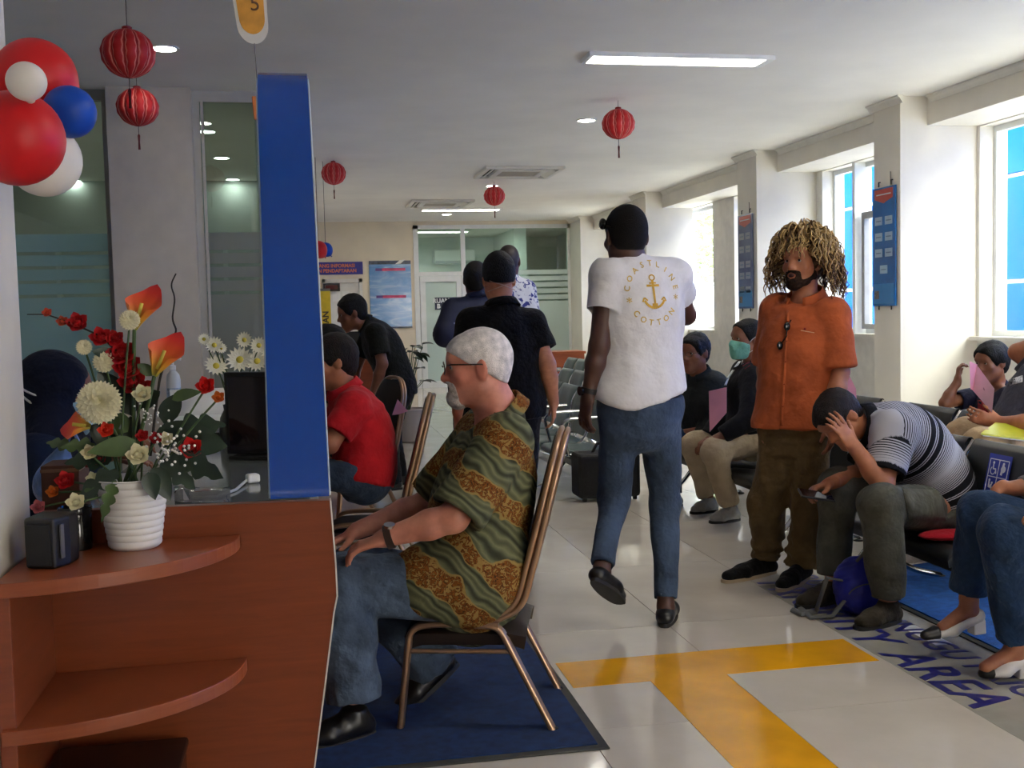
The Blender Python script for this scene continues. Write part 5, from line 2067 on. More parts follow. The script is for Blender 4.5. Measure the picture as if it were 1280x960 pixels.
def flat_text(ch, size, bold=0.0):
    cu_ = bpy.data.curves.new('t', 'FONT')
    cu_.body = ch
    cu_.size = size
    cu_.align_x = 'CENTER'
    cu_.align_y = 'CENTER'
    cu_.resolution_u = 2
    cu_.offset = bold
    t_ = bpy.data.objects.new('t', cu_)
    COL.objects.link(t_)
    dg_ = bpy.context.evaluated_depsgraph_get()
    dg_.update()
    me_ = bpy.data.meshes.new_from_object(t_.evaluated_get(dg_))
    bpy.data.objects.remove(t_)
    bpy.data.curves.remove(cu_)
    me_.materials.clear()
    return me_


tee = [c_ for c_ in f.root.children if c_.name.startswith('t_shirt')][0]
inv_root = world_matrix(f.root).inverted()
R0 = 0.108
items = []
for k, ch in enumerate('COASTLINE'):
    items.append((ch, math.radians(170 - k * 20), False))
for k, ch in enumerate('COTTON'):
    items.append((ch, math.radians(222 + k * 19.5), True))
items += [('*', math.radians(197), False), ('*', math.radians(-14), False)]
for ch, a, low_ in items:
    me = flat_text(ch, 0.034 if ch != '*' else 0.05, 0.0006)
    rot = a - PI / 2 if not low_ else a + PI / 2
    if ch == '*':
        rot = 0
    me.transform(Matrix.Translation((R0 * math.cos(a), R0 * 1.12 * math.sin(a), 0)) @ Matrix.Rotation(rot, 4, 'Z'))
    lay(me)
    me.transform(inv_root)
    link_mesh('printed_letter', me, GOLD, tee)
am = MB()
def fl2(pts, w):
    for (a, b_), (c2, d2) in zip(pts, pts[1:]):
        n_ = max(1, int(math.hypot(c2 - a, d2 - b_) / 0.008))
        for i in range(n_):
            x0, y0 = a + (c2 - a) * i / n_, b_ + (d2 - b_) * i / n_
            x1, y1 = a + (c2 - a) * (i + 1) / n_, b_ + (d2 - b_) * (i + 1) / n_
            L_ = math.hypot(x1 - x0, y1 - y0)
            nx_, ny_ = -(y1 - y0) / L_ * w / 2, (x1 - x0) / L_ * w / 2
            am.add([(x0 + nx_, y0 + ny_, 0), (x0 - nx_, y0 - ny_, 0), (x1 - nx_, y1 - ny_, 0), (x1 + nx_, y1 + ny_, 0)], [(0, 1, 2, 3)])
fl2([(0.011 * math.cos(t), 0.062 + 0.011 * math.sin(t)) for t in np.linspace(0, 2 * PI, 13)], 0.005)
fl2([(0, 0.05), (0, -0.06)], 0.009)
fl2([(-0.026, 0.03), (0.026, 0.03)], 0.009)
fl2([(-0.014, 0.04), (0.014, 0.04)], 0.006)
fl2([(-0.045 * math.sin(t) , -0.015 - 0.045 * math.cos(t)) for t in np.linspace(-1.25, 1.25, 13)], 0.010)
fl2([(-0.052, -0.035), (-0.043, -0.018), (-0.03, -0.03)], 0.006)
fl2([(0.052, -0.035), (0.043, -0.018), (0.03, -0.03)], 0.006)
fl2([(-0.012, -0.05), (0.012, -0.05)], 0.016)
me = bpy.data.meshes.new('anchor_print')
me.from_pydata(am.v, [], am.f)
lay(me, 0.003)
me.transform(inv_root)
link_mesh('anchor_print', me, GOLDD, tee)

# ---- 3 the standing man in an orange shirt ------------------------------------------
J = dict(head=(1003, 329, 4.79), F=(-0.83, -0.55, 0.02), neck=(1007, 378, 4.81), shR=(973, 390, 4.94), shL=(1040, 392, 4.68),
         elL=(1050, 465, 4.64), wrL=(1040, 528, 4.56), elR=(957, 462, 5.00), wrR=(956, 522, 4.90),
         hipR=(976, 540, 4.88), hipL=(1014, 540, 4.80), knR=(960, 628, 4.93), anR=(957, 699, 4.95), toR=(912, 709, 4.86),
         knL=(1010, 636, 4.80), anL=(1003, 708, 4.80), toL=(978, 728, 4.64))
f = Figure('standing man with curly blond hair in orange shirt and khaki trousers', J, SK_TAN, h=0.006, bulk=1.02, head=1.02)
f.body(hands={'L': dict(d=(0, 0.05, -1), palm=(-0.7, 0.7, 0), curl=0.4), 'R': dict(d=(-0.1, -0.1, -1), palm=(0.7, -0.6, 0), curl=0.4)})
ORANGE = cloth('orange_cotton', (186, 94, 54), var=0.07, bump=0.3, bscale=14)
f.shirt('shirt', ORANGE, off=0.028, hem=-0.06, sleeve=0.92, sleeve_off=0.024, fold=0.006, h=0.008, seed=31, flare=0.03, neck_drop=0.004,
        hemcut=(V3(at_y(995, 538, 4.7)), (0.05, 0, -1), 0.4))
f.collar(ORANGE, r=0.074, hgt=0.036, tilt=0.9, up=0.032, open_=0.9)
KHAKI = cloth('khaki_brown', (104, 84, 54), var=0.1, bump=0.4, bscale=16)
f.trousers('trousers', KHAKI, off=0.020, seat=0.006, stack=0.007, hemr=0.070, hem=0.98, kneer=0.074, h=0.008, seed=33, fold=0.007)
BSOLE = M('sole_beige', (190, 170, 140), 0.6)
f.shoe('R', cloth('black_mesh_shoe', (26, 25, 25), var=0.1), sole=BSOLE, long=0.03)
f.shoe('L', cloth('black_mesh_shoe', (26, 25, 25)), sole=BSOLE, long=0.02)
f.beard(M('beard_brown', (44, 31, 24), 0.75, var=0.4, scale=70, bump=0.8, bscale=240, spec=0.15), off=0.0032, open_mouth=0.014)
f.brows(HAIRD)
f.eyes((40, 30, 22), look=(-0.4, 0.3))
MB().ball(Vector(f.L(0, 0.0905, -0.060)), 0.0165, 12, 8, sx=1.0, sy=0.62, sz=0.62, axes=(Vector(f.Rd), Vector(f.Fd), Vector(f.Ud))).build('mouth', M('mouth_dark', (66, 28, 26), 0.5), f.root, smooth='all')
# curly locks: helical strands from the scalp
L = f.L
rs = random.Random(12)
cols = [M('curl_blond', (188, 158, 104), 0.6, var=0.2, scale=50), M('curl_honey', (146, 112, 66), 0.6, var=0.2, scale=50), M('curl_brown', (84, 58, 34), 0.65, var=0.25, scale=50)]
locks = [MB(), MB(), MB()]
for k in range(1000):
    th = rs.uniform(0, 2 * PI)
    ph = rs.uniform(0.0, 1.95)
    x, y, z = math.sin(ph) * math.cos(th), math.sin(ph) * math.sin(th), math.cos(ph)
    if y > 0.40 and z < 0.56 - (0 if abs(x) < 0.6 else 0.3):
        continue                                     # the face stays free
    root = V3(L(0.074 * x, -0.014 + 0.094 * y, 0.032 + 0.084 * z))
    outw = _n(f.Rd * x + f.Fd * (y * 0.8 - 0.1) + f.Ud * (z * 0.5 + 0.1))
    ln = rs.uniform(0.15, 0.24) if z < 0.75 else rs.uniform(0.17, 0.27)
    if y > 0.45:
        ln = rs.uniform(0.04, 0.08)
    pts = []
    n_ = 20
    p = root.copy()
    a0 = rs.uniform(0, 6.28)
    turns = rs.uniform(2.5, 4.5)
    cr = rs.uniform(0.005, 0.009)
    dirv_ = _n(outw + V3((0, 0, 0.25)))
    s1 = _n(np.cross(dirv_, (0.3, 0.5, 0.8)))
    for i in range(n_):
        t = i / (n_ - 1)
        dcur = _n(outw * max(0.05, 0.95 - t * 1.1) + V3((0, 0, -1)) * (0.05 + t * 1.5))
        p = p + dcur * ln / n_
        s2 = _n(np.cross(dcur, s1))
        q = p + (s1 * math.cos(a0 + turns * 2 * PI * t) + s2 * math.sin(a0 + turns * 2 * PI * t)) * cr * min(1, t * 4)
        pts.append(Vector(q))
    i_ = 0 if (z > 0.5 and rs.random() < 0.72) or rs.random() < 0.28 else (1 if rs.random() < 0.6 else 2)
    if z < 0.3 and x < 0.2 and rs.random() < 0.35:  # blonder crown, browner low side: highlight and shade put into the hair colour
        i_ = 2
    locks[i_].tube(pts, [0.0042 * (1 - 0.5 * i / n_) for i in range(n_)], 4, cap=False)
hb = f.hair(M('hair_dark_root', (72, 52, 32), 0.7, var=0.3, scale=60, bump=0.6, bscale=160), thick=0.016, front=0.050, nape=-0.085, fold=0.004, name='hair', side=-0.06)
for mb_, mt, lb in zip(locks, cols, ('blond', 'honey', 'dark')):
    mb_.build('curly_locks', mt, f.root, smooth='all')['label'] = lb + ' curly hair locks'
# shirt details: placket, pocket, sunglasses hanging from the placket
bv = BVHTree.FromPolygons([tuple(v) for v in f.shirtV], [tuple(q) for q in f.shirtQ.tolist()])


def on_shirt(px, py, lift=0.003, tree=None):
    d_ = Vector(ray(px, py))
    h_ = (tree or bv).ray_cast(Vector(CC), d_)
    return (h_[0] - d_ * lift) if h_[0] is not None else Vector(at_y(px, py, 4.7))


sh_o = [c_ for c_ in f.root.children if c_.name.startswith('shirt')][0]
pts = [on_shirt(986 - 0.06 * (y - 385), y, 0.002) for y in range(388, 536, 8)]
MB().sheet([[p + Vector((-0.008, 0.004, 0)), p, p + Vector((0.012, -0.004, 0))] for p in pts], 0.002).build('placket', ORANGE, sh_o, smooth='all')
ORD = cloth('orange_stitch', (150, 62, 28), var=0.05)
for y in (402, 426, 452, 480, 508):
    MB().ball(on_shirt(986 - 0.06 * (y - 385), y, 0.004), 0.0045, 8, 6).build('button', ORD, sh_o, smooth='all')
MB().tube([on_shirt(1001, 413, 0.003), on_shirt(1018, 416, 0.003)], 0.002, 6).build('pocket_edge', M('pocket_line', (214, 170, 140), 0.6), sh_o)
MB().ball(on_shirt(1006, 411, 0.003), 0.006, 8, 6).build('emblem', M('emblem_red', (150, 30, 22), 0.5), sh_o, smooth='all')
sgl = MB()
a, b_ = on_shirt(984, 408, 0.012), on_shirt(975, 432, 0.012)
for q in (a, b_):
    sgl.ball(q, 0.02, 12, 8, sx=0.8, sy=0.25, sz=1.0)
sgl.tube([a, (a + b_) / 2 + Vector((0.01, -0.01, 0)), b_], 0.003, 6)
sgl.tube([a, a + Vector((0.02, 0, 0.03))], 0.0025, 6)
sgl.build('sunglasses', M('dark_plastic_gloss', (18, 17, 17)), f.root, smooth='all')

# ---- 4 the seated man in a striped polo, head in hand --------------------------------
J = dict(head=(1049, 523, 4.34), F=(-0.62, -0.28, -0.72), U=(-0.72, 0.0, 0.66), neck=(1084, 533, 4.34), shL=(1117, 541, 4.18), shR=(1091, 531, 4.52),
         elL=(1104, 607, 4.09), wrL=(1066, 556, 4.15), elR=(1080, 590, 4.46), wrR=(1038, 604, 4.33),
         hipL=(1184, 636, 4.30), hipR=(1172, 626, 4.50), knL=(1100, 631, 4.03), knR=(1047, 610, 4.43),
         anL=(1110, 752, 4.03), toL=(1080, 771, 3.99), anR=(1041, 724, 4.40), toR=(1006, 742, 4.35))
f = Figure('seated man in striped grey polo resting his head in his hand', J, SK_TAN, h=0.006, bulk=1.05, head=1.0, belly=0.02, waist=(1154, 573, 4.38))
f.body(hands={'L': dict(d=(-0.42, 0.10, 0.62), palm=(-0.35, 0.95, -0.1), curl=0.22, spread=0.16, thumb=0.1), 'R': dict(d=(-0.95, -0.1, -0.2), palm=(-0.1, -0.3, -1), curl=0.9)})


def stripes():
    m, nt, b = new_mat('striped_polo')
    L_ = nt.links.new
    at = node(nt, 'ShaderNodeAttribute', attribute_name='s')
    # thick bands
    mr = node(nt, 'ShaderNodeMapRange')
    mr.inputs['From Min'].default_value = -0.2
    mr.inputs['From Max'].default_value = 1.2
    L_(at.outputs['Fac'], mr.inputs['Value'])
    def P_(s):
        return (s + 0.2) / 1.4
    k = (0, 0, 0)
    w = (255, 255, 255)
    band = ramp(nt, mr.outputs[0], [(0.0, w), (P_(0.165), k), (P_(0.222), w), (P_(0.262), k), (P_(0.325), w), (P_(0.72), k), (P_(0.765), w), (P_(0.80), k), (P_(0.85), w)], 'CONSTANT')
    duty = ramp(nt, mr.outputs[0], [(P_(0.02), (0, 0, 0)), (P_(0.18), (150, 150, 150)), (P_(0.31), (160, 160, 160)), (P_(0.52), (0, 0, 0)), (P_(0.55), (0, 0, 0)), (P_(0.73), (160, 160, 160)), (P_(0.84), (150, 150, 150)), (P_(1.0), (120, 120, 120))])
    fr = node(nt, 'ShaderNodeMath', operation='MULTIPLY')
    fr.inputs[1].default_value = 1 / 0.020
    L_(at.outputs['Fac'], fr.inputs[0])
    f2 = node(nt, 'ShaderNodeMath', operation='FRACT')
    L_(fr.outputs[0], f2.inputs[0])
    lt = node(nt, 'ShaderNodeMath', operation='LESS_THAN')
    L_(f2.outputs[0], lt.inputs[0])
    g_ = node(nt, 'ShaderNodeMath', operation='POWER')
    L_(duty.outputs[0], g_.inputs[0])
    g_.inputs[1].default_value = 0.6
    L_(g_.outputs[0], lt.inputs[1])
    base = mix(nt, lt.outputs[0], lin((176, 176, 184)), lin((34, 34, 40)))
    c_ = mix(nt, band.outputs[0], lin((20, 20, 24)), base)
    L_(c_, b.inputs['Base Color'])
    b.inputs['Roughness'].default_value = 0.85
    b.inputs['Specular IOR Level'].default_value = 0.2
    return m


def stripe_attr(fig, V):
    ts = np.linspace(-0.25, 1.15, 60)
    P = np.array([fig.spine(t) for t in ts])
    best = np.full(len(V), 1e9)
    s = np.zeros(len(V))
    for i in range(len(ts) - 1):
        a_, b2 = P[i], P[i + 1]
        ba = b2 - a_
        t = np.clip(((V - a_) @ ba) / (ba @ ba), 0, 1)
        d_ = np.linalg.norm(V - a_ - t[:, None] * ba, axis=1)
        m_ = d_ < best
        best[m_] = d_[m_]
        s[m_] = ts[i] + t[m_] * (ts[i + 1] - ts[i])
    for sd in 'LR':
        sh_, el_ = fig.J['sh' + sd], fig.J['el' + sd]
        ba = el_ - sh_
        t = ((V - sh_) @ ba) / (ba @ ba)
        d_ = np.linalg.norm(V - sh_ - np.clip(t, 0, 1)[:, None] * ba, axis=1)
        m_ = (t > 0.12) & (d_ < 0.088)
        s[m_] = 0.79 - (t[m_] - 0.12) * 0.45
        m2 = (t > 0.70) & (d_ < 0.1)
        s[m2] = 0.205
    return {'s': s}


f.shirt('polo_shirt', stripes(), off=0.040, hem=-0.14, sleeve=0.80, sleeve_off=0.028, fold=0.003, h=0.0065, seed=41, pattern=stripe_attr)
f.collar(cloth('polo_collar', (22, 22, 26), var=0.05), r=0.072, hgt=0.036, tilt=0.6, up=0.02, open_=0.5)
CARGO = cloth('cargo_grey', (84, 84, 74), var=0.12, bump=0.4, bscale=16)
f.trousers('cargo_trousers', CARGO, off=0.018, seat=0.030, hemr=0.066, hem=0.95, kneer=0.076, h=0.0075, seed=42, fold=0.005)
bvt = BVHTree.FromPolygons([tuple(v) for v in f.trouV], [tuple(q) for q in f.trouQ.tolist()])
tro = [c_ for c_ in f.root.children if c_.name.startswith('cargo')][0]
grid = [[on_shirt(1128 + 46 * u + 8 * v, 611 + 38 * v + 2 * u, 0.010 if 0 < u < 1 and 0 < v < 1 else 0.004, bvt) for u in np.linspace(0, 1, 6)] for v in np.linspace(0, 1, 6)]
MB().sheet(grid, -0.004).build('thigh_pocket', cloth('cargo_pocket', (92, 91, 80), var=0.12, bump=0.4, bscale=16), tro, smooth='all')
BOOT = cloth('grey_brown_boot', (58, 52, 42), var=0.2)
f.shoe('L', BOOT, long=0.03)
f.shoe('R', BOOT, long=0.03)
f.hair(HAIRD, thick=0.013, front=0.085, nape=-0.075, fold=0.002, h=0.006, side=-0.005, slope=0.35)
f.brows(HAIRD)
ph = thing('mobile_phone', 'dark mobile phone held by the man in striped polo', 'phone', at_y(1018, 621, 4.38))
a, b_ = V3(at_y(1001, 616, 4.26)), V3(at_y(1040, 622, 4.24))
MB().obox(Vector((a + b_) / 2), Vector(b_ - a), (0.2, 1, 0.35), Vector(np.cross(b_ - a, (0.2, 1, 0.35))), 0.148, 0.072, 0.009).build('case', BLACKP, ph, bevel=0.003)
MB().obox(Vector((a + b_) / 2) + Vector(np.cross(b_ - a, (0.2, 1, 0.35))).normalized() * 0.0048, Vector(b_ - a), (0.2, 1, 0.35), Vector(np.cross(b_ - a, (0.2, 1, 0.35))), 0.136, 0.064, 0.001).build('screen', M('phone_glass', (10, 12, 14), 0.05), ph)

# ---- 5 the woman with crossed legs ---------------------------------------------------
J = dict(head=W_(2.70, 3.22, 1.17), F=(-1, 0, -0.05), neck=W_(2.72, 3.22, 0.99), shL=W_(2.72, 3.05, 0.93), shR=W_(2.72, 3.39, 0.93),
         elL=W_(2.62, 2.98, 0.66), wrL=W_(2.40, 3.10, 0.64), elR=(1312, 606, 3.45), wrR=(1249, 612, 3.47),
         hipL=W_(2.60, 3.14, 0.475), hipR=W_(2.60, 3.31, 0.485), knR=(1230, 642, 3.48), anR=(1211, 748, 3.57), toR=(1158, 771, 3.57),
         knL=(1258, 664, 3.24), anL=(1270, 812, 3.32), toL=(1232, 836, 3.33))
f = Figure('seated woman in dark jeans with crossed legs and white black-toed shoes', J, SK_TAN, h=0.006, bulk=0.88, head=0.95)
f.heel = 0.035
f.body(hands={'R': dict(d=(-0.75, 0.1, -0.7), palm=(-0.3, -0.1, -0.9), curl=0.45, sc=0.92), 'L': dict(d=(-0.95, 0.1, -0.2), palm=(0, 0, -1), curl=0.3, sc=0.92)}, feet={'R': (V3(at_y(1180, 797, 3.58)), (-0.06, 0, 1))})
f.shirt('blouse', cloth('grey_blouse', (140, 140, 140)), off=0.014, hem=0.0, sleeve=1.55, sleeve_off=0.014, fold=0.003, h=0.009, seed=51)
f.trousers('jeans', DENIMD, off=0.018, hemr=0.066, hem=0.90, kneer=0.084, h=0.0075, seed=52, fold=0.005, top=0.2, thigh=0.098)
f.hair(HAIRB, thick=0.014, front=0.06, nape=-0.1, fold=0.002, h=0.008)
f.eyes()
WL = M('white_leather', (226, 220, 212), 0.35, var=0.03)


def pump(fig, s, gp, gu):
    """low block-heeled court shoe"""
    an, to = fig.J['an' + s], fig.J['to' + s]
    gu = _n(gu)
    pr = lambda p, hgt: p - gu * ((p - gp) @ gu) + gu * hgt
    fd = _n(pr(to, 0) - pr(an, 0))
    sd = np.cross(fd, gu)
    hl, tt = pr(an, 0) - fd * 0.03, pr(to, 0) + fd * 0.02
    F = Field(np.minimum(hl, tt) - 0.1, np.maximum(hl, tt) + 0.14, 0.005)
    F.add(cap(hl + gu * 0.068, hl * 0.5 + tt * 0.5 + gu * 0.040, .028, .030, sd, 1.1), 0.02)
    F.add(cap(hl * 0.5 + tt * 0.5 + gu * 0.034, tt - fd * 0.015 + gu * 0.020, .031, .016, sd, 1.3), 0.02)
    F.cut(hl + gu * 0.092, _n(gu + fd * 0.36))
    F.cut(hl * 0.45 + tt * 0.55 + gu * 0.012, _n(-gu - fd * 0.0), 0.07)
    V, Q = F.mesh(1)
    o_ = sdf_object('shoe', V, Q, WL, fig.root)
    u_ = ((V - hl) @ fd) / np.linalg.norm(tt - hl)
    m_ = MB()
    c_ = hl + fd * 0.012
    m_.prism([Vector(c_ + fd * a_ + sd * b2 + gu * 0.002) for a_, b2 in ((-0.032, -0.024), (0.018, -0.024), (0.018, 0.024), (-0.032, 0.024))], Vector(gu) * 0.055)
    m_.build('heel', WL, o_, bevel=0.005)
    T_ = Field(tt - 0.09, tt + 0.09, 0.005)
    T_.add(cap(hl * 0.42 + tt * 0.58 + gu * 0.033, tt - fd * 0.013 + gu * 0.021, .0325, .0185, sd, 1.3), 0.0)
    T_.cut(hl * 0.26 + tt * 0.74 + gu * 0.02, -fd)
    T_.cut(tt + gu * 0.009, -gu)
    V, Q = T_.mesh(1)
    sdf_object('toe_cap', V, Q, BLACKL, o_)


pump(f, 'L', V3((0, 0, 0.0)), (0, 0, 1))
g0 = V3(at_y(1180, 797, 3.58))
pump(f, 'R', g0, (-0.06, 0, 1))

# ---- 6 the boy and 7 the reclining man at the windows ---------------------------------
J = dict(head=(1239, 453, 5.86), F=(-0.96, -0.22, -0.12), neck=(1248, 483, 5.9), shL=(1262, 497, 5.74), shR=(1233, 493, 6.05),
         elL=(1246, 530, 5.62), wrL=(1225, 545, 5.66), elR=(1181, 504, 6.0), wrR=(1197, 476, 5.98),
         hipL=(1262, 549, 5.80), hipR=(1250, 547, 6.0), knL=(1185, 552, 5.8), knR=(1182, 548, 6.05), anL=(1190, 640, 5.8), toL=(1165, 650, 5.8), anR=(1185, 635, 6.05), toR=(1160, 645, 6.05))
f = Figure('seated boy in navy T-shirt with red print raising his fist', J, SK_BROWN, h=0.008, bulk=0.82, head=0.98)
f.body(hands={'R': dict(d=(0.1, 0, 1), palm=(0.9, -0.4, 0), curl=1.1, sc=0.95), 'L': dict(d=(-1, 0, -0.1), palm=(0, 0, -1), curl=0.4, sc=0.9)})
f.shirt('t_shirt', cloth('navy_tee', (34, 36, 58)), off=0.016, hem=-0.05, sleeve=0.7, sleeve_off=0.022, h=0.010, seed=61)
f.trousers('trousers', cloth('dark_trousers', (42, 42, 48)), h=0.011)
f.hair(HAIRB, thick=0.017, front=0.075, nape=-0.075, fold=0.002, h=0.007)
f.brows(HAIRB)
f.eyes()
rp = MB()
bvb = BVHTree.FromPolygons([tuple(v) for v in f.shirtV], [tuple(q) for q in f.shirtQ.tolist()])
gr_ = []
for v in np.linspace(0, 1, 5):
    gr_.append([on_shirt(1198 + 24 * u, 492 + 12 * v, 0.004, bvb) for u in np.linspace(0, 1, 5)])
f.shoe('L', BLACKL)
f.shoe('R', BLACKL)
pr_ = [on_shirt(1222 + 14 * u, 500 + 16 * v, 0.006, bvb) for v in (0, 0.5, 1) for u in (0, 0.5, 1)]
MB().sheet([pr_[0:3], pr_[3:6], pr_[6:9]], 0.002).build('red_print', M('print_red', (176, 40, 48), 0.6, var=0.3, scale=60), f.root, smooth='all')

J = dict(head=W_(3.72, 4.74, 1.22), F=(-0.95, -0.1, 0.2), neck=W_(3.70, 4.74, 1.03), shL=W_(3.64, 4.56, 0.97), shR=W_(3.64, 4.92, 0.97),
         elL=(1300, 530, 4.46), wrL=(1247, 528, 4.62), elR=(1272, 440, 4.98), wrR=(1310, 428, 4.86),
         hipL=(1272, 562, 4.64), hipR=(1266, 556, 4.84), knL=(1228, 560, 4.50), knR=(1206, 544, 4.93), anL=W_(3.08, 4.52, 0.09), toL=W_(2.99, 4.50, 0.03), anR=(1152, 690, 4.95), toR=(1122, 700, 4.93))
f = Figure('reclining man in dark grey T-shirt and khaki trousers with raised arm', J, SK_TAN, h=0.008, bulk=1.05, head=1.0, belly=0.03)
f.body(hands={'L': dict(d=(-0.85, 0.1, 0.25), palm=(0.1, 0.9, 0.3), curl=0.45), 'R': dict(d=(0.7, -0.3, 0.3), palm=(0.2, -0.4, -0.8), curl=0.4)})
f.shirt('t_shirt', cloth('charcoal_tee', (62, 62, 72)), off=0.02, hem=-0.06, sleeve=0.6, sleeve_off=0.026, h=0.009, seed=71)
f.trousers('trousers', cloth('light_khaki', (190, 164, 128), var=0.06, bump=0.4, bscale=16), off=0.022, hemr=0.07, kneer=0.08, h=0.009, seed=72, fold=0.006)
f.hair(HAIRB, thick=0.012, front=0.065, nape=-0.075, h=0.008)
f.eyes()
GSH = cloth('light_grey_shoe', (168, 156, 146))
f.shoe('L', GSH, sole=M('sole_white', (214, 206, 196), 0.5))
f.shoe('R', GSH, sole=M('sole_white', (214, 206, 196), 0.5))
bvg = BVHTree.FromPolygons([tuple(v) for v in f.shirtV], [tuple(q) for q in f.shirtQ.tolist()])
gp_ = [[on_shirt(1262 + 16 * u, 474 - 5 * u + 8 * v, 0.004, bvg) for u in np.linspace(0, 1, 5)] for v in (0, 0.5, 1)]
MB().sheet(gp_, 0.002).build('white_print', M('print_white', (196, 196, 200), 0.6, var=0.4, scale=70), f.root, smooth='all')

# ---- 8 the person in a dark jacket and 9 the man with the face mask ---------------------
J = dict(head=(868, 441, 6.98), F=(-0.80, -0.58, -0.1), neck=(874, 470, 7.0), shR=(858, 482, 7.16), shL=(893, 480, 6.96),
         elL=(893, 522, 6.92), wrL=(876, 545, 6.86), elR=(852, 520, 7.22), wrR=(853, 545, 7.08),
         hipL=(893, 544, 6.96), hipR=(882, 542, 7.12), knL=(838, 548, 6.9), knR=(835, 544, 7.12), anL=(842, 622, 6.85), toL=(825, 632, 6.82), anR=(838, 618, 7.1), toR=(820, 626, 7.08))
f = Figure('seated person with glasses in dark grey jacket beside the masked man', J, SK_BROWN, h=0.009, bulk=1.0, head=1.08)
f.body(hands={'L': dict(d=(-0.8, 0, -0.5), palm=(0, 0, -1), curl=0.5), 'R': dict(d=(-0.6, -0.4, -0.5), palm=(0, 0, -1), curl=0.5)})
JK = cloth('dark_grey_jacket', (46, 50, 50), var=0.12, bump=0.4, bscale=14)
f.shirt('jacket', JK, off=0.026, hem=-0.1, sleeve=1.93, sleeve_off=0.028, h=0.010, seed=81, fold=0.006)
f.collar(JK, r=0.068, hgt=0.04, tilt=0.8, open_=0.7)
f.trousers('jeans', DENIMD, h=0.011)
f.shoe('L', BLACKL)
f.shoe('R', BLACKL)
f.hair(HAIRB, thick=0.016, front=0.075, nape=-0.075, fold=0.003, h=0.008)
f.brows(HAIRB)
f.eyes()
L = f.L
g = MB()
for sg in (-1, 1):
    g.tube([Vector(L(sg * 0.033 + 0.022 * math.cos(a), 0.104, 0.006 + 0.016 * math.sin(a))) for a in np.linspace(0, 2 * PI, 13)], 0.002, 5)
    g.tube([Vector(L(sg * 0.056, 0.1, 0.01)), Vector(L(sg * 0.082, -0.01, 0.01))], 0.002, 5)
g.build('glasses', gm, f.root, smooth='all')

J = dict(head=(934, 424, 6.45), F=(-0.985, -0.15, -0.02), neck=(943, 455, 6.47), shL=(944, 470, 6.28), shR=(930, 466, 6.60),
         elL=(938, 525, 6.18), wrL=(900, 546, 6.22), elR=(905, 520, 6.58), wrR=(884, 546, 6.55),
         hipL=(943, 549, 6.34), hipR=(935, 545, 6.54), knL=(892, 566, 6.22), knR=(866, 557, 6.60), anL=(913, 634, 6.27), toL=(890, 646, 6.24), anR=(886, 624, 6.60), toR=(866, 636, 6.57))
f = Figure('seated man with green face mask in black blazer and khaki trousers', J, SK_BROWN, h=0.008, bulk=1.02, head=1.04)
f.body(hands={'L': dict(d=(-0.9, 0.1, -0.3), palm=(0, 0.3, -1), curl=0.6), 'R': dict(d=(-0.8, -0.3, -0.5), palm=(0, -0.2, -1), curl=0.6)})
BZ = cloth('black_blazer', (22, 23, 28), var=0.1, bump=0.3, bscale=14)
f.shirt('blazer', BZ, off=0.026, hem=-0.12, sleeve=1.94, sleeve_off=0.026, h=0.010, seed=91, fold=0.005, neck_drop=0.02)
f.collar(cloth('white_shirt_collar', (206, 208, 210)), r=0.066, hgt=0.036, tilt=0.8, up=0.026, open_=0.6)
f.trousers('trousers', cloth('beige_chino', (176, 158, 130), var=0.06, bump=0.4, bscale=16), off=0.016, hemr=0.062, kneer=0.072, h=0.010, seed=92, fold=0.005)
GREYS = cloth('grey_suede', (150, 148, 142), var=0.1)
f.shoe('L', GREYS)
f.shoe('R', GREYS)
f.hair(HAIRB, thick=0.010, front=0.062, nape=-0.07, h=0.007, fold=0.0015)
f.brows(HAIRB)
f.eyes()
L = f.L
mk = f.mask(cloth('mask_green', (120, 186, 168), bump=0.15, bscale=60))
SW = M('strap_white', (216, 216, 212), 0.7)
for sg in (-1, 1):
    MB().tube([Vector(L(sg * 0.064, 0.040, -0.035)), Vector(L(sg * 0.080, 0.015, 0.0)), Vector(L(sg * 0.088, -0.012, 0.02)), Vector(L(sg * 0.087, -0.026, -0.01)), Vector(L(sg * 0.072, 0.0, -0.06)), Vector(L(sg * 0.058, 0.035, -0.085))], 0.0022, 5).build('ear_loop', SW, mk, smooth='all')
bvz = BVHTree.FromPolygons([tuple(v) for v in f.shirtV], [tuple(q) for q in f.shirtQ.tolist()])
MB().sheet([[on_shirt(x + 3 * k, y + 4 * k, 0.004, bvz) for x, y in ((928, 457), (934, 453), (941, 449), (948, 447))] for k in (0, 1)], 0.002).build('red_strap', M('strap_red', (176, 34, 60), 0.6), f.root, smooth='all')
MB().sheet([[on_shirt(x + 3 * k, y, 0.004, bvz) for x, y in ((923, 452), (915, 463), (909, 472), (905, 482))] for k in (0, 1)], 0.002).build('lanyard', M('lanyard_white', (190, 196, 200), 0.6), f.root, smooth='all')

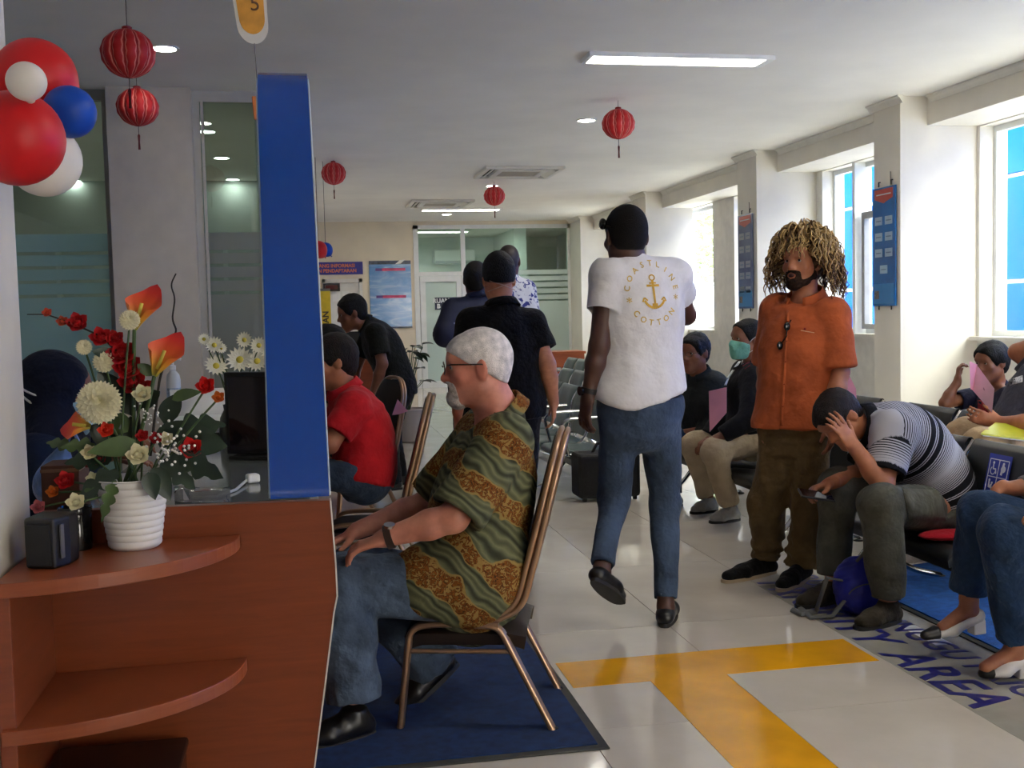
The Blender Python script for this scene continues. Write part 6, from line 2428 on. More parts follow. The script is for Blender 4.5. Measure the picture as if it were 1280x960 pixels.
# ---- 10-12 the men walking away ---------------------------------------------------------
J = dict(head=(623, 350, 5.72), F=(-0.05, 1, -0.02), neck=(627, 386, 5.70), shL=(590, 406, 5.68), shR=(664, 407, 5.72),
         elL=(578, 462, 5.62), wrL=(572, 515, 5.66), elR=(684, 456, 5.66), wrR=(692, 503, 5.70),
         hipL=(613, 512, 5.7), hipR=(651, 512, 5.72), knL=(612, 610, 5.75), knR=(650, 612, 5.65), anL=(612, 690, 5.7), toL=(612, 690, 5.9), anR=(650, 690, 5.6), toR=(652, 690, 5.8))
f = Figure('man seen from behind in plain black short-sleeved shirt wearing mask straps', J, skin_mat('skin_light_tan', (190, 130, 98)), h=0.008, bulk=1.12, head=1.05)
f.body(hands={'L': dict(d=(0, 0.1, -1), palm=(0.9, 0.3, 0), curl=0.4), 'R': dict(d=(0.02, 0.1, -1), palm=(-0.9, 0.3, 0), curl=0.5)})
BS = cloth('black_shirt', (16, 16, 18), var=0.1)
f.shirt('shirt', BS, off=0.024, hem=-0.10, sleeve=0.62, sleeve_off=0.034, h=0.010, seed=101, fold=0.004)
f.collar(BS, r=0.066, hgt=0.032, tilt=0.5, open_=0.5)
f.trousers('trousers', cloth('black_trousers', (26, 26, 30)), h=0.011, hemr=0.066)
f.shoe('L', BLACKL)
f.shoe('R', BLACKL)
f.hair(HAIRB, thick=0.013, front=0.07, nape=-0.012, h=0.007, fold=0.001, top=0.02)
L = f.L
ms = MB()
ms.tube([Vector(L(-0.083, 0.0, 0.012)), Vector(L(-0.06, -0.085, -0.01)), Vector(L(0.0, -0.098, -0.03)), Vector(L(0.07, -0.06, -0.055))], 0.0025, 5)
ms.tube([Vector(L(0.083, 0.0, 0.0)), Vector(L(0.06, -0.085, -0.018)), Vector(L(0.0, -0.098, -0.034)), Vector(L(-0.07, -0.06, -0.06))], 0.0025, 5)
ms.build('mask_straps', M('strap_pale', (196, 160, 140), 0.7), f.root, smooth='all')

J = dict(head=(595, 350, 7.5), F=(0.25, 0.97, 0), neck=(597, 374, 7.5), shL=(566, 388, 7.45), shR=(622, 388, 7.52),
         elL=(557, 418, 7.35), wrL=(580, 430, 7.62), elR=(632, 430, 7.5), wrR=(632, 470, 7.55),
         hipL=(583, 480, 7.5), hipR=(612, 480, 7.5), knL=(583, 560, 7.5), knR=(612, 560, 7.5), anL=(583, 618, 7.5), toL=(583, 618, 7.7), anR=(612, 618, 7.45), toR=(613, 618, 7.65))
f = Figure('man seen from behind in speckled navy shirt', J, SK_DARK, h=0.011, bulk=1.08, head=1.06)
f.body(hands={'R': dict(d=(0, 0.1, -1), palm=(-0.9, 0.3, 0), curl=0.4)})


def speck(name, base, dot, scale, lo):
    m, nt, b = new_mat(name)
    tc_ = node(nt, 'ShaderNodeTexCoord')
    vo = node(nt, 'ShaderNodeTexVoronoi', Scale=scale)
    nt.links.new(tc_.outputs['Object'], vo.inputs['Vector'])
    r_ = ramp(nt, vo.outputs['Distance'], [(lo, dot), (lo + 0.06, base)])
    nt.links.new(r_.outputs[0], b.inputs['Base Color'])
    b.inputs['Roughness'].default_value = 0.85
    return m


f.shirt('shirt', speck('navy_speckled', (26, 32, 56), (150, 156, 170), 16, 0.08), off=0.024, hem=-0.12, sleeve=1.7, sleeve_off=0.036, h=0.012, seed=111)
f.collar(cloth('navy_plain', (26, 32, 56)), r=0.064, hgt=0.03, tilt=0.5, open_=0.5)
f.trousers('trousers', cloth('black_trousers', (26, 26, 30)), h=0.013)
f.shoe('L', BLACKL)
f.shoe('R', BLACKL)
f.hair(HAIRB, thick=0.010, front=0.06, nape=-0.07, h=0.009, fold=0.001)

J = dict(head=(636, 327, 8.00), F=(0.2, 0.98, 0.05), neck=(638, 349, 8.00), shL=(613, 361, 8.00), shR=(657, 362, 8.00),
         elL=(608, 405, 7.95), wrL=(606, 440, 8.00), elR=(664, 400, 7.95), wrR=(650, 420, 8.15),
         hipL=(624, 446, 8.00), hipR=(649, 446, 8.00), knL=(624, 525, 8.00), knR=(649, 525, 8.00), anL=(624, 588, 8.00), toL=(624, 588, 8.20), anR=(649, 588, 7.90), toR=(650, 588, 8.10))
f = Figure('bald man in blue and white patterned shirt walking towards the glass office', J, SK_DARK, h=0.011, bulk=0.95, head=1.04)
f.body()


def flower_cloth():
    m, nt, b = new_mat('blue_white_print')
    tc_ = node(nt, 'ShaderNodeTexCoord')
    ns_ = node(nt, 'ShaderNodeTexNoise', Scale=22.0, Detail=3.0, Distortion=1.5)
    nt.links.new(tc_.outputs['Object'], ns_.inputs['Vector'])
    r_ = ramp(nt, ns_.outputs[0], [(0.44, (40, 48, 120)), (0.5, (206, 208, 214))])
    nt.links.new(r_.outputs[0], b.inputs['Base Color'])
    b.inputs['Roughness'].default_value = 0.8
    return m


f.shirt('shirt', flower_cloth(), off=0.024, hem=-0.12, sleeve=0.8, sleeve_off=0.03, h=0.012, seed=121)
f.trousers('trousers', cloth('navy_trousers', (34, 38, 52)), h=0.013)
f.shoe('L', BLACKL)
f.shoe('R', BLACKL)
f.hair(M('stubble_hair', (44, 36, 34), 0.6, var=0.2, scale=50), thick=0.003, front=0.03, nape=-0.04, h=0.008, fold=0.0003)

# ---- 13-15 people at the counter ----------------------------------------------------------
J = dict(head=(417, 452, 5.32), F=(-0.98, -0.1, -0.18), neck=(432, 493, 5.33), shL=(442, 510, 5.15), shR=(432, 505, 5.5),
         elL=(412, 556, 5.08), wrL=(368, 560, 5.16), elR=(405, 550, 5.55), wrR=(365, 556, 5.42),
         hipL=(458, 594, 5.22), hipR=(454, 590, 5.42), knL=(352, 590, 5.2), knR=(350, 586, 5.45), anL=(358, 690, 5.2), toL=(330, 700, 5.18), anR=(356, 688, 5.45), toR=(328, 696, 5.43))
f = Figure('seated man with dark hair in red polo shirt at the counter', J, SK_TAN, h=0.008, bulk=1.02, head=1.05, belly=0.02, waist=(458, 545, 5.33))
f.body(hands={'L': dict(d=(-1, 0.1, -0.1), palm=(0, 0, -1), curl=0.4), 'R': dict(d=(-1, -0.1, -0.1), palm=(0, 0, -1), curl=0.4)})
RED = cloth('red_polo', (196, 34, 42), var=0.06, bump=0.3, bscale=14)
f.shirt('polo_shirt', RED, off=0.022, hem=-0.10, sleeve=0.72, sleeve_off=0.03, h=0.009, seed=131, fold=0.005)
f.collar(RED, r=0.070, hgt=0.034, tilt=0.6, up=0.03, open_=0.6)
f.trousers('jeans', DENIMW, h=0.010, seed=132)
f.shoe('L', BLACKL)
f.shoe('R', BLACKL)
f.hair(HAIRD, thick=0.016, front=0.07, nape=-0.085, h=0.007, fold=0.002)
f.eyes()

J = dict(head=(410, 432, 6.78), F=(-0.98, -0.1, -0.12), neck=(418, 464, 6.8), shL=(424, 480, 6.62), shR=(416, 476, 6.96),
         elL=(405, 515, 6.55), wrL=(375, 520, 6.6), elR=(402, 512, 7.0), wrR=(375, 518, 6.9),
         hipL=(430, 548, 6.7), hipR=(428, 545, 6.88), knL=(352, 545, 6.7), knR=(350, 542, 6.9), anL=(356, 622, 6.7), toL=(335, 630, 6.7), anR=(354, 620, 6.9), toR=(334, 628, 6.9))
f = Figure('seated person with black hair behind the man in red', J, SK_BROWN, h=0.011, bulk=0.98, head=1.02)
f.body(hands=None)
f.shirt('shirt', cloth('dark_shirt', (40, 36, 36)), off=0.02, hem=-0.08, sleeve=0.8, h=0.012, seed=141)
f.trousers('trousers', cloth('black_trousers', (26, 26, 30)), h=0.013)
f.shoe('L', BLACKL)
f.shoe('R', BLACKL)
f.hair(HAIRB, thick=0.016, front=0.07, nape=-0.08, h=0.009, fold=0.002)

J = dict(head=(440, 392, 8.3), F=(-0.97, -0.1, -0.22), U=(-0.2, 0, 0.97), neck=(458, 407, 8.32), shL=(470, 417, 8.12), shR=(464, 414, 8.48),
         elL=(478, 455, 8.06), wrL=(466, 492, 8.1), elR=(446, 458, 8.5), wrR=(438, 490, 8.42),
         hipL=(498, 487, 8.22), hipR=(494, 484, 8.42), knL=(486, 548, 8.2), knR=(490, 548, 8.45), anL=(492, 608, 8.2), toL=(472, 616, 8.18), anR=(500, 600, 8.45), toR=(482, 606, 8.43))
f = Figure('man in black shirt bending forward over the brown counter', J, SK_BROWN, h=0.009, bulk=1.0, head=1.06, waist=(486, 446, 8.32))
f.body(hands={'L': dict(d=(-0.3, 0, -1), palm=(-0.9, 0.2, 0), curl=0.4), 'R': dict(d=(-0.3, 0, -1), palm=(-0.9, 0.2, 0), curl=0.4)})
BS2 = cloth('black_green_shirt', (28, 30, 28), var=0.1)
f.shirt('shirt', BS2, off=0.024, hem=-0.12, sleeve=0.72, sleeve_off=0.03, h=0.011, seed=151)
f.collar(BS2, r=0.064, hgt=0.03, tilt=0.7, open_=0.6)
f.trousers('trousers', cloth('black_trousers', (26, 26, 30)), h=0.012, hemr=0.066)
f.shoe('L', BLACKL)
f.shoe('R', BLACKL)
f.hair(HAIRB, thick=0.013, front=0.075, nape=-0.065, h=0.007, fold=0.002, top=0.014)
f.brows(HAIRB)
f.eyes()

# ---- 16 the member of staff in a navy headscarf -----------------------------------------------
J = dict(head=(72, 492, 3.55), F=(0.96, -0.2, -0.18), neck=(62, 545, 3.56), shR=(52, 575, 3.40), shL=(62, 570, 3.74),
         elR=(56, 610, 3.34), wrR=(128, 568, 3.38), elL=(80, 602, 3.82), wrL=(138, 548, 3.74),
         hipR=(40, 730, 3.46), hipL=(44, 724, 3.66), knR=(150, 735, 3.45), knL=(155, 728, 3.68), anR=(150, 880, 3.45), toR=(185, 895, 3.45), anL=(155, 868, 3.68), toL=(190, 882, 3.68))
f = Figure('member of staff in navy headscarf with white mask straps behind the flowers', J, SK_BROWN, h=0.009, bulk=0.95, head=1.0)
f.body(hands={'R': dict(d=(1, 0.1, -0.1), palm=(0, 0, -1), curl=0.4), 'L': dict(d=(1, -0.1, -0.1), palm=(0, 0, -1), curl=0.4)})
NAVY = cloth('navy_headscarf', (18, 24, 44), var=0.12, bump=0.4, bscale=16)
f.shirt('uniform', cloth('navy_uniform', (24, 36, 62)), off=0.022, hem=-0.1, sleeve=1.9, sleeve_off=0.024, h=0.011, seed=161)
f.trousers('trousers', cloth('navy_trousers', (34, 38, 52)), h=0.013)
f.eyes()
L = f.L
SF = Field(f.J['head'] - 0.45, f.J['head'] + 0.3, 0.007)
SF.add(ell(L(0, -0.014, 0.028), (f.Rd, f.Fd, f.Ud), (.094, .116, .108)), 0)
SF.add(cap(L(0, -0.02, -0.06), f.J['neck'], .088, .10), 0.05)
SF.add(cap(f.J['neck'], f.sho - V3((0, 0, 0.06)) + f.front(0.8) * 0.02, .10, .11, f.sh_ax, 1.75), 0.06)
SF.sub(ell(L(0, 0.095, -0.012), (f.Rd, f.Fd, f.Ud), (.052, .055, .075)), 0.008)
V, Q = SF.mesh(1)
V = folds(V, normals(V, Q), 0.005, 1.2, 3)
sdf_object('headscarf', V, Q, NAVY, f.root)
mk = f.mask(cloth('mask_blue', (150, 186, 206), bump=0.15, bscale=60))
ml = MB()
for z_ in (-0.03, -0.085):
    pts = []
    for k in range(15):
        a = -0.9 + (2 * PI - 2.2 + 0.0) * 0 + k / 14 * PI
        yy = 0.06 * math.cos(k / 14 * PI) * 1.0
        ang = k / 14 * PI
        pts.append(Vector(L(0.097 * math.sin(ang), 0.05 * math.cos(ang) * 1.0 - 0.065 * (1 - math.cos(ang)) * 0.5, z_ * (1 - k / 14) + 0.03 * (k / 14))))
    ml.tube(pts, 0.0035, 5)
ml.build('mask_straps', M('strap_white', (216, 216, 212)), mk, smooth='all')
# ================================================================== small things
# ------------------------------------------------------------------ balloons
def balloon(px, py, Y, rpx, mat, label, group, knot=(0.6, 0.3, -0.7)):
    c = at_y(px, py, Y)
    D = 0.981 * Y + 0.186 * c.x
    r = rpx * D / FPX
    k = Vector(knot).normalized()
    t = thing('balloon', label, 'balloon', c - Vector((0, 0, r)), 0, group)
    d, s, u = basis(k)
    m = MB()
    prof = []
    for i in range(21):
        a = -PI / 2 + PI * i / 20
        z = math.sin(a)
        rr = math.cos(a) * (1 - 0.10 * max(0, z) ** 2)
        prof.append((max(rr, 0.001) * r, z * r * (1.0 + 0.14 * max(0, z) ** 3)))
    m.lathe(prof, c, 32, axis=k)
    m.build('skin', mat, t, smooth='all')
    e = c + k * r * 1.13
    if Y > 10:
        MB().tube([c + Vector((0, 0, r * 0.9)), Vector((c.x, c.y, CEIL))], 0.003, 5).build('string', M('grey_thread', (90, 88, 84), 0.8), t)
    MB().lathe([(0.006, 0), (0.0035, 0.004), (0.009, 0.014), (0.008, 0.016)], e, 10, axis=k).build('knot', mat, t, smooth=True)


def rubber(name, rgb):
    return M(name, rgb, 0.42, var=0.04, scale=6, spec=0.35, sss=0.08)


RB, BB, WB = rubber('balloon_red', (206, 26, 30)), rubber('balloon_blue', (12, 72, 176)), rubber('balloon_white', (226, 220, 208))
g = 'balloons on the near column'
balloon(45, 100, 2.37, 50, RB, 'red balloon behind the small white balloon on the near column', g)
balloon(20, 173, 2.15, 58, RB, 'largest red balloon, overlapping a white one, on the near column', g, knot=(-0.3, 0.9, 0.3))
balloon(33, 102, 2.05, 24, WB, 'small cream white balloon in front of a red one', g, knot=(-0.1, 0.9, -0.4))
balloon(87, 140, 2.27, 32, BB, 'single blue balloon among the red and white balloons', g, knot=(-0.5, 0.8, 0.1))
balloon(55, 200, 2.345, 45, WB, 'larger white balloon peeking out under the red one', g, knot=(-0.4, 0.8, 0.4))
g = 'far balloons by the wall sign'
balloon(398, 312, 12.0, 11, RB, 'small distant red balloon above the blue wall sign', g)
balloon(407, 312, 12.3, 9, BB, 'small distant blue balloon above the blue wall sign', g)

# ------------------------------------------------------------------ paper lanterns
def lantern_mat():
    m, nt, b = new_mat('lantern_paper')
    L_ = nt.links.new
    at = node(nt, 'ShaderNodeAttribute', attribute_name='gore')
    r_ = ramp(nt, at.outputs['Fac'], [(0.0, (186, 20, 26)), (0.52, (200, 26, 30)), (0.66, (226, 120, 112)), (0.74, (232, 150, 140)), (0.82, (196, 40, 40)), (1.0, (150, 14, 18))])
    L_(r_.outputs[0], b.inputs['Base Color'])
    b.inputs['Roughness'].default_value = 0.6
    b.inputs['Subsurface Weight'].default_value = 0.15
    b.inputs['Subsurface Radius'].default_value = (0.02, 0.005, 0.004)
    return m


LANT = lantern_mat()
DARKS = M('dark_thread', (44, 30, 28), 0.8)


def lantern(px, py, Y, rpx, label):
    c = at_y(px, py, Y)
    D = 0.981 * Y + 0.186 * c.x
    r = rpx * D / FPX
    t = thing('paper_lantern', label, 'lantern', (c.x, c.y, c.z - r), 0, 'red paper lanterns hanging from the ceiling')
    n, m_ = 96, 28
    vs_, fs, gore = [], [], []
    for j in range(m_ + 1):
        a = -PI / 2 + PI * j / m_
        z = math.sin(a) * 0.92
        base = max(math.cos(a), 0.16)
        for k in range(n):
            th = 2 * PI * k / n
            lobe = abs(math.sin(th * 6))
            zig = 0.10 * math.sin(a * 14)
            gv = min(1, max(0, lobe + zig * 1.2))
            rr = r * base * (0.90 + 0.12 * lobe ** 0.6) * (1 + 0.015 * math.sin(a * 14))
            vs_.append((c.x + rr * math.cos(th), c.y + rr * math.sin(th), c.z + r * z))
            gore.append(1 - gv * 0.75 if gv > 0.2 else 1.0)
    for j in range(m_):
        for k in range(n):
            a_, b_ = j * n + k, j * n + (k + 1) % n
            fs.append((a_, b_, b_ + n, a_ + n))
    fs.append(tuple(range(n - 1, -1, -1)))
    fs.append(tuple(m_ * n + k for k in range(n)))
    o = MB().add(vs_, fs).build('paper_globe', LANT, t, smooth='all')
    at = o.data.attributes.new('gore', 'FLOAT', 'POINT')
    at.data.foreach_set('value', gore)
    MB().lathe([(0.025, 0), (0.026, 0.01), (0.02, 0.014)], (c.x, c.y, c.z + r * 0.92), 14).build('top_cap', M('lantern_cap', (150, 18, 22), 0.5), t, smooth=True)
    MB().tube([(c.x, c.y, c.z + r * 0.92), (c.x, c.y, CEIL)], 0.002, 5).build('string', DARKS, t)
    MB().tube([(c.x, c.y, c.z - r * 0.92), (c.x, c.y, c.z - r * 1.35)], 0.002, 5).build('tassel_thread', DARKS, t)
    MB().lathe([(0.004, 0), (0.009, -0.01), (0.006, -0.05), (0.008, -r * 0.75)], (c.x, c.y, c.z - r * 1.32), 8).build('tassel', M('tassel_maroon', (92, 24, 26), 0.8), t, smooth=True)


lantern(160, 67, 6.05, 32, 'largest red paper lantern near the column, higher of the pair')
lantern(172, 134, 7.75, 25, 'red paper lantern in front of the column, lower of the pair')
lantern(773, 155, 8.75, 20, 'red paper lantern hanging alone under the tube light')
lantern(417, 217, 12.2, 15, 'small red paper lantern beside the blue upright')
lantern(618, 245, 14.1, 13, 'smallest red paper lantern near the ceiling cassette')

# ------------------------------------------------------------------ hanging number card
hc = thing('hanging_card', 'orange and white rounded hanging card with the number 5', 'card', at_y(316, 30, 3.2))
cc = at_y(312, -6, 3.2)
u_, v_ = Vector((0.98, 0.18, 0.06)), Vector((-0.06, 0.0, 0.998))


def pill(w, top, bot, off, n=14):
    pts = []
    for k in range(n + 1):
        a = PI + PI * k / n
        pts.append(cc + u_ * (w * math.cos(a)) + v_ * (bot + w * 1.25 + w * 1.25 * math.sin(a)) + Vector((0, -off, 0)))
    pts += [cc + u_ * w * 1.1 + v_ * top + Vector((0, -off, 0)), cc - u_ * w * 1.25 + v_ * top + Vector((0, -off, 0))]
    return pts


MB().prism(pill(0.044, 0.09, -0.135, 0), (0, 0.006, 0)).build('card', M('card_white', (206, 204, 198), 0.6), hc)
MB().prism(pill(0.036, 0.08, -0.108, 0.001), (0, -0.001, 0)).build('orange_field', M('card_orange', (206, 146, 52), 0.6, var=0.1, scale=20), hc)
MB().box(cc.x - 0.03, cc.x + 0.01, cc.y - 0.005, cc.y - 0.003, cc.z - 0.005, cc.z + 0.05).build('white_block', M('card_white', (206, 204, 198)), hc)
text_mesh('number', '5', 0.06, M('card_ink', (92, 58, 30), 0.6), frame4(cc + u_ * 0.012 + v_ * -0.025 + Vector((0, -0.004, 0)), u_, v_), hc, 0.0005)
ce = at_y(318, 54, 3.2)
cl = at_y(323, 122, 3.2)
MB().tube([ce, cl], 0.0015, 5).build('string', M('grey_string', (120, 116, 110), 0.8), hc)
MB().tube([cc + v_ * 0.08, Vector((cc.x, cc.y, CEIL))], 0.0015, 5).build('string', M('grey_string', (120, 116, 110)), hc)
MB().obox(at_y(321, 135, 3.2), u_, (0, 1, 0), v_, 0.022, 0.004, 0.066).build('small_card', M('card_orange2', (196, 112, 52), 0.6), hc, bevel=0.004)

# ------------------------------------------------------------------ the flower arrangement
PC = Vector((at_z(172, 680, ST).x, 2.528, ST))                                   # pot foot on the shelf
fa = thing('flower_arrangement', 'artificial flower arrangement of callas and chrysanthemums in white ribbed pot', 'flowers', PC)
prof = [(0.049, 0.0), (0.054, 0.004)]
for i in range(10):
    z = 0.006 + i * 0.0148
    r_ = 0.056 + 0.022 * (z / 0.155)
    prof += [(r_ - 0.0006, z), (r_ + 0.0010, z + 0.003), (r_ + 0.0012, z + 0.011), (r_ - 0.0006, z + 0.0142)]
prof += [(0.080, 0.156), (0.077, 0.158), (0.073, 0.150), (0.066, 0.10)]
MB().lathe(prof, PC, 40).build('pot', M('white_ceramic', (228, 226, 220), 0.3, var=0.01), fa, smooth=35)
MB().lathe([(0.001, 0.125), (0.064, 0.125), (0.064, 0.13), (0.001, 0.134)], PC, 20).build('moss', M('moss', (44, 58, 30), 0.9, var=0.3, scale=60), fa)
STEM = M('stem_green', (62, 84, 44), 0.6, var=0.15, scale=20)
DSTEM = M('twig_dark', (44, 38, 32), 0.7, var=0.2)
CREAM = M('petal_cream', (228, 222, 186), 0.6, var=0.06, scale=40)
REDP = M('petal_red', (176, 22, 28), 0.55, var=0.15, scale=40)
LEAFD = M('leaf_dark', (24, 44, 26), 0.4, var=0.25, scale=14)
LEAFM = M('leaf_mid', (62, 84, 40), 0.5, var=0.2, scale=14)
CENTER = M('flower_center', (196, 180, 70), 0.7, var=0.2)
top = PC + Vector((0, 0, 0.14))
FY = PC.y


def fpos(px, py, dy=0.0):
    return at_y(px, py, FY + dy)


def stem_to(p, mat=STEM, r=0.0025, sway=0.02):
    mid = (top + p) / 2 + Vector((random.uniform(-sway, sway), random.uniform(-sway, sway), 0.0))
    b0 = top + Vector((random.uniform(-0.03, 0.03), random.uniform(-0.03, 0.03), -0.02))
    pts = [b0 * (1 - t) ** 2 + mid * 2 * t * (1 - t) + p * t * t for t in [k / 6 for k in range(7)]]
    MB().tube(pts, r, 6).build('stem', mat, fa, smooth='all')


def petal(mb, c, d, up_, ln, w, curl=0.3, n=4):
    d, up_ = Vector(d).normalized(), Vector(up_)
    s = d.cross(up_)
    s = s.normalized() if s.length > 1e-6 else Vector((1, 0, 0))
    u = s.cross(d).normalized()
    rows = []
    for i in range(n + 1):
        t = i / n
        ww = w * (math.sin(min(1, t * 0.82 + 0.18) * PI) ** 0.7)
        p = c + d * ln * t + u * curl * ln * t * t
        rows.append([p - s * ww + u * ww * 0.35, p, p + s * ww + u * ww * 0.35])
    mb.sheet(rows)


def pom(px, py, rpx, mat=CREAM, dy=0.0, dens=70, stem=True, face=(0.1, -1, 0.25), flat=1.0):
    p = fpos(px, py, dy)
    r = rpx / 589
    mb = MB()
    ga = PI * (3 - math.sqrt(5))
    fd, s, u = basis(face)
    for i in range(dens):
        z = 1 - (i + 0.5) / dens * 1.55
        rr = math.sqrt(max(0, 1 - z * z))
        d = (fd * z + s * (rr * math.cos(ga * i)) + u * (rr * math.sin(ga * i)))
        tg = d - fd * d.dot(fd)
        tg = tg.normalized() if tg.length > 1e-3 else s
        tg = (tg - d * tg.dot(d)).normalized() if (tg - d * tg.dot(d)).length > 1e-3 else tg
        petal(mb, p + d * r * 0.52 - tg * r * 0.1, tg * 0.45 + d * 0.85, d - tg * 0.8, r * 0.55, r * 0.15, 0.25, 3)
    mb.ball(p, r * 0.58, 14, 10)
    mb.build('bloom', mat, fa, smooth='all')
    if stem:
        stem_to(p - fd * r * 0.4)


def rose(px, py, rpx, mat, dy=-0.02, face=(0, -1, 0.5), stem=True):
    p = fpos(px, py, dy)
    r = rpx / 589
    fd, s, u = basis(face)
    mb = MB()
    for ring, (cnt, el, ln) in enumerate(((5, 0.15, 1.15), (5, 0.55, 1.0), (4, 0.95, 0.8))):
        for k in range(cnt):
            a = 2 * PI * k / cnt + ring * 0.6
            d = (s * math.cos(a) + u * math.sin(a)) * math.cos(el) + fd * math.sin(el)
            petal(mb, p - fd * r * 0.35 + (s * math.cos(a) + u * math.sin(a)) * r * 0.1, d, fd, r * ln, r * 0.55, 0.55, 4)
    mb.ball(p - fd * r * 0.1, r * 0.45, 8, 6)
    mb.build('bloom', mat, fa, smooth='all')
    if stem:
        stem_to(p - fd * r * 0.4)


def calla_mat():
    m, nt, b = new_mat('calla_petal')
    at = node(nt, 'ShaderNodeAttribute', attribute_name='len')
    r_ = ramp(nt, at.outputs['Fac'], [(0.0, (150, 150, 50)), (0.25, (214, 150, 40)), (0.5, (222, 96, 40)), (0.8, (206, 46, 36)), (1.0, (176, 28, 36))])
    nt.links.new(r_.outputs[0], b.inputs['Base Color'])
    b.inputs['Roughness'].default_value = 0.5
    return m


CALLA = calla_mat()


def calla(base, tip, open_=0.05, face=(-0.3, -1, 0.2)):
    base, tip = Vector(base), Vector(tip)
    ax_ = tip - base
    L_ = ax_.length
    d, s, u = basis(ax_, face)
    fr = Vector(face) - d * Vector(face).dot(d)
    fr.normalize()
    s = d.cross(fr)
    rows, val = [], []
    n, m_ = 9, 17
    for i in range(n + 1):
        t = i / n
        row = []
        for k in range(m_):
            a = -2.6 + 5.2 * k / (m_ - 1)
            rad = (0.006 + open_ * (t ** 1.1)) * (1.0 + 0.12 * math.cos(3 * a) * t)
            lip = math.cos(a / 2) ** 2            # back edge is longest and pointed
            h_ = L_ * t * (0.42 + 0.40 * lip + 0.18 * max(0, math.cos(a)) ** 10)
            lean = -fr * math.cos(a) * rad * 0.75 + s * math.sin(a) * rad
            row.append(base + d * h_ + lean + (-fr) * (0.012 * t * t))
            val.append(h_ / L_)
        rows.append(row)
    o = MB().sheet(rows).build('calla', CALLA, fa, smooth='all')
    at = o.data.attributes.new('len', 'FLOAT', 'POINT')
    at.data.foreach_set('value', val[:len(o.data.vertices)])
    MB().tube([base + d * L_ * 0.15, base + d * L_ * 0.55], 0.004, 8).build('spadix', CENTER, o, smooth='all')
    return o


calla(fpos(168, 412), fpos(185, 352), 0.034)
stem_to(fpos(168, 412), r=0.0045, sway=0.005)
calla(fpos(193, 470, -0.02), fpos(216, 412, -0.02), 0.034, (-0.25, -1, 0.2))
stem_to(fpos(193, 470, -0.02), r=0.0045, sway=0.005)
calla(fpos(113, 533, -0.03), fpos(72, 528, -0.03), 0.026, (0, -1, 0.6))
pom(162, 400, 13, dy=-0.03, dens=80)
pom(105, 434, 10, dens=70)
pom(130, 452, 14, dens=80)
pom(124, 503, 27, dy=-0.05, dens=120)
for (px, py, r_, m_, dy) in ((178, 493, 12, CREAM, -0.03), (112, 566, 10, CREAM, -0.03), (173, 569, 14, CREAM, -0.06), (95, 628, 11, CREAM, -0.12), (116, 598, 8, CREAM, -0.03), (131, 606, 8, CREAM, -0.04), (208, 549, 9, CREAM, -0.03),
                             (133, 538, 10, M('petal_scarlet', (206, 52, 30), 0.5, var=0.1), -0.06), (239, 561, 14, M('petal_bright_red', (200, 26, 24), 0.5, var=0.1), -0.03), (257, 483, 12, M('petal_bright_red', (200, 26, 24)), 0.0),
                             (273, 497, 8, M('petal_orange', (206, 110, 36), 0.5), 0.0), (195, 548, 8, REDP, -0.04), (178, 545, 8, REDP, -0.03), (82, 601, 12, REDP, 0.0), (66, 615, 8, M('petal_orange', (206, 110, 36)), 0.02), (48, 634, 9, M('petal_pink', (206, 120, 130), 0.5), 0.03)):
    rose(px, py, r_, m_, dy)
for (px, py, r_) in ((97, 404, 13), (126, 422, 13), (144, 424, 11), (152, 442, 17), (160, 460, 17), (166, 478, 17), (178, 486, 13), (112, 576, 10), (124, 573, 9)):
    rose(px, py, r_, REDP, 0.0, stem=False)
for (px, py, r_) in ((59, 391, 6), (78, 402, 7)):
    rose(px, py, r_, M('petal_coral', (196, 84, 56), 0.5, var=0.1), 0.0, stem=False)
MB().tube([fpos(34, 393), fpos(58, 393), fpos(90, 404), fpos(128, 421), fpos(156, 450), fpos(172, 500), fpos(176, 560)], [0.0012, 0.0018, 0.002, 0.0025, 0.003, 0.0035, 0.0035], 6).build('branch', DSTEM, fa, smooth='all')
tw = arc_path([fpos(220, 342, 0.03), fpos(213, 356, 0.03), fpos(219, 372, 0.03), fpos(215, 400, 0.03), fpos(222, 415, 0.03), fpos(208, 428, 0.03), fpos(210, 445, 0.03), fpos(200, 470, 0.03), fpos(195, 510, 0.02), fpos(188, 570, 0.0)], 0.03, 5)
MB().tube(tw, [0.0017 + 0.0017 * k / len(tw) for k in range(len(tw))], 6).build('curly_twig', DSTEM, fa, smooth='all')
# leaves
def leaf(px, py, ang, lpx, wpx, mat, dy=0.0, droop=-0.3, lobes=0):
    p = fpos(px, py, dy)
    ln, w = lpx / 589, wpx / 589
    d = Vector((math.cos(ang), random.uniform(-0.3, 0.1), math.sin(ang))).normalized()
    s = d.cross(Vector((0.15, -1, 0.35))).normalized()
    u = s.cross(d)
    n = 16 if lobes else 7
    rows = []
    for i in range(n + 1):
        t = i / n
        ww = w * math.sin(t ** 0.75 * PI) ** 0.8
        if lobes:
            ww *= 0.45 + 0.55 * abs(math.cos(t * PI * lobes))
        q = p + d * ln * t + Vector((0, 0, droop)) * ln * t * t
        rows.append([q - s * ww + u * ww * 0.25, q, q + s * ww + u * ww * 0.25])
    MB().sheet(rows).build('leaf', mat, fa, smooth='all')


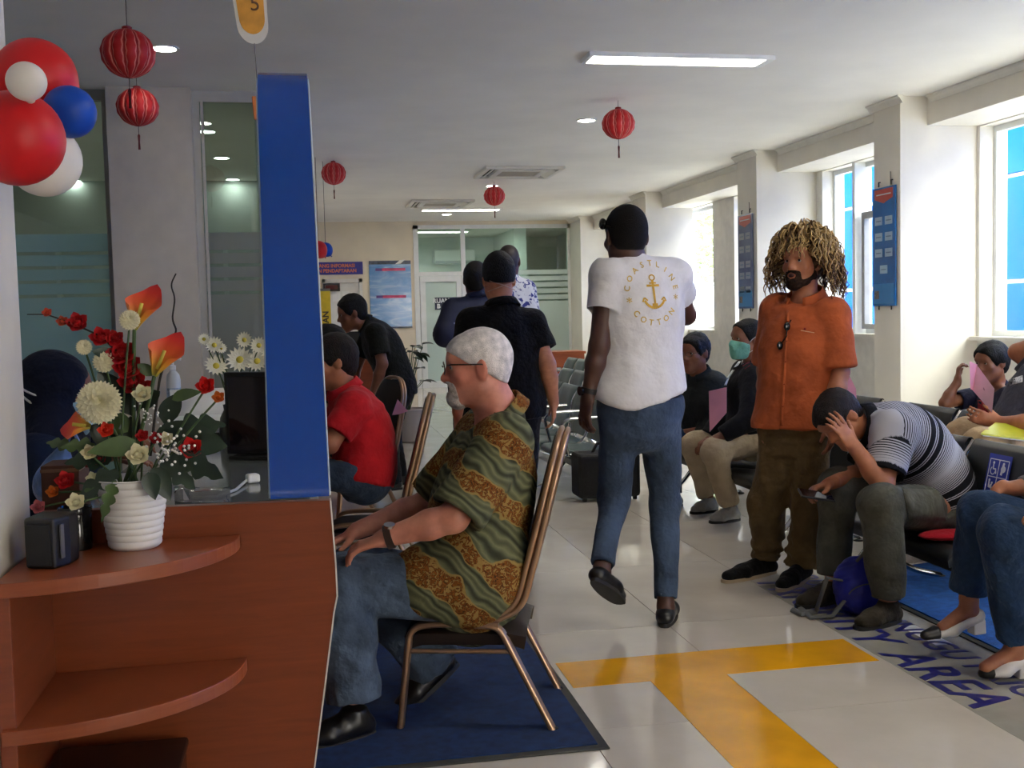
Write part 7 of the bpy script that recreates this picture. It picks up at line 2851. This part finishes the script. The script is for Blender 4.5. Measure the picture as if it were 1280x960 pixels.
rl = random.Random(5)
for (px, py, a, l_, w_, m_, dy, lb) in ((212, 572, -0.15, 72, 22, LEAFD, -0.03, 3.5), (200, 578, -0.5, 50, 18, LEAFD, -0.05, 3.5), (190, 585, -1.0, 40, 14, LEAFD, -0.07, 0), (220, 540, 0.35, 70, 20, LEAFD, 0.04, 3), (225, 552, 0.1, 62, 22, LEAFD, 0.03, 0),
                                    (200, 560, 1.0, 60, 16, LEAFD, 0.03, 0), (150, 560, 2.2, 60, 18, LEAFD, 0.02, 0), (140, 575, 2.9, 60, 18, LEAFD, 0.0, 3), (150, 590, 3.5, 60, 16, LEAFD, -0.04, 3), (165, 520, 1.8, 60, 16, LEAFD, 0.03, 0),
                                    (160, 540, 2.4, 50, 16, LEAFM, 0.0, 0), (175, 560, 2.9, 66, 14, LEAFM, -0.04, 0), (215, 500, 0.5, 46, 8, LEAFM, 0.0, 0), (120, 560, 2.8, 46, 12, LEAFM, 0.0, 3), (90, 560, 2.6, 36, 10, LEAFM, 0.02, 3), (190, 470, 2.2, 30, 8, LEAFM, 0.0, 0),
                                    (170, 510, 0.8, 46, 14, LEAFD, 0.02, 0), (150, 500, 2.0, 60, 14, LEAFD, 0.04, 0), (140, 445, 2.6, 28, 8, LEAFD, 0.0, 0), (185, 590, -1.3, 30, 12, LEAFD, -0.08, 0), (145, 600, -2.0, 46, 10, LEAFM, -0.07, 4), (120, 610, -2.6, 40, 8, LEAFM, -0.05, 4), (160, 570, 1.5, 70, 16, LEAFD, 0.0, 0), (205, 530, 1.2, 60, 14, LEAFD, 0.05, 0)):
    leaf(px, py, a, l_, w_, m_, dy, -0.25, lb)
bb = MB()
for _ in range(70):
    p = fpos(215 + rl.gauss(0, 14), 560 + rl.gauss(0, 14), -0.05 + rl.gauss(0, 0.012))
    bb.ball(p, 0.0032, 6, 4)
for _ in range(24):
    bb.ball(fpos(188 + rl.gauss(0, 9), 520 + rl.gauss(0, 10), -0.04), 0.0024, 6, 4)
o = bb.build('baby_breath', M('tiny_white', (226, 224, 216), 0.6), fa, smooth='all')
o['kind'] = 'stuff'

# ------------------------------------------------------------------ things on the counter
DT = 0.854
mo = thing('computer_monitor', 'black computer monitor with glossy screen on the counter beside the blue upright', 'monitor', at_z(310, 566, DT))
q0 = at_z(286, 572, DT)
nrm2 = Vector((-0.42, -0.90, 0.0)).normalized()
sd2 = Vector((nrm2.y * -1, nrm2.x, 0)).normalized()
if sd2.x < 0:
    sd2 = -sd2
W2, H2 = 0.28, 0.27
mc = q0 + sd2 * (W2 / 2) + Vector((0, 0, 0.012 + H2 / 2))
MB().obox(mc, sd2, nrm2, (0, 0, 1), W2, 0.03, H2).build('case', BLACKP, mo, bevel=0.006)
MB().obox(mc + nrm2 * 0.0155, sd2, nrm2, (0, 0, 1), W2 - 0.03, 0.002, H2 - 0.03).build('screen', M('screen_dark', (26, 20, 22), 0.06), mo)
MB().obox(mc - nrm2 * 0.03 - Vector((0, 0, H2 / 2 - 0.04)), sd2, nrm2, (0, 0, 1), 0.06, 0.03, 0.10).build('stand', BLACKP, mo)
MB().obox(mc - nrm2 * 0.02 - Vector((0, 0, H2 / 2 + 0.006)), sd2, nrm2, (0, 0, 1), 0.22, 0.16, 0.012).build('base', BLACKP, mo, bevel=0.004)

dv = thing('daisy_vase', 'vase of white daisies behind the computer monitor', 'flowers', at_z(290, 552, DT))
vb = at_z(290, 552, DT)
MB().lathe([(0.03, 0), (0.045, 0.03), (0.04, 0.09), (0.025, 0.12), (0.028, 0.14), (0.024, 0.14), (0.02, 0.11)], vb, 20).build('vase', M('vase_dark', (52, 54, 50), 0.3), dv, smooth=True)
DW_ = M('daisy_white', (228, 226, 206), 0.6, var=0.04)
for (px, py, r_) in ((268, 432, 13), (255, 424, 9), (276, 436, 9), (270, 458, 17), (300, 450, 19), (322, 452, 17), (306, 425, 12), (324, 432, 13), (338, 440, 14)):
    p = at_y(px, py, vb.y - 0.02)
    r2 = r_ / 360
    mb = MB()
    fd, s, u = basis((random.uniform(-0.3, 0.3), -1, random.uniform(0.1, 0.7)))
    for k in range(16):
        a = 2 * PI * k / 16
        petal(mb, p, (s * math.cos(a) + u * math.sin(a)) + fd * 0.2, fd, r2, r2 * 0.17, 0.1, 3)
    d_o = mb.build('daisy', DW_, dv, smooth='all')
    MB().ball(p + fd * 0.004, r2 * 0.26, 10, 6).build('flower_center', CENTER, d_o, smooth='all')
    MB().tube([vb + Vector((0, 0, 0.12)), (vb + p) / 2 + Vector((0.01, 0, 0.06)), p], 0.0025, 5).build('stem', STEM, dv, smooth='all')
sb = thing('sanitizer_bottle', 'white pump bottle of hand sanitizer on the counter behind the flowers', 'bottle', at_z(218, 540, DT))
sbp = at_y(217, 482, 4.85)
sbz = max(DT, 0)
sbp = Vector((sbp.x, sbp.y, DT))
hb_ = at_y(217, 452, 4.85).z - DT
MB().lathe([(0.028, 0), (0.03, 0.006), (0.03, hb_ * 0.72), (0.026, hb_ * 0.80), (0.012, hb_ * 0.86), (0.012, hb_ * 0.9)], sbp, 20).build('body', M('bottle_white', (206, 212, 216), 0.3, sss=0.1), sb, smooth=35)
MB().lathe([(0.013, hb_ * 0.88), (0.013, hb_ * 0.94), (0.005, hb_ * 0.95), (0.005, hb_ * 1.05)], sbp, 14).build('collar', WHITEP, sb, smooth=35)
MB().tube([sbp + Vector((-0.012, 0, hb_ * 1.05)), sbp + Vector((0.02, 0, hb_ * 1.05)), sbp + Vector((0.035, 0, hb_ * 1.03))], 0.006, 8).build('pump_head', WHITEP, sb, smooth=True)
MB().lathe([(0.0303, hb_ * 0.2), (0.0303, hb_ * 0.6)], sbp, 20, cap=False).build('label', M('bottle_label', (150, 170, 190), 0.5, var=0.2, scale=60), sb, smooth=True)
pt = thing('paper_stack', 'stack of white papers in a dark tray on the counter behind the flowers', 'papers', at_z(228, 560, DT))
c = at_z(226, 548, DT) + Vector((0.055, 0.06, 0))
MB().obox(c + Vector((0, 0, 0.012)), (1, 0.1, 0), (-0.1, 1, 0), (0, 0, 1), 0.20, 0.32, 0.024).build('tray', BLACKP, pt, bevel=0.006)
for k in range(4):
    MB().obox(c + Vector((0.004 * k, -0.004 * k, 0.03 + 0.012 * k)), (1, 0.1 - 0.03 * k, 0), (-0.1 + 0.03 * k, 1, 0), (0, 0, 1), 0.18, 0.29, 0.011).build('paper', M('paper_white', (238, 238, 234)), pt)
lt_ = c + Vector((0.0, 0.12, 0.07))
MB().obox(lt_ + Vector((0, 0, 0.045)), (1, 0.1, 0), (0, -0.55, 1), (0, 1, 0.55), 0.21, 0.15, 0.004).build('paper', M('paper_white', (238, 238, 234)), pt)
pl = thing('power_plug', 'white power plug with cable lying on the grey counter top', 'plug', at_z(315, 602, DT))
c = at_z(316, 603, DT)
MB().obox(c + Vector((0, 0, 0.012)), (1, 0.3, 0), (-0.3, 1, 0), (0, 0, 1), 0.035, 0.035, 0.024).build('body', WHITEP, pl, bevel=0.006)
MB().tube([c + Vector((-0.015, 0, 0.008)), at_z(295, 612, DT + 0.004), at_z(270, 621, DT + 0.004), at_z(240, 622, DT + 0.004)], 0.004, 6).build('cable', M('cable_white', (196, 196, 190), 0.5), pl, smooth=True)
ps = thing('plastic_sleeve', 'crumpled clear plastic sleeve along the edge of the counter top', 'plastic', at_z(280, 622, DT))
rows = []
for i in range(8):
    a = at_z(218 + i * 10, 628, DT + 0.002)
    b_ = at_z(218 + i * 10, 610, DT + 0.002)
    rows.append([a + Vector((0, 0, rl.uniform(0, 0.004))), (a + b_) / 2 + Vector((0, 0, 0.018 + rl.uniform(-0.005, 0.006))), b_ + Vector((0, 0, rl.uniform(0, 0.004)))])
MB().sheet(rows, 0.001).build('film', glass_mat('plastic_film', (225, 228, 226), film=(190, 194, 190), film_amount=0.18, refl=0.35), ps, smooth='all')
cbx = thing('cardboard_box', 'small brown upright box behind the pen cup', 'box', at_z(80, 662, ST))
q1 = at_y(80, 640, 2.72)
MB().box(q1.x - 0.034, q1.x + 0.05, 2.66, 2.78, DT, at_y(80, 578, 2.72).z).build('carton', M('brown_card', (86, 50, 32), 0.7, var=0.1), cbx, bevel=0.002)
MB().box(q1.x - 0.035, q1.x + 0.051, 2.659, 2.781, at_y(80, 586, 2.72).z, at_y(80, 582, 2.72).z).build('tape', M('tape_brown', (120, 84, 56), 0.4), cbx)
bag = thing('plastic_bag', 'blue plastic bag on the counter beside the brown box', 'bag', at_z(55, 640, DT))
q2 = at_y(58, 612, 2.74)
F_ = Field(Vector(q2) - Vector((0.12, 0.12, 0.2)), Vector(q2) + Vector((0.12, 0.12, 0.2)), 0.006)
F_.add(ell((q2.x, q2.y + 0.1, DT + 0.055), ((1, 0, 0), (0, 1, 0), (0, 0, 1)), (.05, .07, .055)), 0)
F_.add(cap((q2.x, q2.y + 0.1, DT + 0.06), (q2.x + 0.03, q2.y + 0.09, DT + 0.15), .045, .012), 0.03)
F_.cut((q2.x, q2.y, DT), (0, 0, -1))
V, Q = F_.mesh(1)
V = folds(V, normals(V, Q), 0.004, 3.0, 8)
bo = sdf_object('bag_body', V, Q, M('bag_blue', (104, 140, 200), 0.3, var=0.2, scale=20, bump=0.5, bscale=60), bag)
MB().tube([Vector((q2.x + 0.03, q2.y + 0.09, DT + 0.145)), Vector((q2.x + 0.05, q2.y + 0.08, DT + 0.19)), Vector((q2.x + 0.075, q2.y + 0.08, DT + 0.13))], 0.005, 6).build('handle', M('bag_blue', (104, 140, 200)), bag, smooth=True)

# ------------------------------------------------------------------ folders, bags and plants in the hall
PINK = M('pink_card', (214, 146, 170), 0.7, var=0.04)
PINKL = M('pink_card_light', (238, 200, 214), 0.7, var=0.04)


def sheet_thing(name, label, cat, corners, mat, thick=0.006, group=None):
    P = [at_y(*c_) for c_ in corners]
    t = thing(name, label, cat, sum(P, Vector()) / 4, 0, group)
    nn = (P[1] - P[0]).cross(P[3] - P[0]).normalized()
    MB().prism(P, nn * thick).build('cover', mat, t)
    MB().prism([p + nn * (thick + 0.0005) + (sum(P, Vector()) / 4 - p) * 0.05 for p in P], nn * 0.003).build('paper', M('paper_white', (238, 238, 234)), t)
    return t


sheet_thing('document_folder', 'pink cardboard folder held upright by the masked man', 'folder', ((886, 489, 6.08), (908, 484, 6.02), (908, 516, 6.02), (887, 540, 6.08)), PINK)
fo = thing('document_folder', 'open light pink folder held up in front of the boy', 'folder', at_y(1228, 480, 4.75))
sp0, sp1 = at_y(1220, 460, 4.72), at_y(1216, 486, 4.72)
fc = [at_y(1221, 456, 4.74), at_y(1243, 486, 4.60), at_y(1240, 516, 4.60), at_y(1216, 488, 4.74)]
MB().prism(fc, (0.004, 0.006, 0.0)).build('front_cover', PINKL, fo)
bc = [at_y(1221, 456, 4.745), at_y(1212, 452, 4.68), at_y(1213, 486, 4.68), at_y(1216, 488, 4.745)]
MB().prism(bc, (0.006, 0.004, 0.0)).build('back_cover', PINK, fo)
c0 = (fc[0] + fc[1] + fc[2] + fc[3]) / 4
MB().prism([p * 0.08 + (c0 * 0.92) for p in fc], (-0.002, -0.003, 0.0)).build('label', M('folder_label', (190, 140, 160), 0.6), fo)
sheet_thing('document_folder', 'pink paper standing on a seat behind the orange shirt', 'folder', ((1056, 458, 5.7), (1070, 486, 5.7), (1072, 520, 5.72), (1056, 520, 5.72)), PINK)
sheet_thing('document_folder', 'pink paper sticking out of the angled banquet chair', 'folder', ((497, 499, 6.665), (510, 514, 6.665), (499, 518, 6.67), (490, 519, 6.675)), PINK, 0.002)
yf = thing('document_folder', 'yellow-green plastic folder on the lap of the man in khaki', 'folder', at_y(1260, 560, 4.35))
P = [q_ + Vector((0, 0, 0.09)) for q_ in (at_y(1226, 566, 4.42), at_y(1244, 552, 4.56), at_y(1300, 556, 4.56), at_y(1290, 574, 4.36))]
MB().prism(P, (0, 0, -0.008)).build('cover', M('lime_plastic', (198, 200, 50), 0.3, var=0.05), yf)
MB().prism([p * 0.94 + (sum(P, Vector()) / 4) * 0.06 + Vector((0, 0, -0.009)) for p in P], (0, 0, -0.006)).build('paper', M('paper_white', (238, 238, 234)), yf)
rp_ = thing('seat_cushion', 'thin red cushion on the bench under the man in striped polo', 'cushion', (XB1 - 0.30, 4.06, 0.328))
F_ = Field((XB1 - 0.45, 3.96, 0.31), (XB1 - 0.15, 4.16, 0.39), 0.006)
F_.add(ell((XB1 - 0.30, 4.06, 0.345), ((1, 0, 0), (0, 1, 0), (0, 0, 1)), (.13, .075, .020)), 0)
V, Q = F_.mesh(1)
sdf_object('pad', V, Q, cloth('cushion_red', (176, 24, 40)), rp_)
MB().tube([(XB1 - 0.30 + 0.129 * math.cos(a), 4.06 + 0.074 * math.sin(a), 0.345) for a in np.linspace(0, 2 * PI, 25)], 0.003, 6).build('piping', cloth('cushion_piping', (120, 16, 28)), rp_, smooth=True)

bk = thing('backpack', 'dark blue backpack with grey straps by the feet of the striped polo man', 'backpack', at_z(1068, 770, 0))
c = at_z(1072, 768, 0) + Vector((0.02, 0.03, 0))
F_ = Field(c - Vector((0.2, 0.2, 0.05)), c + Vector((0.2, 0.2, 0.35)), 0.007)
F_.add(ell((c.x, c.y, 0.12), ((1, 0, 0), (0, 1, 0), (0, 0, 1)), (.115, .085, .125)), 0)
F_.add(ell((c.x - 0.01, c.y - 0.06, 0.085), ((1, 0, 0), (0, 1, 0), (0, 0, 1)), (.085, .05, .075)), 0.02)
F_.cut((0, 0, 0.003), (0, 0, -1))
V, Q = F_.mesh(1)
V = folds(V, normals(V, Q), 0.005, 2.5, 2)
sdf_object('bag_body', V, Q, M('backpack_blue', (30, 38, 150), 0.45, var=0.15, scale=12, bump=0.3, bscale=30), bk)
STR = M('strap_grey', (96, 98, 96), 0.8, var=0.1)
MB().tube([Vector((c.x - 0.09, c.y - 0.03, 0.15)), at_y(1034, 722, c.y - 0.06), at_z(1020, 764, 0.012), at_z(1002, 768, 0.012), at_z(990, 762, 0.012)], 0.006, 6, sx=2.2).build('strap', STR, bk, smooth=True)
MB().tube([Vector((c.x - 0.08, c.y - 0.05, 0.08)), at_z(1040, 770, 0.014), at_z(1015, 772, 0.012), at_z(1000, 760, 0.012)], 0.006, 6, sx=2.2).build('strap', STR, bk, smooth=True)
MB().tube([Vector((c.x - 0.04, c.y - 0.06, 0.235)), Vector((c.x - 0.02, c.y - 0.08, 0.27)), Vector((c.x + 0.03, c.y - 0.08, 0.27)), Vector((c.x + 0.05, c.y - 0.06, 0.235))], 0.007, 6).build('handle', STR, bk, smooth=True)
MB().tube([Vector((c.x + 0.09 * math.cos(a) - 0.01, c.y - 0.10 - 0.012 * math.sin(a), 0.10 + 0.05 * math.sin(a))) for a in np.linspace(0.2, PI - 0.2, 9)], 0.003, 5).build('zip', STR, bk, smooth=True)

sc_ = thing('travel_bag', 'black box-shaped travel bag on the floor beyond the white T-shirt man', 'bag', at_z(805, 616, 0))
c = Vector((2.04, 7.2, 0))
MB().box(c.x - 0.22, c.x + 0.22, c.y, c.y + 0.26, 0.02, 0.33).build('bag_body', M('bag_black', (26, 26, 27), 0.7, var=0.15, bump=0.3, bscale=60), sc_, bevel=0.03, seg=3)
MB().tube([(c.x - 0.1, c.y + 0.12, 0.32), (c.x - 0.06, c.y + 0.12, 0.39), (c.x + 0.06, c.y + 0.12, 0.39), (c.x + 0.1, c.y + 0.12, 0.32)], 0.012, 6).build('handle', BLACKP, sc_, smooth=True)
for sx in (-0.18, 0.18):
    MB().lathe([(0.02, -0.012), (0.02, 0.012)], (c.x + sx, c.y + 0.03, 0.02), 10, axis=(1, 0, 0)).build('castor', BLACKP, sc_)

pp = thing('potted_plant', 'green leafy potted plant behind the bending man', 'plant', (0, 0, 0))
pc_ = at_z(512, 552, 0)
pp.location = pc_
MB().lathe([(0.13, 0), (0.15, 0.02), (0.18, 0.34), (0.17, 0.35), (0.15, 0.30)], pc_, 20).build('pot', M('plant_pot', (160, 150, 140), 0.5), pp, smooth=35)
zl = at_y(508, 455, pc_.y).z
for k in range(26):
    a = rl.uniform(0, 2 * PI)
    e = Vector((math.cos(a) * rl.uniform(0.05, 0.22), math.sin(a) * rl.uniform(0.05, 0.2), zl + rl.uniform(-0.25, 0.2)))
    p = Vector((pc_.x, pc_.y, 0)) + e
    MB().tube([Vector((pc_.x, pc_.y, 0.3)), (Vector((pc_.x, pc_.y, 0.3)) + p) / 2 + Vector((0, 0, 0.08)), p], 0.004, 5).build('stalk', STEM, pp)
    mb = MB()
    petal(mb, p, (math.cos(a), math.sin(a), rl.uniform(-0.3, 0.5)), (0, 0, 1), rl.uniform(0.12, 0.18), 0.05, -0.3, 4)
    mb.build('leaf', LEAFD, pp, smooth='all')
